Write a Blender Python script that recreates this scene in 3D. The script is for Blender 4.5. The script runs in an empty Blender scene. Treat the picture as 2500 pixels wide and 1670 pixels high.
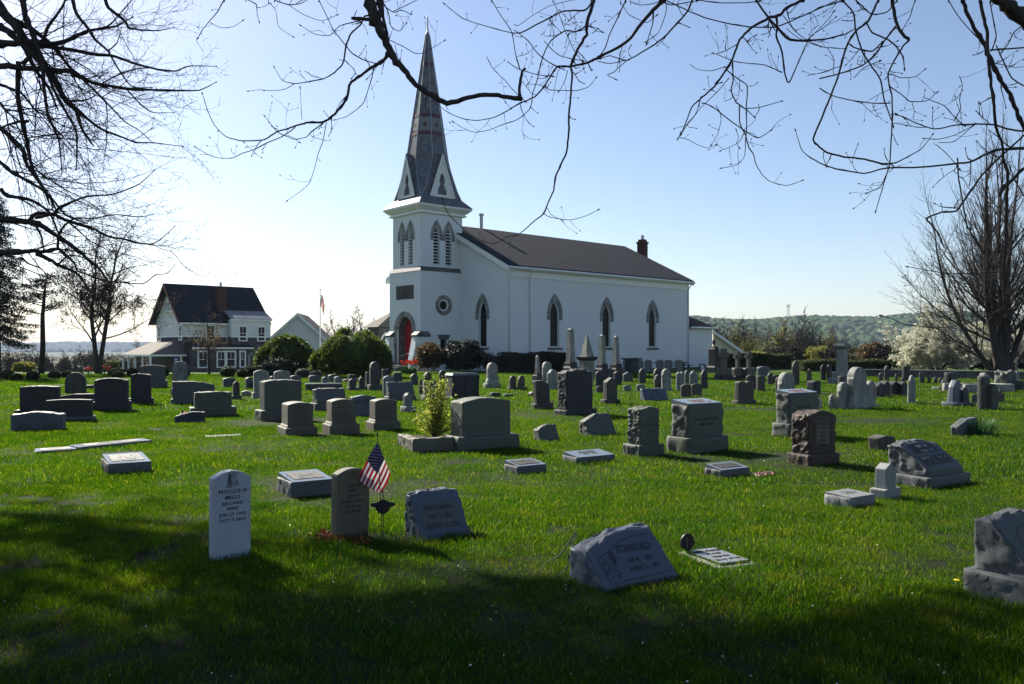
EXPOSURE = 1.5; SKY = .056; HAZE = 1.4e-4; SHADE_N = 30000
import bpy, bmesh, math, random
import numpy as np
from mathutils import Vector, Matrix, noise as mn
R = math.radians
S = bpy.context.scene
COL = S.collection
random.seed(7)
H, F, CX, HY = 1.6, 2000.0, 1250.0, 852.0      # eye height, focal length in photo pixels, centre column, horizon row
YAW = R(41)                                    # the churchyard rows and the nave run this way
SUN_AZ, SUN_EL = R(-40), R(35)

def at(px, py, Y):
    return Vector(((px-CX)/F*Y, Y, H-(py-HY)/F*Y))
def gy(py):
    return H*F/(py-HY)

# ------------------------------------------------------------ objects
def link(o, parent=None):
    COL.objects.link(o)
    if parent is not None: o.parent = parent
    return o
def tag(o, label=None, cat=None, group=None, kind=None):
    if label: o['label'] = label
    if cat: o['category'] = cat
    if group: o['group'] = group
    if kind: o['kind'] = kind
    return o
def thing(name, label, cat, loc=(0,0,0), rz=0, group=None, tilt=(0,0)):
    o = bpy.data.objects.new(name, None); o.empty_display_size = .2
    o.location = loc; o.rotation_euler = (tilt[0], tilt[1], rz)
    link(o); return tag(o, label, cat, group)
def meshobj(name, me, m, parent=None, loc=None, rot=None):
    o = bpy.data.objects.new(name, me)
    if m is not None and not me.materials:
        me.materials.append(m)
    if loc is not None: o.location = loc
    if rot is not None: o.rotation_euler = rot
    return link(o, parent)
def copy_tree(o, parent=None):
    c = o.copy(); COL.objects.link(c)
    if parent: c.parent = parent
    for ch in [x for x in COL.objects if x.parent == o]: copy_tree(ch, c)
    return c
def np_mesh(name, verts, faces, smooth=False):
    verts = np.asarray(verts, dtype=np.float32); faces = np.asarray(faces, dtype=np.int32)
    me = bpy.data.meshes.new(name); n = faces.shape[1]
    me.vertices.add(len(verts)); me.vertices.foreach_set('co', verts.ravel())
    me.loops.add(faces.size); me.loops.foreach_set('vertex_index', faces.ravel())
    me.polygons.add(len(faces)); me.polygons.foreach_set('loop_start', np.arange(0, faces.size, n, dtype=np.int32))
    me.polygons.foreach_set('loop_total', np.full(len(faces), n, dtype=np.int32))
    if smooth: me.polygons.foreach_set('use_smooth', np.ones(len(faces), dtype=bool))
    me.update(calc_edges=True); return me

class MB:
    def __init__(s): s.v = []; s.f = []
    def poly(s, pts):
        n = len(s.v); s.v += [tuple(p) for p in pts]; s.f.append(tuple(range(n, n+len(pts)))); return s
    def box(s, x0,x1,y0,y1,z0,z1, M=None):
        p = [Vector((x,y,z)) for z in (z0,z1) for y in (y0,y1) for x in (x0,x1)]
        if M is not None: p = [M @ q for q in p]
        n = len(s.v); s.v += [tuple(q) for q in p]
        s.f += [(n,n+2,n+3,n+1),(n+4,n+5,n+7,n+6),(n,n+1,n+5,n+4),(n+2,n+6,n+7,n+3),(n,n+4,n+6,n+2),(n+1,n+3,n+7,n+5)]
        return s
    def prism(s, pts, a, b, fn=None):
        """polygon pts in 2D pushed from depth a to b; fn maps (x, y, depth) to a point"""
        fn = fn or (lambda x,y,d: (x,d,y)); n = len(s.v); k = len(pts)
        s.v += [tuple(fn(x,y,a)) for x,y in pts] + [tuple(fn(x,y,b)) for x,y in pts]
        s.f.append(tuple(range(n, n+k))); s.f.append(tuple(range(n+2*k-1, n+k-1, -1)))
        for i in range(k):
            j = (i+1) % k; s.f.append((n+i, n+k+i, n+k+j, n+j))
        return s
    def ring(s, inner, outer, a, b, fn=None):
        """band between two open outlines of equal length, pushed from a to b"""
        for i in range(len(inner)-1):
            s.prism([inner[i], outer[i], outer[i+1], inner[i+1]], a, b, fn)
        return s
    def tube(s, pts, rad, sides=6, caps=True):
        pts = [Vector(p) for p in pts]
        if len(pts) < 2: return s
        if not hasattr(rad, '__len__'): rad = [rad]*len(pts)
        n0 = len(s.v); d = (pts[1]-pts[0]).normalized()
        a = d.orthogonal().normalized()
        for i, p in enumerate(pts):
            if i == 0: t = pts[1]-pts[0]
            elif i == len(pts)-1: t = pts[-1]-pts[-2]
            else: t = pts[i+1]-pts[i-1]
            if t.length < 1e-9: t = d
            t = t.normalized(); a = a - t*a.dot(t)
            a = a.normalized() if a.length > 1e-6 else t.orthogonal().normalized()
            b = t.cross(a)
            for k in range(sides):
                g = 2*math.pi*k/sides; q = p + (a*math.cos(g)+b*math.sin(g))*rad[i]
                s.v.append((q.x, q.y, q.z))
            if i:
                m = n0+(i-1)*sides
                for k in range(sides):
                    k2 = (k+1) % sides
                    s.f.append((m+k, m+k2, m+sides+k2, m+sides+k))
        if caps:
            s.f.append(tuple(range(n0+sides-1, n0-1, -1))); m = n0+(len(pts)-1)*sides
            s.f.append(tuple(range(m, m+sides)))
        return s
    def lathe(s, prof, seg=20, cx=0, cy=0, square=False):
        """prof: list of (r, z); square gives a four sided section"""
        n0 = len(s.v); seg = 4 if square else seg
        for r, z in prof:
            for k in range(seg):
                g = 2*math.pi*(k+(.5 if square else 0))/seg; q = r*(math.sqrt(2) if square else 1)
                s.v.append((cx+q*math.cos(g), cy+q*math.sin(g), z))
        for i in range(len(prof)-1):
            for k in range(seg):
                k2 = (k+1) % seg; a = n0+i*seg
                s.f.append((a+k, a+k2, a+seg+k2, a+seg+k))
        s.f.append(tuple(range(n0+seg-1, n0-1, -1))); a = n0+(len(prof)-1)*seg; s.f.append(tuple(range(a, a+seg)))
        return s
    def build(s, name, m, parent=None, smooth=False, loc=None, rot=None, fix=False):
        me = bpy.data.meshes.new(name); me.from_pydata(s.v, [], s.f)
        if smooth: me.polygons.foreach_set('use_smooth', [True]*len(me.polygons))
        if fix:
            bm = bmesh.new(); bm.from_mesh(me); bmesh.ops.recalc_face_normals(bm, faces=bm.faces); bm.to_mesh(me); bm.free()
        me.update(); return meshobj(name, me, m, parent, loc, rot)

# ------------------------------------------------------------ materials
MATS = {}
class NT:
    def __init__(s, name, vol=False):
        s.m = bpy.data.materials.new(name); s.m.use_nodes = True; s.t = s.m.node_tree
        s.b = s.t.nodes['Principled BSDF']; s.out = s.t.nodes['Material Output']
        s.g = s.n('ShaderNodeNewGeometry')
        s.pos = s.g.outputs['Position']
    def n(s, typ, **kw):
        o = s.t.nodes.new(typ)
        for k, v in kw.items(): setattr(o, k, v)
        return o
    def l(s, a, b): s.t.links.new(a, b)
    def inp(s, node, **kw):
        for k, v in kw.items():
            i = node.inputs[k.replace('_', ' ')]
            if hasattr(v, 'is_output') or isinstance(v, bpy.types.NodeSocket): s.l(v, i)
            else: i.default_value = v
        return node
    def scale(s, vec, sc):
        m = s.n('ShaderNodeMapping'); s.l(vec, m.inputs['Vector']); m.inputs['Scale'].default_value = sc; return m.outputs[0]
    def noise(s, scale, detail=4, rough=.6, vec=None, dist=0):
        o = s.n('ShaderNodeTexNoise'); s.l(vec or s.pos, o.inputs['Vector'])
        o.inputs['Scale'].default_value = scale; o.inputs['Detail'].default_value = detail
        o.inputs['Roughness'].default_value = rough; o.inputs['Distortion'].default_value = dist
        return o.outputs['Fac']
    def ramp(s, fac, stops):
        o = s.n('ShaderNodeValToRGB'); s.l(fac, o.inputs[0]); e = o.color_ramp.elements
        while len(e) < len(stops): e.new(.5)
        for el, (p, c) in zip(e, stops):
            el.position = p; el.color = (c[0], c[1], c[2], 1) if hasattr(c, '__len__') else (c, c, c, 1)
        return o.outputs[0]
    def mix(s, fac, a, b, mode='MIX'):
        o = s.n('ShaderNodeMix', data_type='RGBA', blend_type=mode)
        for v, i in ((fac, 0), (a, 6), (b, 7)):
            if isinstance(v, bpy.types.NodeSocket): s.l(v, o.inputs[i])
            elif hasattr(v, '__len__'): o.inputs[i].default_value = (*v[:3], 1)
            else: o.inputs[i].default_value = v if i == 0 else (v, v, v, 1)
        return o.outputs[2]
    def math(s, op, a, b=0):
        o = s.n('ShaderNodeMath', operation=op)
        for v, i in ((a, 0), (b, 1)):
            if isinstance(v, bpy.types.NodeSocket): s.l(v, o.inputs[i])
            else: o.inputs[i].default_value = v
        return o.outputs[0]
    def bump(s, h, strength=.3, dist=.01):
        o = s.n('ShaderNodeBump'); s.l(h, o.inputs['Height']); o.inputs['Strength'].default_value = strength
        o.inputs['Distance'].default_value = dist; s.l(o.outputs[0], s.b.inputs['Normal']); return o
    def col(s, c):
        if isinstance(c, bpy.types.NodeSocket): s.l(c, s.b.inputs['Base Color'])
        else: s.b.inputs['Base Color'].default_value = (*c, 1)
    def done(s, key, rough=.8, spec=.4, metal=0):
        s.b.inputs['Roughness'].default_value = rough; s.b.inputs['Specular IOR Level'].default_value = spec
        s.b.inputs['Metallic'].default_value = metal; MATS[key] = s.m; return s.m

def m_plain(key, c, rough=.7, spec=.4, metal=0, var=.12, sc=6, bump=0):
    t = NT(key); f = t.noise(sc, 5)
    t.col(t.mix(f, tuple(x*(1-var) for x in c), tuple(min(1, x*(1+var)) for x in c)))
    if bump: t.bump(t.noise(sc*6, 6), bump, .01)
    return t.done(key, rough, spec, metal)

def m_granite(key, c, dark=.5, light=1.5, rough=.7, tint=None, moss=.0):
    t = NT(key)
    sp = t.noise(170, 2, .7)
    base = t.ramp(sp, [(.36, tuple(x*dark for x in c)), (.5, c), (.64, tuple(min(1, x*light) for x in c))])
    big = t.noise(2.3, 5)
    base = t.mix(t.ramp(big, [(.3, 0), (.75, .45)]), base, tuple(x*.62 for x in c))
    if moss:
        mo = t.ramp(t.noise(5, 6, .7), [(.5, 0), (.62, moss)])
        base = t.mix(mo, base, (.07, .085, .045))
    sk = t.noise(1.6, 5, .7, t.scale(t.pos, (6, 6, .9)))
    base = t.mix(t.ramp(sk, [(.5, 0), (.7, .35)]), base, tuple(x*.5 for x in c))
    t.col(base); t.bump(t.noise(60, 6, .7), .35, .006)
    return t.done(key, rough, .45)

def m_marble(key, c, stain=(.035, .04, .035), amt=.75, rough=.75):
    t = NT(key)
    sk = t.noise(1.8, 7, .75, t.scale(t.pos, (5, 5, 1.1)), .4)
    b2 = t.noise(7, 6, .7)
    f = t.math('MULTIPLY', t.ramp(sk, [(.38, 0), (.62, 1)]), t.ramp(b2, [(.2, .35), (.7, 1)]))
    base = t.mix(t.math('MULTIPLY', f, amt), c, stain)
    base = t.mix(t.ramp(t.noise(34, 4), [(.35, .0), (.75, .35)]), base, tuple(x*.55 for x in c))
    t.col(base); t.bump(t.noise(45, 6, .7), .3, .006)
    return t.done(key, rough, .4)

m_granite('granite', (0.0703,0.0781,0.0820)); m_granite('granite_dark', (0.0224,0.0248,0.0272)); m_granite('granite_blue', (0.0586,0.0742,0.1015), rough=.5)
m_granite('granite_green', (0.0664,0.0761,0.0664), moss=.5); m_granite('granite_pol', (.13,.15,.17), rough=.18, dark=.7, light=1.25)
m_granite('granite_pale', (0.1464,0.1562,0.1610)); m_granite('brown', (0.0440,0.0272,0.0216), moss=.15); m_granite('tan', (0.0878,0.0820,0.0605), moss=.3)
m_marble('marble', (0.2562,0.2684,0.2440), stain=(.02,.022,.018), amt=.9); m_marble('marble_dark', (0.0680,0.0680,0.0600), stain=(.012,.013,.011), amt=.9); m_marble('marble_white', (.29,.335,.385), amt=.1); m_marble('marble_post', (.22,.23,.235), amt=.35)
m_marble('marble_grey', (0.1830,0.2013,0.2013), stain=(.02,.022,.02), amt=.85); m_marble('marble_tan', (0.1000,0.0944,0.0680), stain=(.03,.027,.015), amt=.5)
m_granite('black', (0.0240,0.0248,0.0280), rough=.25)
m_plain('ink', (.012,.012,.014), .6); m_plain('cut', (.035,.036,.036), .8); m_plain('cut_light', (.30,.31,.30), .7)
m_plain('white_paint', (.60,.63,.64), .55); m_plain('white_trim', (.66,.69,.68), .5); m_plain('cream', (.55,.52,.42), .8)
m_plain('metal_dark', (.02,.02,.022), .5, .5, .6); m_plain('metal_grey', (.3,.32,.34), .4, .5, .8)
m_plain('bronze', (.06,.075,.06), .4, .5, .7); m_plain('bronze_face', (.28,.29,.31), .42, .5, .6); m_plain('concrete', (.40,.39,.35), .9, bump=.4)
m_plain('red_door', (.34,.008,.012), .45); m_plain('mulch', (.018,.010,.004), .95, sc=20, bump=.8)
m_plain('road', (.42,.42,.41), .9); m_plain('stem_green', (.05,.10,.02), .7); m_plain('tulip', (.75,.07,.015), .5)
m_plain('yellow', (.8,.6,.02), .6); m_plain('rust', (.20,.045,.01), .8, var=.5, sc=40); m_plain('sign_blue', (.03,.07,.25), .5)
m_plain('flag_red', (.28,.008,.02), .8); m_plain('flag_white', (.62,.60,.58), .8); m_plain('flag_blue', (.010,.012,.035), .8)
for k in ('flag_red', 'flag_white', 'flag_blue'):
    m = MATS[k]; nt = m.node_tree; b = nt.nodes['Principled BSDF']; tr = nt.nodes.new('ShaderNodeBsdfTranslucent'); ms = nt.nodes.new('ShaderNodeMixShader')
    for ln in list(nt.links):
        if ln.to_socket == b.inputs['Base Color']: nt.links.new(ln.from_socket, tr.inputs[0])
    ms.inputs[0].default_value = .35; nt.links.new(b.outputs[0], ms.inputs[1]); nt.links.new(tr.outputs[0], ms.inputs[2])
    nt.links.new(ms.outputs[0], nt.nodes['Material Output'].inputs[0])

def m_stucco():
    t = NT('stucco'); a = t.noise(.55, 6, .6); c = t.noise(1.3, 6, .7, t.scale(t.pos, (3, 3, .6)))
    base = t.mix(t.ramp(a, [(.3, 0), (.8, .5)]), (.60,.64,.66), (.52,.56,.58))
    base = t.mix(t.ramp(c, [(.56, 0), (.72, .22)]), base, (.38,.40,.40)); t.col(base)
    t.bump(t.noise(14, 8, .7), .25, .02); t.done('stucco', .85, .3)
m_stucco()
def m_brick(key, c1, c2, mortar, w, h, rough=.85, bump=.5, msize=.015, coords='Object', rot=None, offset=.5, noisec=None):
    """courses of bricks, shingles, slates or siding laid out over x and z of the object"""
    t = NT(key); tc = t.n('ShaderNodeTexCoord'); v = tc.outputs['UV']
    b = t.n('ShaderNodeTexBrick'); t.l(v, b.inputs['Vector']); b.offset = offset
    b.inputs['Scale'].default_value = 1; b.inputs['Brick Width'].default_value = w; b.inputs['Row Height'].default_value = h
    b.inputs['Mortar Size'].default_value = msize; b.inputs['Mortar Smooth'].default_value = .3
    b.inputs['Color1'].default_value = (*c1, 1); b.inputs['Color2'].default_value = (*c2, 1); b.inputs['Mortar'].default_value = (*mortar, 1)
    base = t.mix(t.ramp(t.noise(1.1, 6, .7), [(.3, 0), (.8, .5)]), b.outputs[0], noisec or tuple(x*.6 for x in c1))
    base = t.mix(t.ramp(t.noise(30, 4), [(.3, 0), (.7, .25)]), base, c2)
    t.col(base); t.bump(t.math('ADD', b.outputs[1], t.math('MULTIPLY', t.noise(20, 5), -.5)), -bump, .02)
    return t.done(key, rough, .12)
m_brick('shingle', (.005,.008,.014), (.017,.023,.037), (.004,.004,.005), .6, .3, bump=1.)
m_brick('shingle_house', (.010,.013,.020), (.020,.024,.034), (.012,.013,.015), .4, .2)
m_brick('porch_roof', (.12,.11,.095), (.15,.135,.12), (.07,.06,.055), .34, .2)
m_brick('slate', (.08,.105,.14), (.17,.18,.20), (.03,.036,.045), .34, .26, .55, noisec=(.085,.06,.055), bump=1.)
m_brick('brick', (.075,.030,.024), (.05,.022,.02), (.08,.07,.065), .21, .075, msize=.008)
m_brick('stone_wall', (.060,.058,.058), (.12,.115,.11), (.10,.095,.09), .5, .22, msize=.012)
m_brick('house_stone', (.045,.043,.048), (.095,.09,.092), (.09,.087,.085), .55, .26, msize=.012)
m_brick('siding', (.60,.63,.64), (.64,.67,.68), (.34,.35,.36), 9, .16, .6, msize=.008)
m_brick('metal_roof', (.10,.11,.14), (.12,.13,.16), (.55,.58,.62), .35, 50, .35, msize=.02, offset=0)
def m_arch():
    t = NT('arch_stone'); rnd = t.g.outputs['Random Per Island']
    base = t.ramp(rnd, [(0, (.11,.115,.12)), (.5, (.19,.195,.20)), (1, (.28,.28,.275))])
    t.col(t.mix(t.ramp(t.noise(9, 5), [(.3, 0), (.8, .5)]), base, (.09,.09,.09))); t.bump(t.noise(30, 6), .4, .01); t.done('arch_stone', .85)
m_arch()
def m_glass(key, c):
    t = NT(key); v = t.n('ShaderNodeTexVoronoi'); t.l(t.scale(t.pos, (3, 3, 2)), v.inputs['Vector']); v.inputs['Scale'].default_value = 3
    t.col(t.mix(t.ramp(v.outputs[0], [(.2, 0), (.7, 1)]), c, tuple(x*.35 for x in c))); t.done(key, .35, .15)
m_glass('stained', (.018,.016,.017)); m_glass('pane', (.03,.035,.045))

def m_leaf(key, c1, c2, trans=.5, scale=3.0, tcol=None, rough=.6):
    """leaf or blade: diffuse with light coming through"""
    t = NT(key); f = t.ramp(t.noise(scale, 4), [(.32, 0), (.68, 1)]); rnd = t.g.outputs['Random Per Island']
    base = t.mix(f, c1, c2); base = t.mix(t.math('MULTIPLY', rnd, .6), base, tuple(x*.45 for x in c1))
    t.col(base); t.b.inputs['Roughness'].default_value = rough
    tr = t.n('ShaderNodeBsdfTranslucent')
    if tcol: t.l(t.mix(1.0, base, tcol, 'MULTIPLY'), tr.inputs[0])
    else: t.l(base, tr.inputs[0])
    ms = t.n('ShaderNodeMixShader'); ms.inputs[0].default_value = trans
    t.l(t.b.outputs[0], ms.inputs[1]); t.l(tr.outputs[0], ms.inputs[2]); t.l(ms.outputs[0], t.out.inputs[0])
    return t.done(key, rough, .3)
m_leaf('box', (.020,.040,.010), (.045,.075,.012), .3); m_leaf('weep', (.050,.090,.012), (.125,.165,.022), .5); m_leaf('juniper', (.022,.038,.022), (.045,.06,.032), .2)
m_leaf('greyball', (.06,.07,.06), (.11,.115,.10), .2); m_leaf('hedge', (.035,.055,.012), (.075,.085,.016), .35); m_leaf('spruce', (.008,.018,.014), (.018,.032,.024), .15)
m_leaf('bronze_leaf', (.08,.05,.02), (.13,.10,.03), .4); m_leaf('dark_leaf', (.012,.018,.014), (.022,.03,.018), .2); m_leaf('redbud', (.065,.032,.028), (.05,.032,.028), .35)
m_leaf('lime', (.28,.34,.04), (.42,.44,.08), .55); m_leaf('olive_leaf', (.26,.25,.05), (.16,.16,.04), .5); m_leaf('blossom', (.50,.50,.38), (.72,.71,.58), .5)
m_leaf('greygreen', (.07,.08,.05), (.12,.12,.07), .3); m_leaf('daff', (.03,.085,.022), (.05,.12,.035), .4); m_leaf('spring', (.12,.15,.05), (.17,.18,.07), .4)
def m_bark(key, c1, c2, sc=8):
    t = NT(key); f = t.noise(sc, 6, .7, t.scale(t.pos, (2.2, 2.2, .6)))
    t.col(t.ramp(f, [(.3, c1), (.7, c2)])); t.bump(f, .5, .02); t.done(key, .9, .2)
m_bark('bark', (.020,.017,.016), (.06,.052,.048)); m_bark('bark_pale', (.06,.058,.055), (.14,.135,.125)); m_bark('bark_plane', (.035,.04,.03), (.17,.18,.13), 3)
m_bark('twig', (.030,.024,.022), (.05,.042,.04)); m_bark('twig_far', (.020,.017,.016), (.045,.038,.033))
# ------------------------------------------------------------ world, light, camera
w = bpy.data.worlds.new('World'); S.world = w; w.use_nodes = True
sky = w.node_tree.nodes.new('ShaderNodeTexSky'); sky.sky_type = 'NISHITA'; sky.sun_disc = False
sky.sun_elevation = SUN_EL; sky.sun_rotation = SUN_AZ; sky.altitude = 100; sky.air_density = 1.0; sky.dust_density = .5; sky.ozone_density = 1.6
bg = w.node_tree.nodes['Background']; bg.inputs[1].default_value = SKY
wb = w.node_tree.nodes.new('ShaderNodeMix'); wb.data_type = 'RGBA'; wb.blend_type = 'MULTIPLY'; wb.inputs[0].default_value = 1; wb.inputs[7].default_value = (.98, .94, .965, 1)
w.node_tree.links.new(sky.outputs[0], wb.inputs[6]); w.node_tree.links.new(wb.outputs[2], bg.inputs[0])
sl = bpy.data.lights.new('sun', 'SUN'); sl.energy = 5.0; sl.angle = R(.55); sl.color = (1, .93, .80)
so = bpy.data.objects.new('sun', sl); COL.objects.link(so)
sd = Vector((math.sin(SUN_AZ)*math.cos(SUN_EL), math.cos(SUN_AZ)*math.cos(SUN_EL), math.sin(SUN_EL)))
so.rotation_euler = sd.to_track_quat('Z', 'Y').to_euler(); so.location = (-60, 70, 60)
cam = bpy.data.cameras.new('camera'); co = bpy.data.objects.new('camera', cam); COL.objects.link(co); S.camera = co
co.location = (0, 0, H); co.rotation_euler = (R(90), 0, 0); cam.sensor_width = 36; cam.lens = F/2500*36
cam.shift_y = (HY-835)/2500; cam.clip_end = 20000; cam.clip_start = .05
S.view_settings.view_transform = 'Standard'; S.view_settings.look = 'None'; S.view_settings.exposure = EXPOSURE
S.cycles.use_denoising = True; S.cycles.max_bounces = 6; S.cycles.transparent_max_bounces = 8; S.cycles.volume_bounces = 0
S.cycles.use_adaptive_sampling = True; S.cycles.adaptive_threshold = .02

# ------------------------------------------------------------ ground
def sstep(a, b, x):
    t = np.clip((x-a)/(b-a), 0, 1); return t*t*(3-2*t)
def terr(X, Y):
    """height of the ground: level churchyard, a gentle fall behind it, then the valley"""
    X = np.asarray(X, dtype=float); Y = np.asarray(Y, dtype=float)
    z = -.024*np.maximum(0, Y-50)*(1-sstep(-22, -12, X))
    z = z*(1-sstep(95, 120, Y)) + sstep(95, 120, Y)*(-1.6)*(1-sstep(-22, -12, X))
    far = sstep(100, 420, Y+np.maximum(0, -X-40)*.5)*-11
    return z + far
def gz(x, y): return float(terr(x, y))
ys = np.concatenate([np.arange(-30, 2, 4), np.arange(2, 60, .7), np.arange(60, 130, 3), np.geomspace(130, 9000, 46)])
us = np.concatenate([-np.geomspace(9000, 40, 34), np.arange(-38, 40, 1.0), np.geomspace(42, 9000, 34)])
XX, YY = np.meshgrid(us, ys)
ZZ = terr(XX, YY)
near = np.clip(1-(np.hypot(XX, YY)-40)/40, 0, 1)
ZZ = ZZ + near*(np.sin(XX*.9+YY*.35)*.012+np.sin(YY*1.3-XX*.5+1)*.012)
nx, ny = len(us), len(ys); idx = np.arange(nx*ny).reshape(ny, nx)
fc = np.stack([idx[:-1,:-1], idx[:-1,1:], idx[1:,1:], idx[1:,:-1]], -1).reshape(-1, 4)
def m_ground():
    t = NT('ground')
    a = t.noise(.35, 5, .6); b = t.noise(2.2, 5, .65); c = t.noise(9, 6, .7)
    near = t.mix(t.ramp(a, [(.35, 0), (.65, 1)]), (.026,.056,.006), (.055,.076,.009))
    near = t.mix(t.ramp(b, [(.5, 0), (.72, .6)]), near, (.06,.065,.016))
    near = t.mix(t.ramp(c, [(.35, .55), (.6, 0)]), near, (.014,.030,.004))
    near = t.mix(t.ramp(t.noise(40, 3), [(.42, 0), (.6, .8)]), near, (.045,.085,.010))
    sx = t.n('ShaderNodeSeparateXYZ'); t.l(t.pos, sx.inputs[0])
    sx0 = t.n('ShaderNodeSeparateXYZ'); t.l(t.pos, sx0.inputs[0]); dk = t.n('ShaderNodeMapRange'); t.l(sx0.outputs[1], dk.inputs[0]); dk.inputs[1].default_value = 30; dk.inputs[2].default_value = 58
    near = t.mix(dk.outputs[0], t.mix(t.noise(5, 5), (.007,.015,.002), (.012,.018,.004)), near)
    far = t.ramp(t.noise(.012, 7, .6), [(.35, (.02,.035,.018)), (.5, (.04,.055,.025)), (.6, (.025,.04,.02)), (.72, (.07,.075,.045))])
    d = t.n('ShaderNodeMapRange'); t.l(sx.outputs[1], d.inputs[0]); d.inputs[1].default_value = 105; d.inputs[2].default_value = 160
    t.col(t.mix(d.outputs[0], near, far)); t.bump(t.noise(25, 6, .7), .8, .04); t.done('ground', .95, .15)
m_ground()
gm = np_mesh('ground', np.stack([XX, YY, ZZ], -1).reshape(-1, 3), fc, True)
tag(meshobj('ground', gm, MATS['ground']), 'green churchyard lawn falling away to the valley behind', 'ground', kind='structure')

# ------------------------------------------------------------ grass
STONE_RECTS = []      # filled by the stones: (cx, cy, ux, uy, halfw, halft)
def blade_clump(name, nb, rad, h, wd, seed, segs=2):
    rg = np.random.default_rng(seed); V = []; Fq = []
    for i in range(nb):
        a = rg.uniform(0, 6.283); r = rad*math.sqrt(rg.uniform()); x, y = r*math.cos(a), r*math.sin(a)
        hh = h*rg.uniform(.35, 1.25); ww = wd*rg.uniform(.7, 1.2)*.5; b = rg.uniform(0, 6.283); lean = rg.uniform(.1, .9)*hh; ld = rg.uniform(0, 6.283)
        lx, ly = math.cos(ld)*lean, math.sin(ld)*lean; cx, cy = math.cos(b)*ww, math.sin(b)*ww; n = len(V)
        V += [(x-cx, y-cy, -.01), (x+cx, y+cy, -.01), (x+lx*.35+cx*.8, y+ly*.35+cy*.8, hh*.6), (x+lx*.35-cx*.8, y+ly*.35-cy*.8, hh*.6),
              (x+lx+cx*.15, y+ly+cy*.15, hh*.95), (x+lx-cx*.15, y+ly-cy*.15, hh*.95)]
        Fq += [(n, n+1, n+2, n+3), (n+3, n+2, n+4, n+5)]
    me = np_mesh(name, V, Fq); me.materials.append(MATS['grass']); return bpy.data.objects.new(name, me)
def m_grass():
    t = NT('grass'); rnd = t.g.outputs['Random Per Island']
    a = t.noise(.5, 5, .6); b = t.noise(2.6, 5, .65)
    c = t.mix(t.ramp(a, [(.35, 0), (.65, 1)]), (.014,.054,.0022), (.046,.082,.0036))
    c = t.mix(t.ramp(b, [(.52, 0), (.72, .75)]), c, (.095,.098,.018))
    c = t.mix(t.ramp(b, [(.28, .6), (.45, 0)]), c, (.012,.048,.006))
    c = t.mix(t.ramp(rnd, [(.0, .8), (.55, 0)]), c, (.010,.026,.004)); c = t.mix(t.ramp(rnd, [(.72, 0), (.9, .5)]), c, (.09,.14,.012)); c = t.mix(t.ramp(rnd, [(.94, 0), (.97, .8)]), c, (.24,.22,.10))
    c = t.mix(t.ramp(t.noise(1.1, 6, .7), [(.35, .55), (.52, 0)]), c, (.012,.035,.005))
    t.col(c); t.b.inputs['Roughness'].default_value = .45
    tr = t.n('ShaderNodeBsdfTranslucent'); t.l(t.mix(1.0, c, (2.2,2.35,.35), 'MULTIPLY'), tr.inputs[0])
    ms = t.n('ShaderNodeMixShader'); ms.inputs[0].default_value = .5
    t.l(t.b.outputs[0], ms.inputs[1]); t.l(tr.outputs[0], ms.inputs[2]); t.l(ms.outputs[0], t.out.inputs[0]); t.done('grass', .5, .14)
m_grass()
def scatter(name, pts, rots, scs, protos, label):
    """one object of many instanced clumps: a point per clump"""
    me = bpy.data.meshes.new(name); me.vertices.add(len(pts)); me.vertices.foreach_set('co', np.asarray(pts, np.float32).ravel())
    for nm, ty, arr in (('rz', 'FLOAT', rots), ('sc', 'FLOAT', scs)):
        at_ = me.attributes.new(nm, ty, 'POINT'); at_.data.foreach_set('value', np.asarray(arr, np.float32))
    at_ = me.attributes.new('pi', 'INT', 'POINT'); at_.data.foreach_set('value', np.random.default_rng(3).integers(0, len(protos), len(pts)).astype(np.int32))
    o = meshobj(name, me, None); ng = bpy.data.node_groups.new(name, 'GeometryNodeTree')
    ng.interface.new_socket('Geometry', in_out='INPUT', socket_type='NodeSocketGeometry'); ng.interface.new_socket('Geometry', in_out='OUTPUT', socket_type='NodeSocketGeometry')
    N = ng.nodes; gi = N.new('NodeGroupInput'); go = N.new('NodeGroupOutput'); jn = N.new('GeometryNodeJoinGeometry')
    def attr(nm, ty):
        a = N.new('GeometryNodeInputNamedAttribute'); a.data_type = ty; a.inputs[0].default_value = nm; return a.outputs[0]
    for i, p in enumerate(protos):
        ip = N.new('GeometryNodeInstanceOnPoints'); oi = N.new('GeometryNodeObjectInfo'); oi.inputs[0].default_value = p
        cp = N.new('FunctionNodeCompare'); cp.data_type = 'INT'; cp.operation = 'EQUAL'
        ng.links.new(attr('pi', 'INT'), cp.inputs[2]); cp.inputs[3].default_value = i
        cx = N.new('ShaderNodeCombineXYZ'); ng.links.new(attr('rz', 'FLOAT'), cx.inputs[2])
        ng.links.new(gi.outputs[0], ip.inputs['Points']); ng.links.new(cp.outputs[0], ip.inputs['Selection']); ng.links.new(oi.outputs['Geometry'], ip.inputs['Instance'])
        ng.links.new(cx.outputs[0], ip.inputs['Rotation']); ng.links.new(attr('sc', 'FLOAT'), ip.inputs['Scale']); ng.links.new(ip.outputs[0], jn.inputs[0])
    ng.links.new(jn.outputs[0], go.inputs[0]); md = o.modifiers.new('scatter', 'NODES'); md.node_group = ng
    return tag(o, label, 'grass', kind='stuff')
def vnoise(x, y, f, seed):
    """cheap smooth noise, 0..1"""
    return .5+.25*(np.sin(x*f+seed+1.7*np.sin(y*f*.7+seed*2))+np.sin(y*f*1.13-seed+1.3*np.sin(x*f*.8-seed)))
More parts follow.
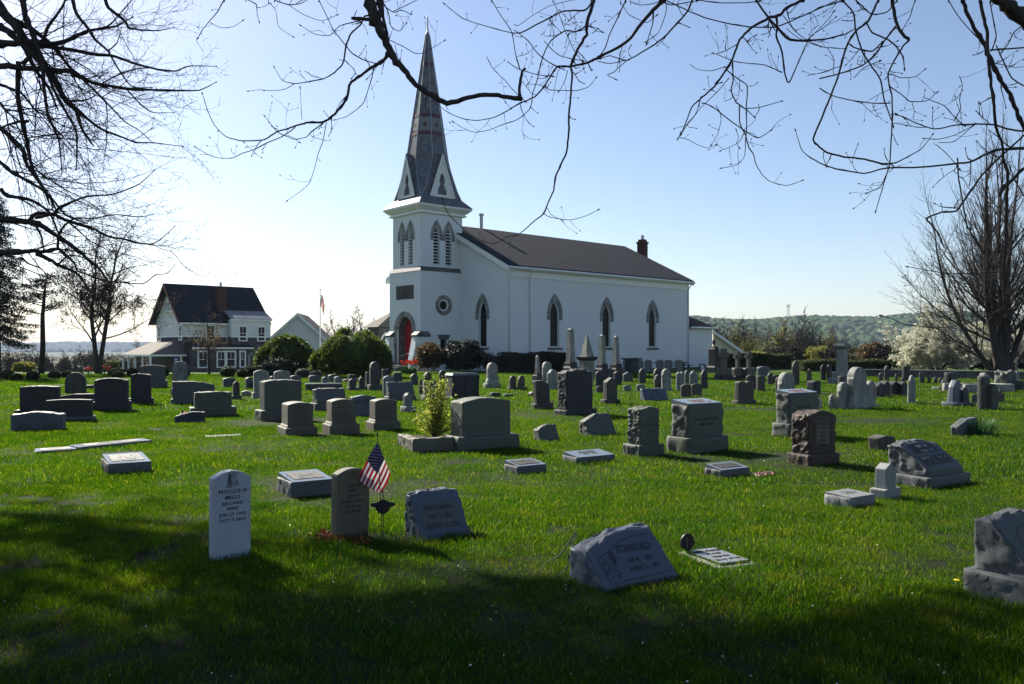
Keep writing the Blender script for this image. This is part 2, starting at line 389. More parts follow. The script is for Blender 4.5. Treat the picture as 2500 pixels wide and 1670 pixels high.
def grass_pts(y0, y1, dens, seed, xlim=40, side=.72, minside=4.5):
    rg = np.random.default_rng(seed); n = int(dens*2*(side*y1+minside)*(y1-y0)); X = rg.uniform(-1, 1, n)*(side*y1+minside); Y = rg.uniform(y0, y1, n)
    k = np.abs(X) < np.minimum(side*Y+minside*.5, xlim)
    for cx, cy, r in BARE:
        dd = np.hypot(X-cx, (Y-cy)*1.3); k &= ~((dd < r*(.25+.8*vnoise(X, Y, 7, cx))) & (rg.uniform(size=n) < .82))
    for cx, cy, ux, uy, hw, ht in STONE_RECTS:
        a = (X-cx)*ux+(Y-cy)*uy; b = -(X-cx)*uy+(Y-cy)*ux; k &= ~((np.abs(a) < hw) & (np.abs(b) < ht))
    X, Y = X[k], Y[k]; n = len(X); sc = .68+.55*vnoise(X, Y, 1.9, 3.1)*rg.uniform(.6, 1.3, n)+.25*(vnoise(X, Y, .6, 8)>.7)
    return np.stack([X, Y, terr(X, Y)], -1), rg.uniform(0, 6.283, n), sc
BARE = [(-4.1,5.9,.8), (-1.15,7.0,.30), (-.9,6.9,.28), (1.3,5.5,.35), (2.0,6.9,.35), (2.9,5.75,.4), (.55,7.3,.25), (-2.7,6.25,.28), (3.7,10.9,.35), (-4.6,8.4,.25), (1.75,11.4,.3), (-.2,11.6,.3), (-2.2,15,.5)]
def make_soil():
    mb = MB(); rg = random.Random(4)
    for cx, cy, r in BARE:
        n = len(mb.v); pts = []
        for i in range(26):
            a = i*.2417; q = r*(.42+.4*mn.noise(Vector((cx*3+math.cos(a)*1.6, cy*3+math.sin(a)*1.6, 0)))+.12*rg.random()); pts.append((cx+q*1.25*math.cos(a), cy+q*.8*math.sin(a), gz(cx, cy)+.005+.004*rg.random()))
        mb.v += pts+[(cx, cy, gz(cx, cy)+.01)]; mb.f += [(n+i, n+(i+1)%26, n+26) for i in range(26)]
    tag(mb.build('bare_soil', MATS['mulch']), 'worn patches of bare soil in the grass', 'soil', kind='stuff')
def make_grass():
    g1 = [blade_clump('blades', 170, .16, .042, .0034, s) for s in (1, 2, 3, 4)]
    g2 = [blade_clump('blades_mid', 190, .35, .046, .0062, s) for s in (5, 6, 7)]
    g3 = [blade_clump('blades_far', 160, .9, .056, .018, s) for s in (8, 9, 10)]
    P, Rz, Sc = grass_pts(2.2, 9.5, 66, 1, side=.68, minside=2.0); scatter('grass_near', P, Rz, Sc, g1, 'short spring grass blades of the near lawn')
    P, Rz, Sc = grass_pts(9.2, 21, 17, 2, side=.70, minside=3); scatter('grass_middle', P, Rz, Sc, g2, 'short spring grass between the nearer gravestones')
    P, Rz, Sc = grass_pts(20.5, 56, 3.4, 3, side=.72, minside=3); scatter('grass_far', P, Rz, Sc, g3, 'short spring grass between the far gravestones')

# ------------------------------------------------------------ hills, haze
def canopy(x0, x1, y0, y1, step, hf, crown, seed):
    """a wooded slope: rounded crowns on a height function"""
    rg = np.random.default_rng(seed); xs = np.arange(x0, x1, step); yy = np.arange(y0, y1, step); X, Y = np.meshgrid(xs, yy)
    Z = hf(X, Y); c = crown; gx = np.floor(X/c).astype(int); gyy = np.floor(Y/c).astype(int); best = np.full(X.shape, 1e9)
    jit = rg.uniform(0, 1, (64, 64, 3)); hgt = np.zeros(X.shape)
    for dx in (-1, 0, 1):
        for dy in (-1, 0, 1):
            j = jit[(gx+dx) % 64, (gyy+dy) % 64]; px = (gx+dx+j[...,0])*c; py = (gyy+dy+j[...,1])*c
            d = np.hypot(X-px, Y-py)/c; k = d < best; best = np.where(k, d, best); hgt = np.where(k, j[...,2], hgt)
    Z = Z + (1-np.clip(best, 0, 1)**2)*c*.55 + hgt*c*.7
    ny, nx = X.shape; idx = np.arange(nx*ny).reshape(ny, nx)
    fc = np.stack([idx[:-1,:-1], idx[:-1,1:], idx[1:,1:], idx[1:,:-1]], -1).reshape(-1, 4)
    return np.stack([X, Y, Z], -1).reshape(-1, 3), fc
def m_wood(key, a, b, c, sc):
    t = NT(key); v = t.n('ShaderNodeTexVoronoi'); t.l(t.pos, v.inputs['Vector']); v.inputs['Scale'].default_value = sc
    r = t.n('ShaderNodeSeparateColor'); t.l(v.outputs['Color'], r.inputs[0])
    base = t.ramp(r.outputs[0], [(.1, a), (.5, b), (.9, c)]); base = t.mix(t.ramp(t.noise(.004, 4), [(.4, 0), (.6, .6)]), base, a)
    t.col(t.mix(t.ramp(t.noise(.25, 5, .7), [(.35, .5), (.65, 0)]), base, tuple(x*.5 for x in a))); t.done(key, .95, .1)
m_wood('wood_near', (.025,.055,.012), (.05,.10,.018), (.09,.085,.05), .1)
m_wood('wood_far', (.03,.04,.025), (.05,.06,.03), (.06,.06,.04), .01)
def hill_near(X, Y):
    r = (X/Y)*F+CX     # which way the slope rises toward the east
    top = 41+10*sstep(100, 480, X)+4*np.sin(X*.011)+3*np.sin(X*.027+1)
    return -26+(top+22)*sstep(900, 1330, Y+np.sin(X*.008)*40)*sstep(-60, 260, X)
def hill_far(X, Y):
    r = 34+12*np.sin(X*.0011+.5)+7*np.sin(X*.0031+2)+3*np.sin(X*.009)
    return -30+(r+18)*sstep(3600, 5000, Y)
v, f = canopy(-100, 1300, 880, 1440, 2.3, hill_near, 9.5, 5)
tag(meshobj('wooded_hill', np_mesh('wooded_hill', v, f, True), MATS['wood_near']), 'long wooded hill in early leaf behind the churchyard wall', 'hill', kind='structure')
v, f = canopy(-4700, 500, 3500, 5200, 8.5, hill_far, 26, 6)
tag(meshobj('distant_ridge', np_mesh('distant_ridge', v, f, True), MATS['wood_far']), 'pale blue ridge on the horizon across the valley', 'hill', kind='structure')
def make_haze():
    hz = MB().box(-5600, 3000, -60, 5600, -75, 110).build('haze', None)
    m = bpy.data.materials.new('haze'); m.use_nodes = True; nt = m.node_tree; nt.nodes.remove(nt.nodes['Principled BSDF'])
    pv = nt.nodes.new('ShaderNodeVolumePrincipled'); pv.inputs['Color'].default_value = (.42,.54,.74,1); pv.inputs['Density'].default_value = HAZE
    pv.inputs['Anisotropy'].default_value = 0
    nt.links.new(pv.outputs[0], nt.nodes['Material Output'].inputs['Volume']); hz.data.materials.append(m)
    tag(hz, 'thin bluish air over the valley', 'haze', kind='stuff')
# ------------------------------------------------------------ shapes of stone
def uvmap(o):
    me = o.data; uv = me.uv_layers.new(name='UVMap')
    for p in me.polygons:
        n = p.normal; t = Vector((0,0,1)).cross(n)
        t = Vector((1,0,0)) if t.length < .05 else t.normalized()
        b = n.cross(t)
        for li in p.loop_indices:
            c = me.vertices[me.loops[li].vertex_index].co; uv.data[li].uv = (c.dot(t), c.dot(b))
    return o
def lat(n, lo=0., hi=1., e=.02, cosine=False):
    if cosine: a = [.5-.5*math.cos(math.pi*i/n) for i in range(n+1)]
    else: a = [0, e]+[e+(1-2*e)*i/n for i in range(1, n)]+[1-e, 1]
    return [lo+(hi-lo)*x for x in a]
def slab(name, m, parent, w, t, h, top=None, t1=None, nose=0., rock=0., rock_top=None, rock_front=0., taper=1., taper_y=None, z0=0., cx=0., cy=0.,
         res=8, bev=.008, seed=0, tri=False, zl=None, wear=0., smooth=False):
    """a block of stone: w wide, t thick, h high; top(s) shapes the head, t1 leans the front back above the nose, rock roughens the sides"""
    rock_top = rock if rock_top is None else rock_top; taper_y = taper if taper_y is None else taper_y
    nx = max(2, res); ny = max(2, int(res*max(.35, t/max(w, .01)))); nz = max(2, int(res*h/max(w, .01))); nz = min(nz, res*3)
    if top or rock > 0: nx = max(nx, 12)
    xs = lat(nx, -1, 1, min(.2, bev/w), cosine=bool(top)); yy = lat(ny, 0, 1, min(.3, bev/t)); zs = lat(nz, 0, 1, min(.3, bev/h))
    if nose and t1 is not None: zs = sorted(set(zs+[nose/h]))
    top = top or (lambda s: 1.0)
    I, J, K = len(xs)-1, len(yy)-1, len(zs)-1; idx = {}; V = []; Fc = []
    sv = Vector((seed*13.7, seed*3.1, seed*7.7))
    def vert(i, j, k):
        key = (i, j, k)
        if key in idx: return idx[key]
        s, p, q = xs[i], yy[j], zs[k]; ts = top(s)
        zz = q*ts*h
        off = 0 if t1 is None or zz <= nose else (zz-nose)/(h-nose)*(t-t1)
        tp = 1+(taper-1)*q; tpy = 1+(taper_y-1)*q
        x = s*w/2*tp; y = (-t/2+off)+p*(t-off); y *= tpy; z = zz
        ex = [i in (0, I), j in (0, J), k == K]
        c = Vector((x, y, z))
        if sum(ex) >= 2:
            e = bev*.45
            if ex[0]: c.x -= math.copysign(e, s)
            if ex[1]: c.y += e if j == 0 else -e
            if ex[2]: c.z -= e
        if rock or rock_top or rock_front:
            nv = c*(11 if w > .5 else 16)+sv+Vector((mn.noise(c*20), mn.noise(c*20+sv), 0))*.5; p0_ = mn.voronoi(nv)[1][0]; rv = mn.cell_vector(p0_*91.7+sv)
            a = (nv-p0_).dot(rv*2-Vector((1,1,1)))*.9+(mn.cell(p0_*37.1)-.5)*.7+mn.noise(nv*3)*.25; cr = mn.noise(c*4+sv)*.6+.35
        else: a = cr = 0
        if rock and ex[0] and not ex[1] : c.x += math.copysign(rock*(a+cr-.35), s)
        if rock and ex[0] and ex[1]: c.y += (1 if j == 0 else -1)*rock*.35*abs(a)
        if rock_top and ex[2] and not ex[1]: c.z += rock_top*(a+cr-.3)
        elif rock_top and ex[2]: c.z += rock_top*.5*a
        if rock_front and j == 0 and not ex[2]: c.y -= rock_front*(a+cr-.3)
        if wear: c += Vector((mn.noise(c*6+sv), mn.noise(c*6+sv+Vector((9,9,9))), mn.noise(c*6+sv+Vector((5,1,9)))))*wear
        idx[key] = len(V); V.append((c.x+cx, c.y+cy, c.z+z0)); return idx[key]
    for i in range(I):
        for k in range(K):
            Fc.append((vert(i,0,k), vert(i+1,0,k), vert(i+1,0,k+1), vert(i,0,k+1)))
            Fc.append((vert(i+1,J,k), vert(i,J,k), vert(i,J,k+1), vert(i+1,J,k+1)))
        for j in range(J):
            Fc.append((vert(i,j,K), vert(i+1,j,K), vert(i+1,j+1,K), vert(i,j+1,K)))
            Fc.append((vert(i,j+1,0), vert(i+1,j+1,0), vert(i+1,j,0), vert(i,j,0)))
    for j in range(J):
        for k in range(K):
            Fc.append((vert(0,j+1,k), vert(0,j,k), vert(0,j,k+1), vert(0,j+1,k+1)))
            Fc.append((vert(I,j,k), vert(I,j+1,k), vert(I,j+1,k+1), vert(I,j,k+1)))
    return meshobj(name, np_mesh(name, V, Fc, smooth), MATS[m], parent)

def T_round(w, h):      # full half circle
    r = min(.98, w/2/h); return lambda s: 1-r*(1-math.sqrt(max(0, 1-s*s)))
def T_seg(a): return lambda s: 1-a*s*s
def T_serp(a): return lambda s: 1-a*(.5-.5*math.cos(math.pi*min(1, abs(s)*1.02)))
def T_gable(a): return lambda s: 1-a*abs(s)
def T_gothic(a): return lambda s: 1-a*(abs(s)**1.6)
def T_shoul(a, b): return lambda s: 1-a*(1-math.sqrt(max(0, 1-(s/b)**2))) if abs(s) < b else 1-a-.02
def T_slope(a, b): return lambda s: 1-a*max(0, -s)-b*max(0, s)
def T_double(a): return lambda s: 1-a*abs(math.cos(math.pi*s))
def T_book(): return lambda s: 1-.06*(abs(abs(s)-.5)*2)**2-(.05 if abs(s) < .06 else 0)
def top_of(kind, w, h):
    return {'round': T_round(w, h), 'seg': T_seg(.10), 'segv': T_seg(.075), 'seg2': T_seg(.17), 'serp': T_serp(.12), 'gable': T_gable(.2), 'gothic': T_gothic(.22),
            'shoul': T_shoul(.16, .62), 'slant': T_slope(.28, .0), 'slopeR': T_slope(0, .2), 'double': T_double(.07), 'book': T_book(), 'flat': None, 'seg0': T_seg(.05)}[kind]

# ------------------------------------------------------------ inscriptions
FONT = None
def text(s, size, parent, x, z, y, m='cut', name='inscription', depth=.002, lean=0., cx=True, bold=.0, sx=1.0, flat=False):
    """cut letters lying on a face: x, z on the face, y the depth of that face; lean tips them back with it"""
    cu = bpy.data.curves.new(name, 'FONT'); cu.body = s; cu.size = size; cu.align_x = 'CENTER' if cx else 'LEFT'; cu.align_y = 'CENTER'
    cu.extrude = depth; cu.offset = bold*size; cu.resolution_u = 2; cu.space_character = 1.08
    o = bpy.data.objects.new(name, cu); me = bpy.data.meshes.new_from_object(o); bpy.data.objects.remove(o); bpy.data.curves.remove(cu)
    o = meshobj(name, me, MATS[m], parent, (x, y, z), (0 if flat else R(90)-lean, 0, 0)); o.scale = (sx, 1, 1); return o
def lines(ss, size, parent, z, y, m='cut', gap=1.45, lean=0., x=0., sx=1.0, slope_fn=None, bold=0., **k):
    for i, s in enumerate(ss):
        zz = z-i*gap*size*math.cos(lean); yy = y+(-i*gap*size*math.sin(lean) if lean else 0)
        text(s, size, parent, x, zz, yy, m, lean=lean, sx=sx, bold=bold, **k)
def worn(n, w, size, parent, z, y, m='cut', lean=0., x=0., seed=1, gap=1.6):
    """weathered lines too worn to read: short shallow strokes"""
    rg = random.Random(seed); mb = MB()
    for i in range(n):
        zz = -i*gap*size; ln = w*rg.uniform(.55, 1); a = -ln/2
        while a < ln/2:
            c = size*rg.uniform(.25, .6); q = rg.random()
            for _ in range(2):
                if rg.random() < .65:
                    u = a+rg.uniform(0, c*.7); mb.box(u, u+size*.12, -.002, .002, zz-size*.4, zz+size*.4*rg.uniform(.2, 1))
            if rg.random() < .55: mb.box(a, a+c, -.002, .002, zz+size*rg.uniform(-.4, .3), zz+size*.4)
            a += c+size*.18 if q > .18 else c+size*.5
    return mb.build('inscription', MATS[m], parent, loc=(x, y, z), rot=(-lean, 0, 0))

# ------------------------------------------------------------ placing a stone from where it stands
def rect(xl, x0, xr, yb, th=None, rot=35.):
    """front edge of the footprint from x0 to xr, back left corner at xl, nearest ground row yb"""
    a = R(rot); Y0 = gy(yb); k = (xr-CX)/F
    kl = (xl-CX)/F
    if th is not None:
        x0 = xl + th*(math.sin(a)+kl*math.cos(a))*F/Y0 if not x0 else x0
    X0 = (x0-CX)/F*Y0
    w = (k*Y0-X0)/(math.cos(a)-k*math.sin(a))
    t = th if th is not None else (X0-kl*Y0)/(math.sin(a)+kl*math.cos(a))
    u = Vector((math.cos(a), math.sin(a), 0)); v = Vector((-math.sin(a), math.cos(a), 0)); P = Vector((X0, Y0, 0))
    c = P+u*w/2+v*t/2; Yf = (P+u*w/2).y
    STONE_RECTS.append((c.x, c.y, u.x, u.y, w/2+.01, t/2+.01))
    c.z = gz(c.x, c.y)
    return w, t, c, Yf, a
def hz_(ytop, Yf): return H-(ytop-HY)/F*Yf

def stone(spec, label, name='gravestone', group=None, cat='gravestone', seed=None):
    """spec: xl, x0, xr, top, base top (0 = none), bottom, head, material and options; returns the root and the sizes of the die"""
    xl, x0, xr, yt, yb0, yb, head, m = spec[:8]; o = spec[8] if len(spec) > 8 else {}
    seed = seed if seed is not None else int(xl*7+xr); th = o.get('th'); rot = o.get('rot', 35)
    if th is None and not x0: th = .12
    w, t, c, Yf, a = rect(xl, x0, xr, yb, th, rot)
    big = (xr-xl) > 45; res = 24 if (xr-xl) > 75 else (12 if big else 4)
    r = thing(name, label, cat, c, a, group, tilt=(R(o.get('tx', 0)), R(o.get('ty', 0))))
    Ht = hz_(yt, Yf+t*(.5+.5*(o.get('dt', .68) if yb0 else 1.))*math.cos(a))-c.z; Hb = 0
    rock = o.get('rock', 0.)
    sink = .04
    if yb0:
        Hb = hz_(yb0, Yf)-c.z
        slab('base', o.get('bm', m), r, w, t, Hb+sink, z0=-sink, rock=o.get('brock', rock), rock_top=0, rock_front=o.get('bfront', 0.), res=res, seed=seed+1)
        dw = o.get('dw', .8)*w; dt = o.get('dt', .68)*t
    else: dw, dt = w, t
    hd = Ht-Hb
    if o.get('plinth'):
        ph = o['plinth']; slab('plinth', m, r, (w+dw)/2, (t+dt)/2, ph, z0=Hb, taper=(dw*1.03)/((w+dw)/2), taper_y=(dt*1.03)/((t+dt)/2), res=4, bev=.004); Hb += ph; hd -= ph
    z0 = Hb if yb0 else -sink; hh = hd if yb0 else hd+sink
    t1 = o.get('t1'); t1 = None if t1 is None else t1*dt
    d = slab(o.get('part', 'headstone'), m, r, dw, dt, hh, top_of(head, dw, hh), t1=t1, nose=o.get('nose', .25)*hh if t1 is not None else 0, rock=rock, rock_top=o.get('rtop', rock),
         rock_front=o.get('rfront', 0.), taper=o.get('taper', 1.), taper_y=o.get('taper_y'), z0=z0, res=res+(4 if big else 3 if head != 'flat' else 0), seed=seed, cx=o.get('cx', 0.)*w, wear=o.get('wear', .003 if (xr-xl) > 45 else 0), bev=o.get('bev', .008), smooth=False)
    return r, dw, dt, z0, hh, w, t
# ------------------------------------------------------------ the nearer stones, one by one
def lean_of(dt, t1f, hh, nosef):
    return math.atan2(dt*(1-t1f), hh*(1-nosef))
def fy(dt, lean, hh, nosef, zl):           # depth of a leaning face at height zl above the foot of the die
    return -dt/2+max(0, zl-nosef*hh)*math.tan(lean)-.0015
def frame_lines(pts, parent, y, r=.002, m='cut', name='border', lean=0.):
    mb = MB(); q = [Vector((a, y+b*math.sin(lean)-.0005, b*math.cos(lean)) if lean else (a, y, b)) for a, b in pts]
    mb.tube(q, r, 4); return mb.build(name, MATS[m], parent)

# white marble soldier's-wife stone
r, dw, dt, z0, hh, w, t = stone((510, 521, 612, 1146, 0, 1370, 'segv', 'marble_white', {'rot': 38, 'wear': 0, 'bev': .006}),
    'upright white marble headstone with an engraved praying figure, PHYLLIS A MILLS', seed=11)
f = -dt/2-.001; ZP = lambda b: (2213-b)*.000339; XP = lambda a: (a-615)/820*dw
for s, sz, b, sx in (('PHYLLIS A', .040, 705, 1.15), ('MILLS', .040, 840, 1.1), ('BELOVED', .033, 975, 1.1), ('WIFE', .033, 1095, 1.1), ('JUN 27 1932', .033, 1225, 1.1), ('OCT 3 2014', .033, 1350, 1.1)):
    text(s, sz, r, XP(622), ZP(b), f, 'ink', bold=.012, sx=sx)
em = MB()
def ep(pts, rr=.0017):
    em.tube([Vector((XP(a), f, ZP(b))) for a, b in pts], rr, 4)
ep([(560,270),(600,225),(640,215),(675,235),(668,275),(640,330),(600,345),(570,330),(560,270)]); ep([(600,235),(640,260),(620,310)]); ep([(580,265),(615,290),(600,335)])
ep([(560,270),(535,320),(520,420),(520,500),(490,560),(490,600),(560,605),(650,590),(750,570),(745,540)], .002); ep([(670,290),(715,265),(760,285),(740,310),(690,330),(640,335)], .002)
ep([(625,350),(630,440),(700,470),(745,500),(748,540)], .002); ep([(700,340),(710,420),(745,470)], .002); ep([(660,340),(670,430)]); ep([(600,480),(640,520),(720,520),(735,500)]); ep([(560,560),(600,480),(660,460)], .002)
ep([(590,560),(640,530),(700,540),(745,545)], .002); ep([(570,590),(620,560),(700,570)]); ep([(650,520),(690,495),(730,500)]); ep([(490,590),(520,540),(555,600)])
for q in range(9): ep([(530+q*4, 330+q*28), (580+(q%3)*14, 320+q*28)])
for q in range(4): ep([(548+q*14, 340), (535+q*16, 440), (545+q*12, 560)])
em.build('engraved_figure', MATS['ink'], r)

# government marble stone of the same shape, stained brown
r, dw, dt, z0, hh, w, t = stone((807, 822, 900, 1140, 0, 1322, 'segv', 'marble_tan', {'rot': 40, 'wear': 0, 'ty': 1.2, 'bev': .006}),
    'upright stained marble headstone partly behind a small flag, EARL Q MILLS', seed=12)
f = -dt/2-.001; ZP = lambda b: (1862-b)*.00035; XP = lambda a: (a-620)/710*dw
for s, sz, b in (('EARL Q', .034, 590), ('MILLS', .034, 700), ('US NAVY', .030, 830), ('WORLD WAR II', .030, 960), ('APR 20 1919', .030, 1085), ('SEP 30 1989', .030, 1205)):
    text(s, sz, r, 0, ZP(b), f, 'cut')
cx_, cz_ = XP(640), ZP(315); cm = MB(); cm.tube([Vector((cx_+.026*math.cos(i*.3927), f, cz_+.030*math.sin(i*.3927))) for i in range(17)], .002, 4)
cm.box(cx_-.003, cx_+.003, f-.001, f+.001, cz_-.02, cz_+.02); cm.box(cx_-.013, cx_+.013, f-.001, f+.001, cz_+.004, cz_+.010); cm.build('cross_emblem', MATS['cut'], r)

# leaning slant stones in front
def slant(spec, label, seed):
    r, dw, dt, z0, hh, w, t = stone(spec, label, seed=seed); o = spec[8]; n = o.get('nose', .25); ln = lean_of(dt, o['t1'], hh, n)
    return r, dw, dt, z0, hh, ln, n
r, dw, dt, z0, hh, ln, n = slant((986, 1030, 1147, 1192, 0, 1322, 'slopeR' if 0 else 'seg0', 'granite_blue', {'rot': 30, 'th': .34, 't1': .22, 'nose': .12, 'rock': .012, 'rtop': .012, 'wear': .002}),
    'grey slant gravestone with a framed panel reading JOHN D. SAMUEL', 13)
pz = .40*hh
pan = MB().prism([(-.42*dw,-.06),(-.42*dw,.11),(-.39*dw,.13),(.39*dw,.13),(.42*dw,.11),(.42*dw,-.09),(.39*dw,-.11),(-.39*dw,-.11),(-.42*dw,-.09)], -.002, .002, lambda a,b,d: (a, d, b))
pan.build('panel', MATS['granite'], r, loc=(0, fy(dt, ln, hh, n, .52*hh), z0+.52*hh), rot=(-ln, 0, 0))
for i, s in enumerate(('JOHN D. SAMUEL', 'MAY 17, 1869', 'JANUARY 17, 1954')):
    zl = .52*hh+(.075-.08*i)*math.cos(ln); text(s, .060, r, 0, z0+zl, fy(dt, ln, hh, n, zl)-.003, 'cut', lean=ln, sx=.64*dw/.50)

r, dw, dt, z0, hh, ln, n = slant((1405, 1478, 1655, 1288, 0, 1452, 'slant', 'granite_blue', {'rot': 31, 'th': .40, 't1': .20, 'nose': .22, 'rock': .012, 'rtop': .012, 'wear': .003}),
    'large grey slant gravestone carved STANFORD, in the middle foreground', 14)
def onf(zf, e=0): return fy(dt, ln, hh, n, zf*hh)-e
text('STANFORD', .088, r, .13*dw, z0+.70*hh, onf(.70), 'cut', lean=ln, sx=.62*dw/.62, bold=.004)
text('SUE B.   1991', .058, r, .14*dw, z0+.53*hh, onf(.53), 'cut', lean=ln, sx=.62)
text('ROBERT L.   1991', .052, r, .14*dw, z0+.41*hh, onf(.41), 'cut', lean=ln, sx=.62)
bd = MB(); P2 = lambda a, b: Vector((a*dw, onf(b), z0+b*hh))
bd.tube([P2(-.40,.60), P2(-.36,.64), P2(-.22,.70), P2(0,.83), P2(.2,.87), P2(.44,.88)], .0025, 4); bd.tube([P2(-.40,.60), P2(-.40,.26), P2(.44,.30)], .0025, 4)
bd.build('border', MATS['cut'], r)
fl = MB(); rg = random.Random(5)
for q in range(26):
    a = rg.uniform(-.36, -.20); b = rg.uniform(.30, .56); g = rg.uniform(0, 3)
    fl.tube([P2(a, b), P2(a+.03*math.cos(g), b+.05*math.sin(g)), P2(a+.05*math.cos(g+1), b+.06*math.sin(g+1))], .0016, 3)
for q in range(10):
    g = q*.63; fl.tube([P2(-.21, .61), P2(-.21+.035*math.cos(g), .61+.09*math.sin(g)), P2(-.21+.05*math.cos(g+.3), .61+.10*math.sin(g+.3))], .003, 4)
fl.build('carved_flowers', MATS['cut'], r)

r, dw, dt, z0, hh, ln, n = slant((2351, 2532, 2700, 1243, 1406, 1492, 'seg', 'granite', {'rot': 30, 't1': .22, 'nose': .12, 'rock': .016, 'rtop': .018, 'dw': .84, 'dt': .84, 'brock': .014, 'wear': .002}),
    'big grey slant gravestone on a base, cut off by the right edge', 15)
bd = MB(); P2 = lambda a, b: Vector((a*dw, fy(dt, ln, hh, n, b*hh), z0+b*hh))
bd.tube([P2(.34*math.cos(g*.2618), .56+.26*math.sin(g*.2618)) for g in range(25)], .002, 4); bd.build('border', MATS['cut'], r)
worn(2, .3, .05, r, z0+.6*hh, fy(dt, ln, hh, n, .6*hh), lean=ln, seed=3)

r, dw, dt, z0, hh, ln, n = slant((2207, 2272, 2370, 1073, 1161, 1196, 'seg', 'granite', {'rot': 32, 'th': .62, 't1': .2, 'nose': .2, 'rock': .018, 'rtop': .014, 'dw': .86, 'dt': .8, 'brock': .012, 'wear': .002}),
    'grey slant gravestone on a base with two dark name panels, right side', 16)
for a, b, c, d in ((-.32, .34, .66, .90), (-.40, -.03, .34, .58), (.03, .42, .34, .58)):
    zm = (c+d)/2*hh; hgt = (d-c)*hh/2/math.cos(ln)
    p_ = MB().prism([(a*dw,-hgt),(b*dw,-hgt),(b*dw,hgt),(a*dw,hgt)], -.002, .002, lambda x,y,q: (x,q,y)).build('name_panel', MATS['granite_dark'], r, loc=(0, fy(dt, ln, hh, n, zm), z0+zm), rot=(-ln,0,0))
    worn(2 if a > -.35 and b < .4 else 1, (b-a)*dw*.8, .05, r, z0+zm+.02, fy(dt, ln, hh, n, zm+.02)-.003, 'cut_light' , lean=ln, x=(a+b)/2*dw, seed=int(a*100))

# low blocks with polished sloping tops: quad of the top in the photo gives width and depth
def block(xl, x0, xr, yfl, yb, label, m='granite', words=None, rot=33, rise=.05, seed=0, rock=.012, panel=None, top='granite_pol', th=None, wn=0, name='gravestone'):
    w, t, c, Yf, a = rect(xl, x0, xr, yb, th, rot); Y0 = gy(yb)
    h = (yb-yfl)/F*Y0
    r = thing(name, label, 'gravestone', c, a)
    slab('block', m, r, w, t, h+.05, z0=-.05, rock=rock, rock_top=0, rock_front=rock*.4, res=12, seed=seed)
    tl = math.atan2(rise, t)
    # polished head, tilted up to the back
    hd = MB(); e = .004
    hd.v = [(-w/2+e,-t/2+e,h-.001),(w/2-e,-t/2+e,h-.001),(w/2-e,t/2-e,h-.001),(-w/2+e,t/2-e,h-.001),(-w/2+e,-t/2+e,h+.006),(w/2-e,-t/2+e,h+.006),(w/2-e,t/2-e,h+rise),(-w/2+e,t/2-e,h+rise)]
    hd.f = [(4,5,6,7),(0,1,5,4),(1,2,6,5),(2,3,7,6),(3,0,4,7)]
    hd.build('polished_top', MATS[top], r)
    if panel:
        pw, pt = w*.38, t*.30
        pm = MB().prism([(-pw,-pt),(pw,-pt),(pw,pt),(-pw,pt)], 0, .003, lambda x,y,q: (x,y,q)); pm.build('panel', MATS[panel], r, loc=(0,0,h+.003+rise/2+.003), rot=(tl,0,0))
    if words or wn:
        g = MB()
        if words:
            for i, s in enumerate(words):
                o = text(s, t*.24 if i == 0 else t*.15, r, 0, h+.006+rise/2+.006, 0, 'cut', flat=True); o.rotation_euler = (tl,0,0)
                yy = t*(.16-.25*i); o.location = (0, yy, h+.008+rise/2+yy*math.tan(tl)+.003)
        else:
            o = worn(wn, w*.5, t*.10, r, 0, 0, 'granite_pale', seed=seed); o.rotation_euler = (R(-90)+tl, 0, 0); o.location = (0, t*.12, h+.009+rise/2+t*.12*math.tan(tl)+.003)
    return r
block(248, 266, 370, 1134, 1163, 'low grey block marker with a sloping polished top, left lawn', seed=21, wn=3, panel='granite_dark')
block(678, 714, 814, 1179, 1221, 'low grey block marker just left of the stained marble stone', seed=22, wn=3, panel='granite_dark')
block(1231, 1266, 1335, 1140, 1159, 'smallest low block marker with a panelled top, centre lawn', seed=23, wn=3, panel='granite_dark', rock=.008)
block(1374, 1412, 1501, 1118, 1134, 'low polished block marker right behind the smallest centre block', seed=24, words=('BAKER', '1875  1951'), rock=.008)
block(1721, 1764, 1830, 1149, 1170, 'low rough sided block marker beside a fallen small flag', seed=25, wn=3, panel='granite_dark')
block(2012, 2079, 2137, 1217, 1245, 'pale flat topped block marker in front of the little marble post', m='granite_pale', top='granite_pale', seed=26, wn=2, rock=.016, rise=.02)
block(77, 90, 188, 1103, 1110, 'left one of two low ledger markers lying end to end', seed=27, wn=2, panel='granite_dark', rot=37, rise=.02, th=.30)
block(181, 192, 371, 1093, 1102, 'right and longer one of two low ledger markers end to end', seed=28, wn=2, panel='granite_dark', rot=56, rise=.02, th=.30)

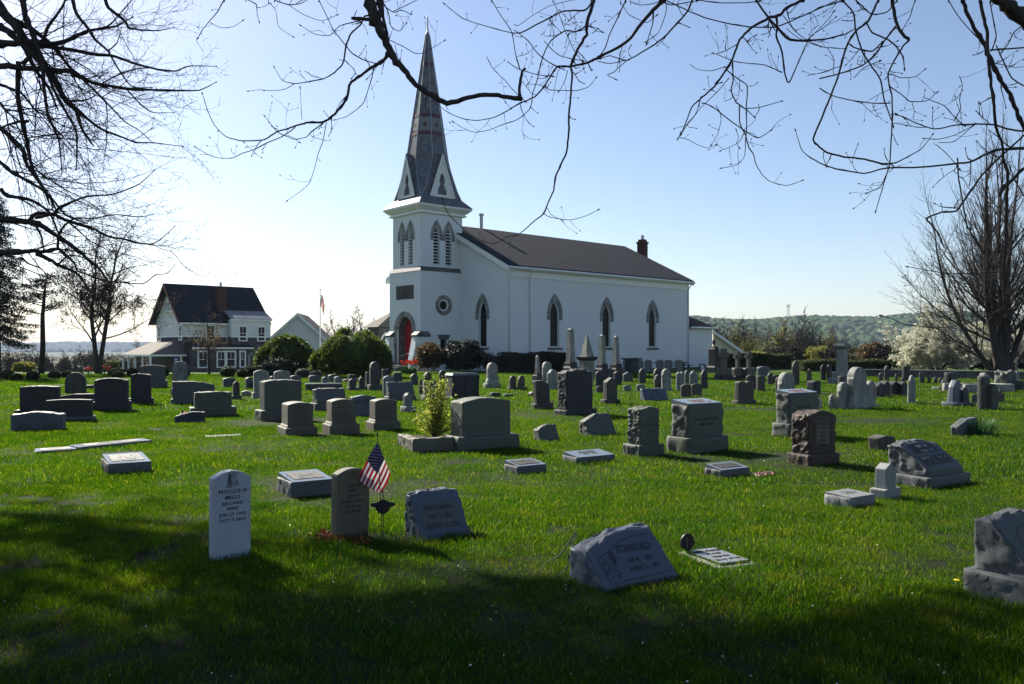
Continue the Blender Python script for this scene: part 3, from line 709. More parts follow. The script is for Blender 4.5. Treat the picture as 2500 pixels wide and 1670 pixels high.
# flat plates in the lawn
w, t, c, Yf, a = rect(1656, 1762, 1852, 1396, None, 24)
r = thing('grave_plate', 'flat bronze plate on a concrete slab beside the STANFORD stone', 'grave plate', c, a)
slab('slab', 'concrete', r, w, t, .06, z0=-.035, rock=.012, rock_top=0, res=10, seed=31)
MB().box(-w*.40, w*.40, -t*.40, t*.40, .024, .04).build('plate', MATS['bronze'], r); MB().box(-w*.385, w*.385, -t*.38, t*.38, .040, .043).build('plate_face', MATS['bronze_face'], r)
PT = t
for i, (s, sz) in enumerate((('ROBERT L STANFORD', .12), ('SGT  US ARMY', .10), ('WORLD WAR II', .10), ('DEC 4 1920   OCT 7 1991', .09))):
    o = text(s, sz*PT, r, 0, .0445, PT*(.24-.16*i), 'ink', flat=True, sx=.95*w/PT/1.6); o.location = (0, PT*(.24-.16*i), .0445)
r = thing('grave_plate', 'flush pale flat marker in the lawn left of centre', 'grave plate', at(548, 1065.5, gy(1065.5)).to_2d().to_3d(), R(30))
slab('slab', 'granite_pale', r, .62, .3, .05, z0=-.028, rock=.006, res=8, seed=32, rock_top=0)

# veteran markers and flags
def lathe_disc(mb, x, z, rr, th=.006, sx=1.):
    pts = [(x+rr*sx*math.cos(i*.2618), z+rr*math.sin(i*.2618)) for i in range(24)]
    mb.prism(pts, -th, th)
p = at(937, 1308, gy(1310)); p.z = 0
r = thing('grave_marker', 'dark round veteran marker with side wings on a rod, below the larger flag', 'grave marker', p, R(10))
MB().tube([(0,0,-.03),(-.004,0,.30),(-.012,0,.42)], .004, 6).build('rod', MATS['metal_dark'], r)
mb = MB(); lathe_disc(mb, -.008, .255, .062, .005); mb.prism([(-.115,.27),(-.105,.288),(-.06,.295),(.045,.295),(.09,.288),(.10,.27),(.08,.255),(.05,.25),(-.06,.25),(-.095,.255)], -.0065, .0065)
mb.build('medallion', MATS['metal_dark'], r)
# flag: cloth hanging in folds from a slanted stick
def flag(root, M, wd, ht, stripes=13, nm='cloth', bend=None, cant=(.44, .54)):
    nx, nz = 24, 26; bend = bend or (lambda a, b: (a*wd, .02*math.sin(a*9+b*3), -b*ht))
    V = {}; 
    for key in ('flag_red', 'flag_white', 'flag_blue'): V[key] = MB()
    for i in range(nx):
        for j in range(nz):
            a, b = (i+.5)/nx, (j+.5)/nz
            key = 'flag_blue' if a < cant[0] and b < cant[1] else ('flag_red' if int(b*stripes) % 2 == 0 else 'flag_white')
            q = [M @ Vector(bend(x/nx, y/nz)) for x, y in ((i,j),(i+1,j),(i+1,j+1),(i,j+1))]
            V[key].poly(q)
    st = MB()
    for rr in range(9):
        for cc in range(6 if rr % 2 == 0 else 5):
            a = cant[0]*((cc+.5+(.5 if rr % 2 else 0))/6.); b = cant[1]*(rr+.8)/9.6
            for sg in (-1, 1):
                st.poly([M @ (Vector(bend(a+.011*math.cos(g)*.8, b+.013*math.sin(g)*.8*1.5))+Vector((0, sg*.0015, 0))) for g in [x*1.2566 for x in range(5)]])
    for key, mb in V.items(): mb.build(nm if key == 'flag_red' else ('field' if key == 'flag_blue' else 'white_stripes'), MATS[key], root, smooth=True)
    st.build('stars', MATS['flag_white'], root)
Yg = 6.95; base = at(934, 1300, Yg)
r = thing('flag', 'small stars and stripes flag on a stick beside the stained marble headstone', 'flag', (base.x, Yg, 0), 0)
tip = at(921, 1062, Yg)-Vector((base.x, Yg, 0)); foot = Vector((0,0,-.03)); MB().tube([foot, tip*.5+foot*.5, tip], [.004,.004,.003], 6).build('stick', MATS['metal_dark'], r)
MB().lathe([(.0,0),(.006,.004),(.007,.012),(.004,.022),(.001,.034)], 8).build('finial', MATS['metal_dark'], r, loc=tip)
q = lambda x, y, dy=0: at(x, y, Yg+dy)-Vector((base.x, Yg, 0))
# corners of the cloth as it hangs: hoist along the stick, fly corner falls down and left
A, B, C_, D = q(922, 1078), q(954, 1157, .03), q(931, 1203, .05), q(875, 1170, -.05)
def bd_(a, b):      # a along stripes (down), b across them
    p0 = A.lerp(D, a); p1 = B.lerp(C_, a)
    e = p0.lerp(p1, b); bul = math.sin(math.pi*b)*.012*(1+a); fold = .013*math.sin(b*11+a*2)*(.3+a)
    s = math.sin(math.pi*a)*math.sin(math.pi*b)*.0
    return (e.x+math.sin(math.pi*a)*.010*(b-.5)*2+s, e.y+fold-bul, e.z-math.sin(math.pi*b)*.012*a)
flag(r, Matrix(), 1, 1, bend=bd_, cant=(.42, 1.0) if 0 else (.50, .54))
p = at(1680, 1354, gy(1356)); p.z = 0
r = thing('grave_marker', 'dark round disc on a short stake behind the bronze plate', 'grave marker', p, R(20))
MB().tube([(0,0,-.03),(-.006,0,.16)], .004, 6).build('rod', MATS['metal_dark'], r)
mb = MB(); lathe_disc(mb, -.008, .105, .066, .006, .9); mb.build('medallion', MATS['metal_dark'], r); MB().tube([(-.012,-.008,.065),(-.018,-.009,.145)], .0022, 5).build('flag_holder', MATS['metal_grey'], r)
p = at(1862, 1160, gy(1163)); p.z = .012
r = thing('flag', 'small flag fallen flat in the grass beside a block marker', 'flag', p, R(25))
MB().tube([(-.12,0,.01),(.36,.02,.01)], .005, 6).build('stick', MATS['metal_dark'], r)
flag(r, Matrix.Rotation(R(6), 4, 'Z'), .30, .12, bend=lambda a, b: (-.16+a*.34, -.05+b*.10, .02+.022*math.sin(a*17+b*9)), cant=(.01, .01))
p = at(445, 1030, gy(1033)); p.z = 0
r = thing('flag', 'tiny flag standing on top of the low dark wedge stone', 'flag', p, 0)
MB().tube([(0,.12,0),(-.05,.12,.30)], .004, 5).build('stick', MATS['metal_dark'], r)
flag(r, Matrix.Translation((-.06,.12,.27)), .15, .12, bend=lambda a, b: (-.06*b+a*.12+.01*math.sin(b*6), .01*math.sin(a*14), -.04*a-b*.14), cant=(.4, .4))
p = at(1716, 975, gy(983)); p.z = 0

# brownstone EMERY
r, dw, dt, z0, hh, w, t = stone((1922, 1977, 2050, 999, 1109, 1142, 'seg', 'brown', {'rot': 30, 'rock': .03, 'rtop': .02, 'dw': .84, 'dt': .8, 'brock': .016, 'wear': .003}),
    'reddish brown rough sided gravestone carved EMERY on its own base', seed=17)
f = -dt/2-.002
for a, b, c, d in ((-.22, .27, .74, .86), (-.24, .27, .22, .66)):
    MB().box(a*dw, b*dw, f-.001, f+.003, z0+c*hh, z0+d*hh).build('panel', MATS['tan'], r)
text('EMERY', .085*dw/.6, r, .02*dw, z0+.80*hh, f-.002, 'cut', bold=.01)
worn(5, .36*dw, .035, r, z0+.6*hh, f-.002, seed=9)
frame_lines([(-.34*dw, z0+.05*hh), (-.34*dw, z0+.88*hh), (-.2*dw, z0+.93*hh), (.2*dw, z0+.93*hh), (.34*dw, z0+.88*hh), (.34*dw, z0+.05*hh)], r, f, .004)

# two big dies with polished sloping heads
def desk(xl, x0, xr, ytf, ybt, yb, label, dw=.86, seed=0, th=None, m='granite_green', wn=True):
    w, t, c, Yf, a = rect(xl, x0, xr, yb, th, 33); r = thing('gravestone', label, 'gravestone', c, a)
    Hb = hz_(ybt, Yf); Ht = hz_(ytf, Yf)
    slab('base', m, r, w, t, Hb+.04, z0=-.04, rock=.02, rock_top=0, rock_front=.008, res=14, seed=seed)
    W, T = w*dw, t*.76; hd = Ht-Hb
    slab('headstone', m, r, W, T, hd-.03, z0=Hb, rock=.03, rock_top=0, res=16, seed=seed+1)
    rise = .05; e = .0
    b = MB(); z = Ht-.03
    b.v = [(-W/2-.008,-T/2-.004,z),(W/2-.03,-T/2-.004,z),(W/2-.03,T/2,z),(-W/2-.008,T/2,z),(-W/2-.008,-T/2-.004,z+.022),(W/2-.03,-T/2-.004,z+.022),(W/2-.03,T/2,z+rise+.02),(-W/2-.008,T/2,z+rise+.02)]
    b.f = [(4,5,6,7),(0,1,5,4),(1,2,6,5),(2,3,7,6),(3,0,4,7)]
    b.build('polished_top', MATS['granite_pol'], r)
    tl = math.atan2(rise, T); o = worn(2, W*.6, .07, r, 0, 0, 'rust', seed=seed); o.rotation_euler = (R(-90)+tl,0,0); o.location = (0, T*.1, z+.024+rise/2+T*.1*math.tan(tl))
    worn(1, W*.7, .045, r, Hb+hd*.52, -T/2-.004, seed=seed+5); worn(1, W*.55, .045, r, Hb+hd*.38, -T/2-.004, seed=seed+6)
    return r
desk(1628, 1683, 1777, 983, 1067, 1110, 'large pale grey gravestone with a bright sloping top, rows right of centre', seed=41)
desk(1885, 1932, 2008, 957, 1033, 1071, 'tall grey gravestone with a sloping polished top behind the reddish brown one', seed=42, dw=.88)

# the grey pair of the middle rows and others
N_ = [
 ((1521, 1563, 1621, 991, 1086, 1116, 'seg0', 'granite_green', {'rot': 33, 'rock': .02, 'rtop': .012, 'dw': .76, 'dt': .74, 'brock': .016}), 'narrow grey upright gravestone with an arched name panel, left of the sloping topped stone', 'panel'),
 ((2123, 2164, 2200, 1129, 1193, 1222, 'gable', 'marble_post', {'rot': 38, 'dw': .66, 'dt': .7, 'wear': 0, 'taper': .97}), 'little white marble post with a gabled head on a square base', None),
 ((2140, 2150, 2188, 1060, 0, 1102, 'slopeR', 'marble_dark', {'rot': 30, 'th': .2, 'ty': -8, 'wear': .006}), 'small tilted dark stone with a lit top, sinking behind the marble post', None),
 ((2328, 2340, 2386, 1022, 0, 1066, 'slant', 'granite', {'rot': 35, 'th': .14, 'rock': .008, 'ty': -3}), 'low grey stone with a slanting top beside the daffodil leaves', None),
 ((1296, 1322, 1368, 1035, 0, 1080, 'slant', 'granite_green', {'rot': 30, 'th': .26, 't1': .3, 'nose': .1, 'rock': .01, 'ty': 3}), 'small grey wedge stone with a slanted left side, leaning in the centre lawn', None),
 ((1405, 1440, 1506, 1009, 0, 1068, 'slant', 'granite_green', {'rot': 28, 'th': .34, 't1': .3, 'nose': .15, 'rock': .012}), 'grey wedge stone with a blank face, between the leaning wedge and the narrow upright', None),
 ((1080, 1122, 1267, 968, 1064, 1104, 'seg', 'granite_green', {'rot': 30, 'dw': .80, 'dt': .7, 'brock': .018, 'rock': .004}), 'broad grey arched gravestone behind the yellow-green bush', None),
 ((620, 640, 748, 926, 1001, 1031, 'seg0', 'granite_green', {'rot': 33, 'dw': .84, 'dt': .7, 'th': .55, 'brock': .016, 'rtop': .008}), 'largest grey gravestone left of centre, behind three matching stones', None),
 ((677, 698, 776, 979, 1045, 1066, 'seg', 'tan', {'rot': 28, 'dw': .80, 'dt': .7, 'plinth': .05}), 'left one of three matching tan gravestones with arched tops', 'three'),
 ((787, 806, 879, 972, 1037, 1064, 'seg', 'tan', {'rot': 28, 'dw': .80, 'dt': .7, 'plinth': .05}), 'middle one of three matching tan gravestones with arched tops', 'three'),
 ((893, 913, 979, 972, 1031, 1053, 'seg', 'tan', {'rot': 28, 'dw': .80, 'dt': .7, 'plinth': .05}), 'right one of three matching tan gravestones with arched tops', 'three'),
 ((855, 860, 919, 964, 1000, 1018, 'serp', 'granite_blue', {'rot': 30, 'dw': .97, 'dt': .9, 'th': .22}), 'low blue-grey gravestone carved MORRIS behind the matching tan three', 'morris'),
 ((976, 992, 1015, 959, 993, 1009, 'shoul', 'marble_grey', {'rot': 38, 'dw': .66, 'dt': .5}), 'tiny pale marble stone on a base, right of the MORRIS stone', None),
 ((759, 772, 852, 947, 984, 1005, 'seg0', 'granite', {'rot': 33, 'dw': .86, 'dt': .7, 'th': .5, 't1': .6, 'rock': .015, 'brock': .02}), 'grey gravestone with a rough hewn left edge behind the tan three', None),
 ((19, 26, 153, 1003, 0, 1054, 'serp', 'granite_blue', {'rot': 14, 'th': .22, 'rtop': .01, 'rock': .005}), 'low blue-grey stone with two name plates, nearest at the far left', 'plates'),
 ((97, 104, 228, 974, 1018, 1030, 'seg0', 'granite_dark', {'rot': 16, 'th': .30, 'dw': .90, 'dt': .7, 'bm': 'granite'}), 'dark stone carved with a name and a leaf spray, behind the two-plate stone', 'blower'),
 ((25, 34, 150, 941, 1001, 1012, 'seg0', 'granite_dark', {'rot': 14, 'th': .42, 'dw': .80, 'dt': .7, 'rtop': .01}), 'dark wide gravestone at the far left behind the two-plate stone', None),
 ((211, 224, 315, 922, 981, 1005, 'seg', 'granite_dark', {'rot': 18, 'dw': .88, 'dt': .7, 'th': .45, 'rtop': .014, 'brock': .02, 'rock': .01}), 'dark rough topped gravestone on a thick base, left rows', None),
 ((305, 313, 373, 912, 973, 989, 'seg0', 'granite_dark', {'rot': 20, 'dw': .82, 'dt': .7, 'th': .4, 'rtop': .012, 'brock': .015}), 'dark upright gravestone right of the rough topped one on the left', None),
 ((153, 158, 210, 909, 0, 962, 'round', 'marble_dark', {'rot': 20, 'th': .14}), 'round headed weathered tablet in the left rows in front of the path', None),
 ((325, 333, 408, 891, 930, 948, 'seg', 'granite', {'rot': 20, 'dw': .86, 'dt': .6, 'th': .5}), 'wide grey arched gravestone before the house porch', None),
 ((411, 417, 461, 882, 948, 964, 'round', 'marble_grey', {'rot': 20, 'dw': .84, 'dt': .5, 'th': .4}), 'tall round headed marble tablet standing before the house', None),
 ((410, 418, 526, 930, 974, 987, 'slopeR', 'granite', {'rot': 22, 'dw': .93, 'dt': .7, 'th': .4, 'rock': .02}), 'wide grey gravestone whose right end falls away rough, left of centre', None),
 ((453, 466, 577, 955, 995, 1019, 'seg0', 'granite_green', {'rot': 25, 'dw': .80, 'dt': .6, 'th': .5, 'rock': .012, 'brock': .014}), 'grey-green gravestone on a long base behind the small dark wedge', None),
 ((415, 425, 495, 1005, 0, 1036, 'slant', 'granite_dark', {'rot': 12, 'th': .3, 't1': .5, 'rock': .01}), 'low dark wedge stone with a tiny flag on it', None),
 ((128, 134, 226, 961, 0, 984, 'slant', 'granite_dark', {'rot': 14, 'th': .3}), 'low long dark ledge stone between the left gravestones', None),
 ((152, 158, 224, 940, 0, 952, 'flat', 'granite_dark', {'rot': 14, 'th': .4}), 'low oblong bench-like stone behind the round headed left tablet', None),
 ((560, 566, 590, 930, 966, 977, 'gothic', 'marble_dark', {'rot': 25, 'dw': .68, 'dt': .5, 'th': .3}), 'small pointed tablet on a base left of the tall pale marble one', None),
 ((583, 590, 612, 953, 0, 969, 'serp', 'marble', {'rot': 20, 'th': .35}), 'fallen curved white stone catching the light', None),
 ((608, 618, 662, 903, 958, 975, 'seg', 'marble', {'rot': 25, 'dw': .86, 'dt': .45, 'th': .35}), 'tall pale weathered marble tablet behind the largest grey gravestone', None),
 ((1085, 1104, 1172, 915, 968, 976, 'flat', 'granite_dark', {'rot': 30, 'dw': .96, 'dt': .94}), 'dark boxlike vault tomb with a bright lit lid, right of the bush top', 'vault'),
 ((1353, 1383, 1457, 903, 1000, 1017, 'seg0', 'granite_dark', {'rot': 33, 'dw': .84, 'dt': .72, 'rtop': .04, 'rock': .02, 'tx': 0, 'ty': -1, 'brock': .01}), 'big dark rock topped gravestone leaning in the middle rows', 'darkbig'),
 ((1297, 1308, 1352, 928, 984, 1000, 'slopeR', 'marble_dark', {'rot': 30, 'dw': .74, 'dt': .7, 'ty': -4}), 'weathered tilted block stone left of the big dark rock topped one', None),
 ((1465, 1477, 1515, 921, 975, 987, 'gable', 'marble_dark', {'rot': 30, 'dw': .66, 'dt': .8}), 'dark stone with a lit gabled head right of the big dark one', None),
 ((1787, 1802, 1847, 930, 977, 990, 'book', 'marble_dark', {'rot': 32, 'dw': .80, 'dt': .75}), 'open book shaped double gravestone on a base', None),
 ((1570, 1576, 1633, 948, 0, 980, 'flat', 'granite_blue', {'rot': 24, 'th': .3, 't1': .35, 'nose': .1, 'rock': .006}), 'low blue-grey slant marker with two lettered panels', 'slab2'),
 ((939, 950, 1016, 932, 968, 980, 'slant' if 0 else 'flat', 'granite', {'rot': 28, 'dw': .92, 'dt': .7, 'th': .45, 't1': .4, 'rock': .012}), 'wide grey slant gravestone near the foot of the church steps', None),
 ((1034, 1042, 1078, 930, 966, 978, 'flat', 'granite', {'rot': 28, 'dw': .92, 'dt': .7, 'th': .45, 't1': .4, 'rock': .012}), 'grey slant gravestone half hidden by the bush top', None),
 ((742, 746, 836, 935, 0, 955, 'flat', 'black', {'rot': 16, 'th': .8, 'wear': 0}), 'long low black slab tomb with a bright top, left of the marble tablets', None),
]
for sp, lb, kind in N_:
    r, dw, dt, z0, hh, w, t = stone(sp, lb); f = -dt/2-.002
    if kind == 'panel':
        frame_lines([(-.40*dw, z0+.52*hh), (-.3*dw, z0+.62*hh), (0, z0+.67*hh), (.3*dw, z0+.62*hh), (.40*dw, z0+.52*hh)], r, f, .004); worn(2, dw*.7, .05, r, z0+.5*hh, f, seed=2)
    elif kind == 'three': worn(6, dw*.66, .034, r, z0+.80*hh, f, seed=int(w*1000), gap=1.9)
    elif kind == 'morris': text('MORRIS', .12, r, 0, z0+.55*hh, f, 'cut', bold=.01)
    elif kind == 'plates':
        for a, b in ((-.40, -.08), (.10, .44)):
            MB().box(a*dw, b*dw, f-.002, f+.003, z0+.24*hh, z0+.46*hh).build('name_plate', MATS['granite'], r); worn(2, (b-a)*dw*.8, .028, r, z0+.39*hh, f-.004, x=(a+b)/2*dw, seed=int(a*99))
        worn(1, dw*.4, .09, r, z0+.70*hh, f, 'granite', seed=4)
    elif kind == 'blower':
        text('BLOWER', .12, r, .06*dw, z0+.66*hh, f, 'cut', bold=.01); mb = MB(); rg = random.Random(8)
        for q in range(14):
            a = rg.uniform(-.42, -.28)*dw; b = z0+rg.uniform(.45, .8)*hh; g = rg.uniform(0, 3); mb.tube([(a, f, b), (a+.04*math.cos(g), f, b+.04*math.sin(g)), (a+.08*math.cos(g), f, b+.05*math.sin(g))], [.004,.007,.002], 4)
        mb.build('carved_leaves', MATS['cut'], r)
    elif kind == 'vault':
        b = MB(); zt = z0+hh; b.v = [(-w*.5,-t*.5,zt),(w*.5,-t*.5,zt),(w*.5,t*.5,zt),(-w*.5,t*.5,zt),(-w*.44,-t*.42,zt+.07),(w*.44,-t*.42,zt+.07),(w*.44,t*.42,zt+.07),(-w*.44,t*.42,zt+.07)]
        b.f = [(3,2,1,0),(4,5,6,7),(0,1,5,4),(1,2,6,5),(2,3,7,6),(3,0,4,7)]; b.build('lid', MATS['granite_pol'], r)
        for a in (-.46, -.02, .42): MB().box(a*dw, (a+.06)*dw, f-.02, f+.01, z0, z0+hh*.82).build('pilaster', MATS['granite_dark'], r)
        MB().box(-.48*dw, .50*dw, f-.03, f+.01, z0+hh*.82, z0+hh*.98).build('cornice', MATS['granite_dark'], r)
    elif kind == 'darkbig': worn(3, dw*.5, .05, r, z0+.6*hh, f, seed=7)
    elif kind == 'slab2':
        ln = lean_of(dt, .35, hh, .1)
        worn(1, .3, .035, r, z0+.84*hh, fy(dt, ln, hh, .1, .84*hh), lean=ln, seed=5)
        for a in (-.20, .18): worn(2, .24, .07, r, z0+.52*hh, fy(dt, ln, hh, .1, .52*hh), lean=ln, x=a*dw, seed=int(a*50))

# planter curb in front of the broad arched stone, its bush, and debris
w, t, c, Yf, a = rect(982, 1010, 1112, 1106, 1.0, 22)
r = thing('planter', 'mossy stone curb bed holding the yellow-green bush', 'planter', c, a)
slab('curb', 'tan', r, w, .14, .26, z0=-.04, cy=-t/2+.07, rock=.01, rock_top=.008, res=10, seed=51); slab('curb', 'tan', r, .14, t-.16, .24, z0=-.04, cx=-w/2+.07, cy=.08, rock=.01, res=8, seed=52)
slab('soil', 'mulch', r, w-.2, t-.22, .20, z0=-.04, cx=.06, cy=.06, rock=0, rock_top=.02, res=10, seed=53)
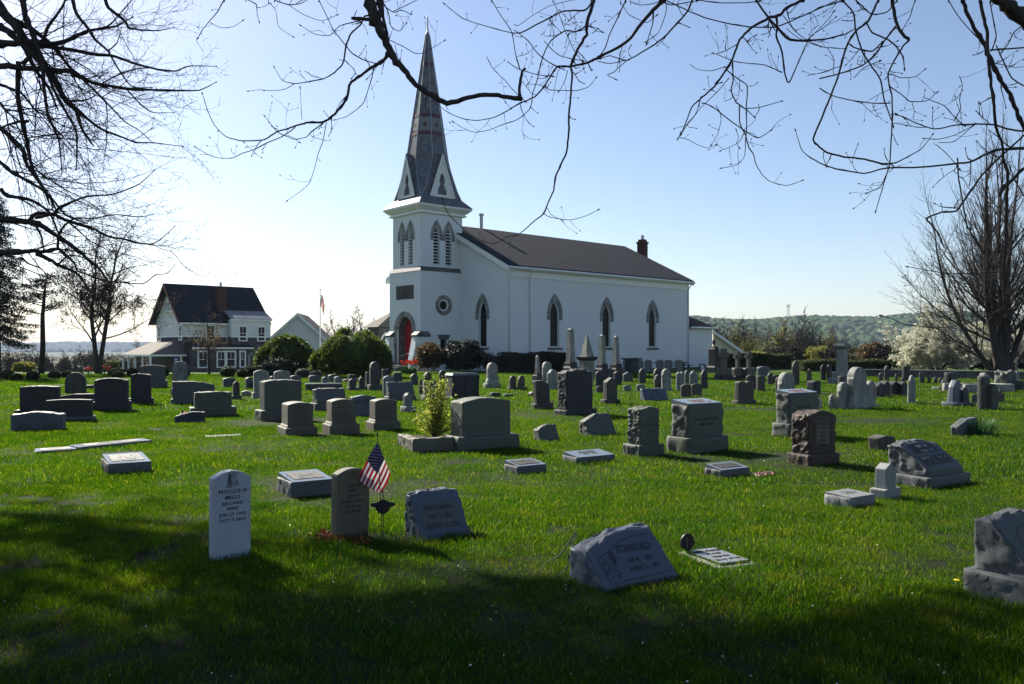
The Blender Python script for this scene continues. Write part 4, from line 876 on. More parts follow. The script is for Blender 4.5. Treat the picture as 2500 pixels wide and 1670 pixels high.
# ------------------------------------------------------------ the small stones of the far rows
F_ = [
 ((543, 547, 576, 922, 0, 946, 'seg', 'granite', {}), 'small arched grey stone right of the flowering tree before the house'),
 ((598, 602, 619, 921, 0, 950, 'seg', 'granite', {}), 'small arched grey stone left of the tall pale tablet'),
 ((606, 609, 624, 934, 0, 950, 'seg', 'granite_dark', {}), 'tiny dark stub stone beside the tall pale tablet'),
 ((667, 671, 709, 904, 0, 945, 'seg', 'marble', {'th': .15}), 'pale arched tablet behind the largest grey gravestone'),
 ((658, 662, 672, 918, 0, 940, 'seg', 'marble_dark', {}), 'narrow stone sliver between two pale arched tablets'),
 ((708, 712, 735, 916, 0, 938, 'seg', 'granite', {}), 'small arched grey stone below the left grey round bush'),
 ((753, 757, 783, 916, 0, 934, 'seg', 'granite', {}), 'small arched grey stone left of a cluster of three'),
 ((785, 789, 803, 920, 0, 936, 'seg', 'marble_grey', {}), 'left one of the clustered three small stones before the big weeping bush'),
 ((800, 805, 824, 914, 0, 934, 'seg', 'granite', {}), 'middle and tallest one of the clustered three before the big weeping bush'),
 ((815, 820, 835, 919, 0, 936, 'seg', 'marble_grey', {}), 'right one of the clustered three small stones before the big weeping bush'),
 ((849, 854, 870, 914, 0, 944, 'flat', 'marble_dark', {}), 'square topped dark tablet behind the pair of pointed ones'),
 ((849, 853, 872, 924, 945, 955, 'gothic', 'marble_dark', {'dw': .7, 'dt': .5, 'th': .25}), 'left one of a pair of small pointed tablets before the weeping bush'),
 ((872, 876, 897, 920, 944, 954, 'round', 'marble_dark', {'dw': .66, 'dt': .5, 'th': .25}), 'right and rounder one of a pair of small tablets before the weeping bush'),
 ((841, 846, 880, 925, 0, 934, 'flat', 'granite_dark', {'th': .5}), 'low dark ledger stone behind the pair of pointed tablets'),
 ((892, 896, 906, 908, 0, 945, 'flat', 'marble_dark', {}), 'narrow flat headed slab left of the tall round headed dark tablet'),
 ((900, 906, 934, 883, 939, 954, 'round', 'marble_dark', {'dw': .80, 'dt': .45, 'th': .35}), 'tall round headed dark tablet before the big weeping bush'),
 ((932, 936, 950, 901, 0, 935, 'flat', 'granite_dark', {}), 'dark square headed stone right of the tall round headed tablet'),
 ((933, 938, 963, 917, 0, 967, 'seg', 'marble_grey', {'th': .12}), 'pale arched tablet left of the wide slant stone'),
 ((959, 963, 982, 910, 0, 935, 'flat', 'marble_dark', {}), 'square headed tablet below the church steps'),
 ((1001, 1005, 1021, 912, 0, 942, 'gothic', 'marble_dark', {}), 'pointed tablet below the red tulips'),
 ((1033, 1038, 1054, 908, 0, 945, 'gothic', 'marble_dark', {}), 'pointed tablet right of the red tulips'),
 ((1021, 1024, 1036, 928, 0, 963, 'slopeR', 'marble_dark', {'ty': 4}), 'thin leaning tablet left of the bush top'),
 ((1071, 1075, 1088, 904, 0, 935, 'round', 'marble_dark', {}), 'round tablet at the left back corner of the vault tomb'),
 ((1184, 1191, 1223, 885, 936, 948, 'round', 'marble', {'dw': .66, 'dt': .5, 'th': .35, 'plinth': .2}), 'tall rounded marble tablet left of the dark clipped hedge'),
 ((1200, 1204, 1218, 915, 0, 947, 'gothic', 'marble_dark', {}), 'small pointed stone against the foot of the tall rounded marble tablet'),
 ((1242, 1246, 1266, 917, 945, 953, 'round', 'marble_dark', {'dw': .66, 'dt': .5, 'th': .25}), 'left one of two matching small round tablets on bases'),
 ((1262, 1267, 1287, 917, 945, 953, 'round', 'marble_dark', {'dw': .66, 'dt': .5, 'th': .25}), 'right one of two matching small round tablets on bases'),
 ((1323, 1328, 1347, 883, 0, 934, 'round', 'marble', {}), 'tall round tablet behind the small obelisk'),
 ((1337, 1342, 1367, 902, 946, 952, 'shoul', 'marble', {'dw': .9, 'dt': .5, 'th': .3}), 'pale shouldered tablet between the small obelisk and the big dark stone'),
 ((1453, 1457, 1474, 906, 0, 948, 'seg', 'granite_dark', {}), 'dark arched stone below the second obelisk'),
 ((1498, 1503, 1518, 906, 0, 942, 'seg', 'granite_dark', {}), 'dark arched stone below the rightmost obelisk'),
 ((1425, 1430, 1449, 905, 0, 944, 'round', 'marble', {}), 'pale tablet peeping out behind the big dark rock topped stone'),
 ((1520, 1525, 1545, 908, 0, 934, 'gable', 'granite', {}), 'grey gabled block under the left end of the white stone row'),
 ((1559, 1563, 1577, 899, 0, 938, 'gothic', 'marble_dark', {}), 'pointed dark tablet under the second white stone of the row'),
 ((1595, 1600, 1615, 899, 0, 936, 'round', 'granite_dark', {}), 'dark round tablet under the middle of the white stone row'),
 ((1597, 1601, 1617, 914, 0, 949, 'round', 'marble_dark', {}), 'short round tablet left of the taller pale round one'),
 ((1617, 1622, 1643, 900, 948, 956, 'round', 'marble', {'dw': .9, 'dt': .5, 'th': .25}), 'taller pale round tablet in the crowded middle rows'),
 ((1650, 1655, 1671, 908, 0, 954, 'double', 'marble_grey', {}), 'double headed grey tablet in the crowded middle rows'),
 ((1671, 1675, 1684, 904, 0, 938, 'round', 'granite', {}), 'narrow bluish round tablet between two grey double ones'),
 ((1683, 1687, 1704, 905, 0, 940, 'shoul', 'marble_grey', {}), 'grey shouldered tablet left of the dark pointed one'),
 ((1710, 1714, 1728, 903, 0, 950, 'gothic', 'granite_dark', {}), 'dark pointed tablet below the rusty frame'),
 ((1455, 1459, 1476, 942, 0, 960, 'seg', 'marble_dark', {}), 'tiny stub left of the lit gabled stone'),
 ((1521, 1525, 1542, 940, 0, 957, 'seg', 'marble_grey', {}), 'left one of two tiny arched stubs on the middle lawn'),
 ((1553, 1557, 1575, 938, 0, 957, 'seg', 'marble_grey', {}), 'right one of two tiny arched stubs on the middle lawn'),
 ((1661, 1666, 1688, 938, 0, 972, 'seg', 'marble_dark', {}), 'left one of two dark arched stones touching side by side'),
 ((1687, 1691, 1714, 936, 0, 968, 'seg', 'marble_dark', {}), 'right one of two dark arched stones touching side by side'),
 ((1199, 1203, 1222, 958, 0, 971, 'flat', 'granite_dark', {'th': .2}), 'square dark footstone behind the broad arched gravestone'),
 ((1231, 1235, 1255, 962, 0, 970, 'flat', 'granite_dark', {'th': .2}), 'flat dark footstone on the lawn left of the tilted block stone'),
 ((1293, 1297, 1307, 956, 0, 969, 'slant', 'granite_dark', {'th': .2}), 'little dark footstone touching the tilted block stone'),
 ((1821, 1826, 1847, 915, 0, 952, 'seg', 'granite_dark', {}), 'dark arched stone behind the open book stone'),
 ((1852, 1857, 1879, 894, 0, 920, 'seg', 'granite_blue', {'th': .3}), 'blue-grey arched stone right of the three crosses'),
 ((1851, 1856, 1868, 917, 0, 956, 'flat', 'marble_dark', {'th': .2}), 'narrow square post right of the open book stone'),
 ((1873, 1877, 1888, 909, 0, 940, 'gothic', 'marble_dark', {}), 'small pointed stone left of the big round headed one'),
 ((1886, 1890, 1904, 915, 0, 938, 'seg', 'marble_dark', {}), 'small arched stone left of the big round headed one'),
 ((1893, 1897, 1905, 921, 0, 954, 'round', 'marble_dark', {}), 'thin round tablet touching the big round headed one'),
 ((1903, 1909, 1941, 909, 0, 962, 'round', 'marble', {'th': .2}), 'big round headed pale stone behind the tall sloping topped one'),
 ((1933, 1937, 1952, 880, 0, 942, 'gothic', 'marble_dark', {}), 'tall narrow pointed tablet behind the big round headed stone'),
 ((1969, 1972, 1982, 900, 0, 943, 'gothic', 'marble_dark', {}), 'thin pointed tablet left of the dark square post'),
 ((1983, 1988, 2004, 929, 0, 964, 'seg0', 'granite_dark', {'th': .3}), 'dark square post in the right middle rows'),
 ((2003, 2006, 2017, 890, 0, 930, 'round', 'granite_dark', {}), 'left one of two matching dark round tablets before the hedge'),
 ((2018, 2021, 2031, 890, 0, 930, 'round', 'granite_dark', {}), 'right one of two matching dark round tablets before the hedge'),
 ((2051, 2055, 2065, 918, 0, 971, 'flat', 'marble_dark', {'th': .15}), 'thin dark square post in front of the capped column'),
 ((2023, 2028, 2043, 962, 0, 1000, 'round', 'marble', {}), 'short round pale tablet left of the leaning round pair'),
 ((1995, 1998, 2008, 971, 0, 999, 'round', 'marble', {}), 'small pale tablet at the right side of the sloping topped stone'),
 ((2048, 2056, 2082, 933, 993, 1001, 'round', 'marble', {'dw': .84, 'dt': .5, 'th': .25}), 'pale round tablet on a dark base left of the tallest round one'),
 ((2078, 2089, 2129, 896, 990, 1001, 'round', 'marble', {'dw': .78, 'dt': .5, 'th': .4, 'plinth': .25}), 'tallest round headed pale tablet of the right rows'),
 ((2119, 2126, 2146, 929, 990, 997, 'serp', 'marble', {'dw': .84, 'dt': .5, 'th': .25, 'ty': -3}), 'pale tablet leaning right beside the tallest round one'),
 ((2140, 2145, 2160, 933, 0, 971, 'gable', 'granite_dark', {'th': .3}), 'first from the left of four dark block stones in a row'),
 ((2159, 2163, 2177, 929, 963, 969, 'gable', 'granite_dark', {'th': .3, 'dw': .84, 'dt': .8}), 'second from the left of four dark block stones in a row'),
 ((2177, 2182, 2200, 930, 962, 967, 'gable', 'granite_dark', {'th': .3, 'dw': .84, 'dt': .8}), 'third from the left of four dark block stones in a row'),
 ((2199, 2204, 2219, 931, 962, 967, 'gable', 'granite_dark', {'th': .3, 'dw': .84, 'dt': .8}), 'fourth from the left of four dark block stones in a row'),
 ((2215, 2220, 2235, 916, 0, 986, 'shoul', 'marble', {'ty': 1.5}), 'slim tall stone standing alone right of the dark block row'),
 ((2145, 2148, 2156, 909, 0, 932, 'gothic', 'marble_dark', {}), 'tiny pointed tablet left of the tall pointed one by the wall'),
 ((2158, 2162, 2172, 892, 0, 930, 'gothic', 'marble_dark', {}), 'tall pointed tablet before the left end of the stone wall'),
 ((2184, 2187, 2192, 913, 0, 932, 'round', 'marble_dark', {}), 'thin round tablet behind the third dark block'),
 ((2200, 2203, 2208, 921, 0, 934, 'round', 'marble_dark', {}), 'tiny round tablet behind the fourth dark block'),
 ((2208, 2212, 2221, 893, 0, 932, 'flat', 'granite_dark', {'th': .2}), 'tall square dark pillar before the flowering tree'),
 ((2244, 2248, 2258, 908, 0, 937, 'flat', 'marble_dark', {}), 'square tablet at the stone wall, leftmost of the small row'),
 ((2264, 2267, 2273, 917, 0, 937, 'round', 'marble_dark', {}), 'small round tablet at the wall, left of the other two'),
 ((2279, 2282, 2289, 920, 0, 937, 'round', 'marble_dark', {}), 'small round tablet at the wall, between two others'),
 ((2292, 2295, 2302, 921, 0, 938, 'gothic', 'granite_dark', {}), 'small pointed tablet at the wall, right of two round ones'),
 ((2316, 2321, 2336, 909, 0, 938, 'flat', 'granite_dark', {'th': .3}), 'dark square block stone against the wall'),
 ((2299, 2302, 2311, 926, 0, 954, 'gothic', 'marble', {'ty': -12}), 'thin pale tablet leaning strongly to the right'),
 ((2317, 2320, 2328, 932, 0, 954, 'round', 'marble_dark', {}), 'little dark round tablet beside the strongly leaning one'),
 ((2289, 2294, 2300, 944, 0, 953, 'flat', 'marble', {'th': .3}), 'low pale block left of the strongly leaning tablet'),
 ((2325, 2338, 2360, 927, 983, 993, 'slant', 'granite_blue', {'dw': .8, 'dt': .5, 'th': .45, 'taper': .75, 'ty': 3}), 'dark bluish tapering stone leaning on a wide base'),
 ((2350, 2356, 2377, 945, 984, 992, 'shoul', 'granite_dark', {'dw': .72, 'dt': .5, 'th': .3, 'taper': .8}), 'small tapering stone right of the dark bluish one'),
 ((2371, 2375, 2387, 962, 0, 985, 'seg', 'marble_dark', {}), 'little arched stub left of the two tall dark tablets'),
 ((2395, 2401, 2418, 918, 0, 1001, 'flat', 'marble_dark', {'wear': .006, 'th': .16}), 'left and taller one of two tall dark tablets at the right'),
 ((2417, 2423, 2438, 937, 0, 1001, 'serp', 'marble_dark', {'th': .16}), 'right and shorter one of two tall dark tablets at the right'),
 ((2436, 2440, 2446, 950, 0, 984, 'round', 'marble_dark', {}), 'thin tablet right behind the two tall dark ones'),
 ((2444, 2448, 2453, 960, 0, 982, 'flat', 'marble_dark', {}), 'last small square tablet at the right'),
 ((2399, 2403, 2412, 910, 0, 950, 'round', 'marble', {'th': .2}), 'pale round head showing above the left tall dark tablet'),
 ((2477, 2481, 2489, 906, 0, 953, 'round', 'marble', {}), 'lettered pale round tablet right of the rough boulder monument'),
 ((2488, 2494, 2510, 930, 0, 955, 'flat', 'granite_dark', {'th': .3}), 'dark block stone at the right frame edge'),
]
for sp, lb in F_:
    sp = (sp[0], None if 'th' in sp[8] else sp[1], *sp[2:8], sp[8]) if 0 else sp
    stone(sp, lb, group='gravestones of the far rows')
# white government stones in a row along the nave
for i, x in enumerate((1520, 1552, 1573, 1601, 1622, 1648)):
    stone((x, x+4, x+19, 878, 0, 910, 'seg', 'granite_pale', {'wear': 0}), ['first', 'second', 'third', 'fourth', 'fifth', 'last'][i]+' from the left of six matching white tablets along the nave wall', group='white tablets along the nave wall')

# monuments
def mon(name, label, cat, xc, yb, parts, rz=R(38), m='marble_dark', group=None):
    """parts: (name, list of (half width px, y px)) square lathes, widths and rows as seen"""
    Y = gy(yb); p = at(xc, yb, Y); p.z = 0; r = thing(name, label, cat, p, rz, group)
    k = Y/F/1.36      # a square seen across a corner looks about 1.36 wider than its side
    STONE_RECTS.append((p.x, p.y, 1, 0, .3, .3))
    for pn, prof, mm in parts:
        MB().lathe([(max(.004, a*2*k/2*1.0), H-(y-HY)/F*Y) for a, y in prof], square=True).build(pn, MATS[mm or m], r)
    return r
def ob(label, xc, yt, ys, ybot, wt, wb, wped, m='marble'):
    mon('obelisk', label, 'obelisk', xc, ybot, [('pedestal', [(wped, ybot+3), (wped, ys+14), (wped*.86, ys+10), (wped*.86, ys+3), (wped*.8, ys)], 'granite_dark'),
        ('shaft', [(wb, ys), (wt, yt+4), (wt*1.12, yt+3), (.3, yt-1)], m)], group='obelisks by the nave')
ob('tallest obelisk, left of the pyramid monument by the nave', 1393, 802, 884, 926, 7.6, 11.3, 18)
ob('obelisk right of the pyramid monument by the nave', 1470, 817, 888, 928, 6.3, 9.4, 16)
ob('rightmost obelisk by the nave wall', 1504, 820, 888, 930, 6.1, 9.4, 16)
mon('pyramid_monument', 'steep pyramid on a corniced box between two obelisks', 'monument', 1433, 925, [('body', [(17.5, 927), (17.5, 880)], 'marble'), ('cornice', [(20, 880), (25, 876), (26, 871), (18, 870)], 'granite_dark'), ('pyramid', [(16.5, 870), (2, 818), (.3, 814)], 'marble')], m='marble')
mon('obelisk', 'small obelisk on a stepped base before the dark hedge', 'obelisk', 1312, 940, [('base', [(14, 942), (14, 931), (12, 929), (12, 917), (10, 915), (10, 911)], 'marble_dark'), ('shaft', [(6.5, 911), (4.6, 871), (.3, 866)], 'marble')], group='obelisks by the nave')
mon('urn_monument', 'dark square monument topped by an urn at the church corner', 'monument', 1743, 912, [('base', [(17, 914), (17, 897), (14, 893)], 'granite_dark'), ('body', [(12.5, 893), (12.5, 852), (10, 850), (10, 847), (6, 845)], 'granite_dark')])
o = [x for x in COL.objects if x.name.startswith('urn_monument')][-1]; Yu = gy(912)
MB().lathe([(.02, H-(846-HY)/F*Yu), (.05, H-(845-HY)/F*Yu), (.03, H-(843-HY)/F*Yu), (.10, H-(838-HY)/F*Yu), (.12, H-(834-HY)/F*Yu), (.07, H-(832-HY)/F*Yu), (.10, H-(830-HY)/F*Yu), (.03, H-(829-HY)/F*Yu)], 14).build('urn', MATS['granite_dark'], o, smooth=True)
mon('capped_column', 'thick square column with a pyramid cap on stepped bases', 'monument', 2056, 938, [('lower_base', [(33, 940), (33, 926), (31, 922)], 'marble_grey'), ('base', [(23.5, 922), (23.5, 910), (19, 907)], 'marble'), ('shaft', [(14.4, 907), (12.4, 852)], 'marble'), ('cap', [(13, 853), (20, 849), (21.8, 844), (19, 841), (9, 836), (.4, 831)], 'marble_grey')])
for xc, yt, ar, hw, nm, tl in ((1767, 851, (861, 872), 12, 'leftmost and tallest', 7), (1801, 858, (866, 875), 10, 'middle', 5.2), (1828, 858, (866, 875), 10, 'rightmost', 5.2)):
    Y = gy(928 if tl == 7 else 926); p = at(xc, 900, Y); p.z = 0; r = thing('stone_cross', nm+' of three stone crosses on block bases', 'stone cross', p, R(33), 'three stone crosses'); Z = lambda y: H-(y-HY)/F*Y
    k = Y/F; h2 = tl*k/1.1; s2 = hw*k/.84
    MB().box(-h2, h2, -h2*.8, h2*.8, Z(898), Z(yt)).build('shaft', MATS['tan'], r); MB().box(-s2, s2, -h2*.7, h2*.7, Z(ar[1]), Z(ar[0])).build('arms', MATS['tan'], r)
    bw = (18 if tl == 7 else 15)*k; slab('base', 'tan', r, bw*2, bw*1.1, Z(898)-Z(916), z0=Z(916), res=6, rock=.01, seed=int(xc)); slab('footing', 'granite_dark', r, bw*2.3, bw*1.4, Z(916)-Z(930), z0=Z(930), res=6, rock=.03, seed=int(xc)+1)
    STONE_RECTS.append((p.x, p.y, 1, 0, bw, bw))
# table tomb, ladder, rusty frame, kerbed plot, boulder monument
p = at(1542, 912, gy(913)); p.z = 0; r = thing('table_tomb', 'dark table tomb against the nave wall', 'tomb', p, YAW)
slab('table_top', 'granite_dark', r, 1.25, .7, .1, z0=.92, res=4); slab('pedestal', 'granite_dark', r, .8, .45, .95, z0=-.03, res=4)
p = at(1650, 909, 58); p.z = 0; r = thing('ladder', 'long dark ladder lying on trestles along the nave wall', 'ladder', p, YAW)
mb = MB()
for s in (0, .45): mb.tube([(-2.0,s,.42+s*.5),(2.0,s,.42+s*.5)], .03, 4)
mb.build('rail', MATS['metal_dark'], r); mb = MB()
for i in range(14): mb.tube([(-1.9+i*.29,0,.42),(-1.9+i*.29,.45,.645)], .018, 4)
mb.build('rungs', MATS['metal_dark'], r)
for x in (-1.5, 1.5): MB().box(x-.05,x+.05,-.02,.06,-.02,.40).box(x-.05,x+.05,.42,.5,-.02,.62).build('trestle', MATS['metal_dark'], r)
p = at(1718, 910, 56); p.z = 0; r = thing('frame', 'dark wooden frame leaning at the church corner', 'frame', p, YAW)
MB().prism([(-.26,0),(.26,0),(.26,.52),(-.26,.52)], 0, .03).build('panel', MATS['metal_grey'], r, rot=(R(-14),0,0), loc=(0,.01,0)); mb = MB()
for a in ((-.32,-.26,0,.58),(.26,.32,0,.58),(-.26,.26,.52,.58),(-.26,.26,0,.05)): mb.box(a[0],a[1],-.03,.02,a[2],a[3])
mb.build('border', MATS['metal_dark'], r, rot=(R(-14),0,0))
w, t, c, Yf, a = rect(2340, 2358, 2478, 959, 1.2, 12); r = thing('grave_kerb', 'long low pale kerb round a plot at the right', 'kerb', c, a)
slab('kerb', 'marble', r, w, .16, .34, z0=-.04, cy=-t/2+.08, res=8, rock=.01, seed=61); slab('kerb', 'marble', r, w, .16, .34, z0=-.04, cy=t/2-.08, res=8, rock=.01, seed=62); slab('kerb', 'marble', r, .16, t-.34, .34, z0=-.04, cx=w/2-.08, res=5, seed=63)
r, dw, dt, z0, hh, w, t = stone((2456, 2464, 2484, 904, 0, 954, 'seg', 'granite_green', {'th': .6, 'rock': .08, 'rtop': .08, 'rfront': .05, 'taper': .8}), 'rough boulder monument with a small cross behind it, far right', name='boulder_monument', cat='monument')
p = at(2482, 905, 35); p.z = 0; r = thing('metal_cross', 'thin plain cross rising behind the boulder monument', 'cross', p, R(30))
MB().box(-.035,.035,-.03,.03,0,H-(880-HY)/F*35).build('post', MATS['marble_dark'], r); z = H-(892-HY)/F*35; MB().box(-.13,-.036,-.028,.028,z-.03,z+.03).box(.036,.13,-.028,.028,z-.03,z+.03).build('arms', MATS['marble_dark'], r)
# stone wall behind the right rows
A_ = at(2112, 930, 47); B_ = at(2760, 935, 39.5); A_.z = B_.z = 0; d = (B_-A_); L = d.length; a = math.atan2(d.y, d.x)
r = thing('stone_wall', 'long dark fieldstone wall with pale coping behind the right rows', 'wall', A_, a); zt = H-(906-HY)/F*46
wl = slab('wall', 'stone_wall', r, L, .45, zt+.1, z0=-.1, cx=L/2, res=60, rock=.02, rock_front=.02, seed=70, bev=.02); uvmap(wl)
slab('coping', 'granite', r, L, .55, .08, z0=zt, cx=L/2, res=60, rock=.01, seed=71, rock_front=.01)
# ------------------------------------------------------------ church
def arc_pts(w, hs, ht, n=8):
    """pointed opening outline, from left foot of the arch over the apex to the right"""
    a = ht-hs; hw = w/2; Rr = (a*a+hw*hw)/w; pts = []
    g1 = math.asin(min(1, a/Rr))
    for i in range(n+1):
        g = g1*i/n; pts.append((Rr-hw-Rr*math.cos(g) if 0 else -hw+Rr-Rr*math.cos(g), hs+Rr*math.sin(g)))
    return pts+[(-x, z) for x, z in reversed(pts[:-1])]
def round_pts(w, hs, n=10):
    return [(-w/2*math.cos(math.pi*i/(2*n)*1), hs+w/2*math.sin(math.pi*i/(2*n))) for i in range(n+1)]+[(w/2*math.cos(math.pi*i/(2*n)), hs+w/2*math.sin(math.pi*i/(2*n))) for i in range(n-1, -1, -1)]
def opening(pts, z0, cx): return [(cx+pts[0][0], z0)]+[(cx+x, z) for x, z in pts]+[(cx+pts[-1][0], z0)]
def arch_band(mb, win, wout, hs, ht, hto, cx, fn, proud=.04, into=.25, leg=.0, n=8, gap=.012, kind='g'):
    pi = arc_pts(win, hs, ht, n) if kind == 'g' else round_pts(win, hs, n)
    po = arc_pts(wout, hs, hto, n) if kind == 'g' else round_pts(wout, hs, n)
    if leg: pi = [(pi[0][0], hs-leg)]+pi+[(pi[-1][0], hs-leg)]; po = [(po[0][0], hs-leg)]+po+[(po[-1][0], hs-leg)]
    for i in range(len(pi)-1):
        if kind != 'g' or True:
            a, b, c, d = pi[i], po[i], po[i+1], pi[i+1]; e = gap
            sh = lambda p, q: (p[0]+(q[0]-p[0])*.04+cx, p[1]+(q[1]-p[1])*.04)
            mb.prism([sh(a,d), sh(b,c), sh(c,b), sh(d,a)], -into, proud, fn)
CH = thing('church', 'white stuccoed church with a tall slate spire, dark roof and red door', 'church', (-.29, 58, 0), YAW)
def cut(name, mb, cutters, m):
    o = mb.build(name, MATS[m], fix=True)
    for c in cutters:
        co_ = c.build('cutter', None, fix=True); md = o.modifiers.new('b', 'BOOLEAN'); md.operation = 'DIFFERENCE'; md.solver = 'EXACT'; md.object = co_; c.o = co_
    bpy.context.view_layer.update(); dg = bpy.context.evaluated_depsgraph_get(); me = bpy.data.meshes.new_from_object(o.evaluated_get(dg)); o.modifiers.clear(); old = o.data; o.data = me
    for c in cutters: bpy.data.objects.remove(c.o)
    o.parent = CH; return o
L_, W_, E_, RG = 20.8, 15.1, 7.55, 11.15
fs = lambda cx0: (lambda a, z, d: (a, -d, z))                 # long wall, outward is -y
fside = lambda a, z, d: (a, -d, z)
ffront = lambda a, z, d: (-d, a, z)
nave = MB().prism([(0,-.4),(W_,-.4),(W_,E_),(W_/2,RG-.12),(0,E_)], 0, L_, lambda a, z, d: (d, a, z))
WX = (4.6, 10.3, 15.95); cuts = []
for x in WX: cuts.append(MB().prism(opening(arc_pts(.95, 4.1, 5.2), 1.72, x), -.34, .3, fside))
cuts.append(MB().prism(opening(arc_pts(.95, 4.1, 5.2), 1.72, 2.86), -.34, .3, ffront)); cuts.append(MB().prism(opening(arc_pts(.95, 4.1, 5.2), 1.72, W_-2.86), -.34, .3, ffront))
cut('nave_walls', nave, cuts, 'stucco')
def lancet(cx, fn, inverse=False):
    wn = MB().prism(opening(arc_pts(.93, 4.1, 5.19), 1.74, cx), -.20, -.17, fn).build('window', MATS['stained'], CH)
    fr = MB(); ii = opening(arc_pts(.84, 4.12, 5.08), 1.80, cx); oo = opening(arc_pts(.93, 4.1, 5.19), 1.74, cx)
    fr.ring(ii, oo, -.168, -.13, fn); fr.prism([(cx-.465,1.74),(cx+.465,1.74),(cx+.42,1.80),(cx-.42,1.80)], -.167, -.13, fn); fr.build('frame', MATS['white_trim'], wn)
    mu = MB(); mu.prism([(cx-.40,2.95),(cx+.40,2.95),(cx+.40,3.0),(cx-.40,3.0)], -.166, -.15, fn); mu.prism([(cx-.40,4.15),(cx+.40,4.15),(cx+.40,4.19),(cx-.40,4.19)], -.166, -.15, fn)
    for s in (-1, 1): mu.prism([(cx+s*.02, 4.75),(cx+s*.06, 4.75),(cx+s*.36, 4.2),(cx+s*.32, 4.2)], -.165, -.15, fn)
    mu.build('glazing_bars', MATS['metal_dark'], wn)
    sb = MB(); arch_band(sb, .97, 1.58, 4.1, 5.22, 5.72, cx, fn, .045, .12, leg=.34, n=5); sb.build('stone_arch', MATS['arch_stone'], CH)
    MB().prism([(cx-.72,1.55),(cx+.72,1.55),(cx+.72,1.70),(cx-.72,1.70)], -.05, .12, fn).build('sill', MATS['granite'], CH)
for x in WX: lancet(x, fside)
lancet(2.86, ffront); lancet(W_-2.86, ffront)
# roof, with overhang, gutters, boards
sl_ = (RG-E_)/(W_/2)
def roofslope(y0, y1, z0_, z1_, nm):
    mb = MB(); x0, x1 = -.32, L_+.3; th = .16
    mb.prism([(y0, z0_), (y1, z1_), (y1, z1_+th), (y0, z0_+th)], x0, x1, lambda a, z, d: (d, a, z)); o = mb.build(nm, MATS['shingle'], CH); uvmap(o); return o
roofslope(-.38, W_/2, E_-.38*sl_+.02, RG+.02, 'roof'); roofslope(W_+.38, W_/2, E_-.38*sl_+.02, RG+.02, 'roof')
ze = E_-.38*sl_
bb = MB(); bb.box(-.30, L_+.28, -.36, .02, ze-.14, ze-.02); bb.box(-.02, L_+.02, -.07, -.004, ze-.62, ze-.142); bb.box(-.30, L_+.28, W_-.02, W_+.36, ze-.14, ze-.02); bb.box(0, L_, -.03, -.003, ze-.72, ze-.68)
bb.build('eaves_boards', MATS['white_trim'], CH)
MB().tube([(-.34,-.46,ze+.0),(L_+.34,-.46,ze+.0)], .085, 8).build('gutter', MATS['white_trim'], CH, smooth=True)
for s in (0, 1):
    ys_ = (-.38, W_/2) if s == 0 else (W_+.38, W_/2); zs_ = (ze+.0, RG+.02)
    for xa in ((-.36, -.315), (L_+.295, L_+.34)): MB().prism([(ys_[0], zs_[0]-.26),(ys_[1], zs_[1]-.26),(ys_[1], zs_[1]+.12),(ys_[0], zs_[0]+.12)], *xa, lambda a, z, d: (d, a, z)).build('rake_board', MATS['white_trim'], CH)
    rk = MB().prism([(ys_[0], zs_[0]-.25),(ys_[1], zs_[1]-.25),(ys_[1], zs_[1]-.0),(ys_[0], zs_[0]-.0)], -.312, -.003, lambda a, z, d: (d, a, z)); rk.build('soffit', MATS['white_trim'], CH)
for x, nm in ((.10, 0), (2.06, 0), (L_-.05, 1)):
    MB().tube([(x, -.44, ze-.02), (x, -.40, ze-.18), (x, -.08, ze-.55), (x, -.07, ze-.7), (x, -.07, .12)], .05, 7).build('downspout', MATS['white_paint'], CH, smooth=True)
ck = MB().box(L_+.36, L_+1.06, 5.4, 6.1, 3, 11.4).box(L_+.30, L_+1.12, 5.34, 6.16, 11.4, 11.58).box(L_+.42, L_+1.0, 5.46, 6.04, 11.58, 11.8)
ck = uvmap(ck.build('chimney', MATS['brick'], CH)); MB().tube([(L_+.71,5.75,11.8),(L_+.71,5.75,12.2)], .16, 10).build('flue', MATS['metal_grey'], ck)
vp = MB().tube([(3.83, W_/2+.2, 10.6), (3.83, W_/2+.2, 12.4)], .14, 10).tube([(3.83, W_/2+.2, 12.4), (3.83, W_/2+.2, 12.55)], .21, 10).build('vent_pipe', MATS['metal_grey'], CH, smooth=False)
# chancel and sacristy behind
ch2 = MB().box(L_, L_+3.65, .06, W_-3, -.4, 3.55).build('chancel_walls', MATS['stucco'], CH)
cr = MB(); zt = 5.0; cr.v = [(L_+.01,-.25,3.5),(L_+3.95,-.25,3.5),(L_+3.95,W_-2.7,3.5),(L_+.01,W_-2.7,3.5),(L_+.01,2.1,zt),(L_+1.2,2.1,zt),(L_+1.2,W_-5,zt),(L_+.01,W_-5,zt),
    (L_+.01,-.25,3.62),(L_+3.95,-.25,3.62)]
cr.f = [(0,1,5,4),(1,2,6,5),(2,3,7,6),(4,5,6,7),(0,4,7,3),(3,2,1,0)]; uvmap(cr.build('chancel_roof', MATS['shingle'], CH)); MB().tube([(L_+.02,-.3,3.48),(L_+4.0,-.3,3.48)], .07, 7).build('gutter', MATS['white_trim'], CH)
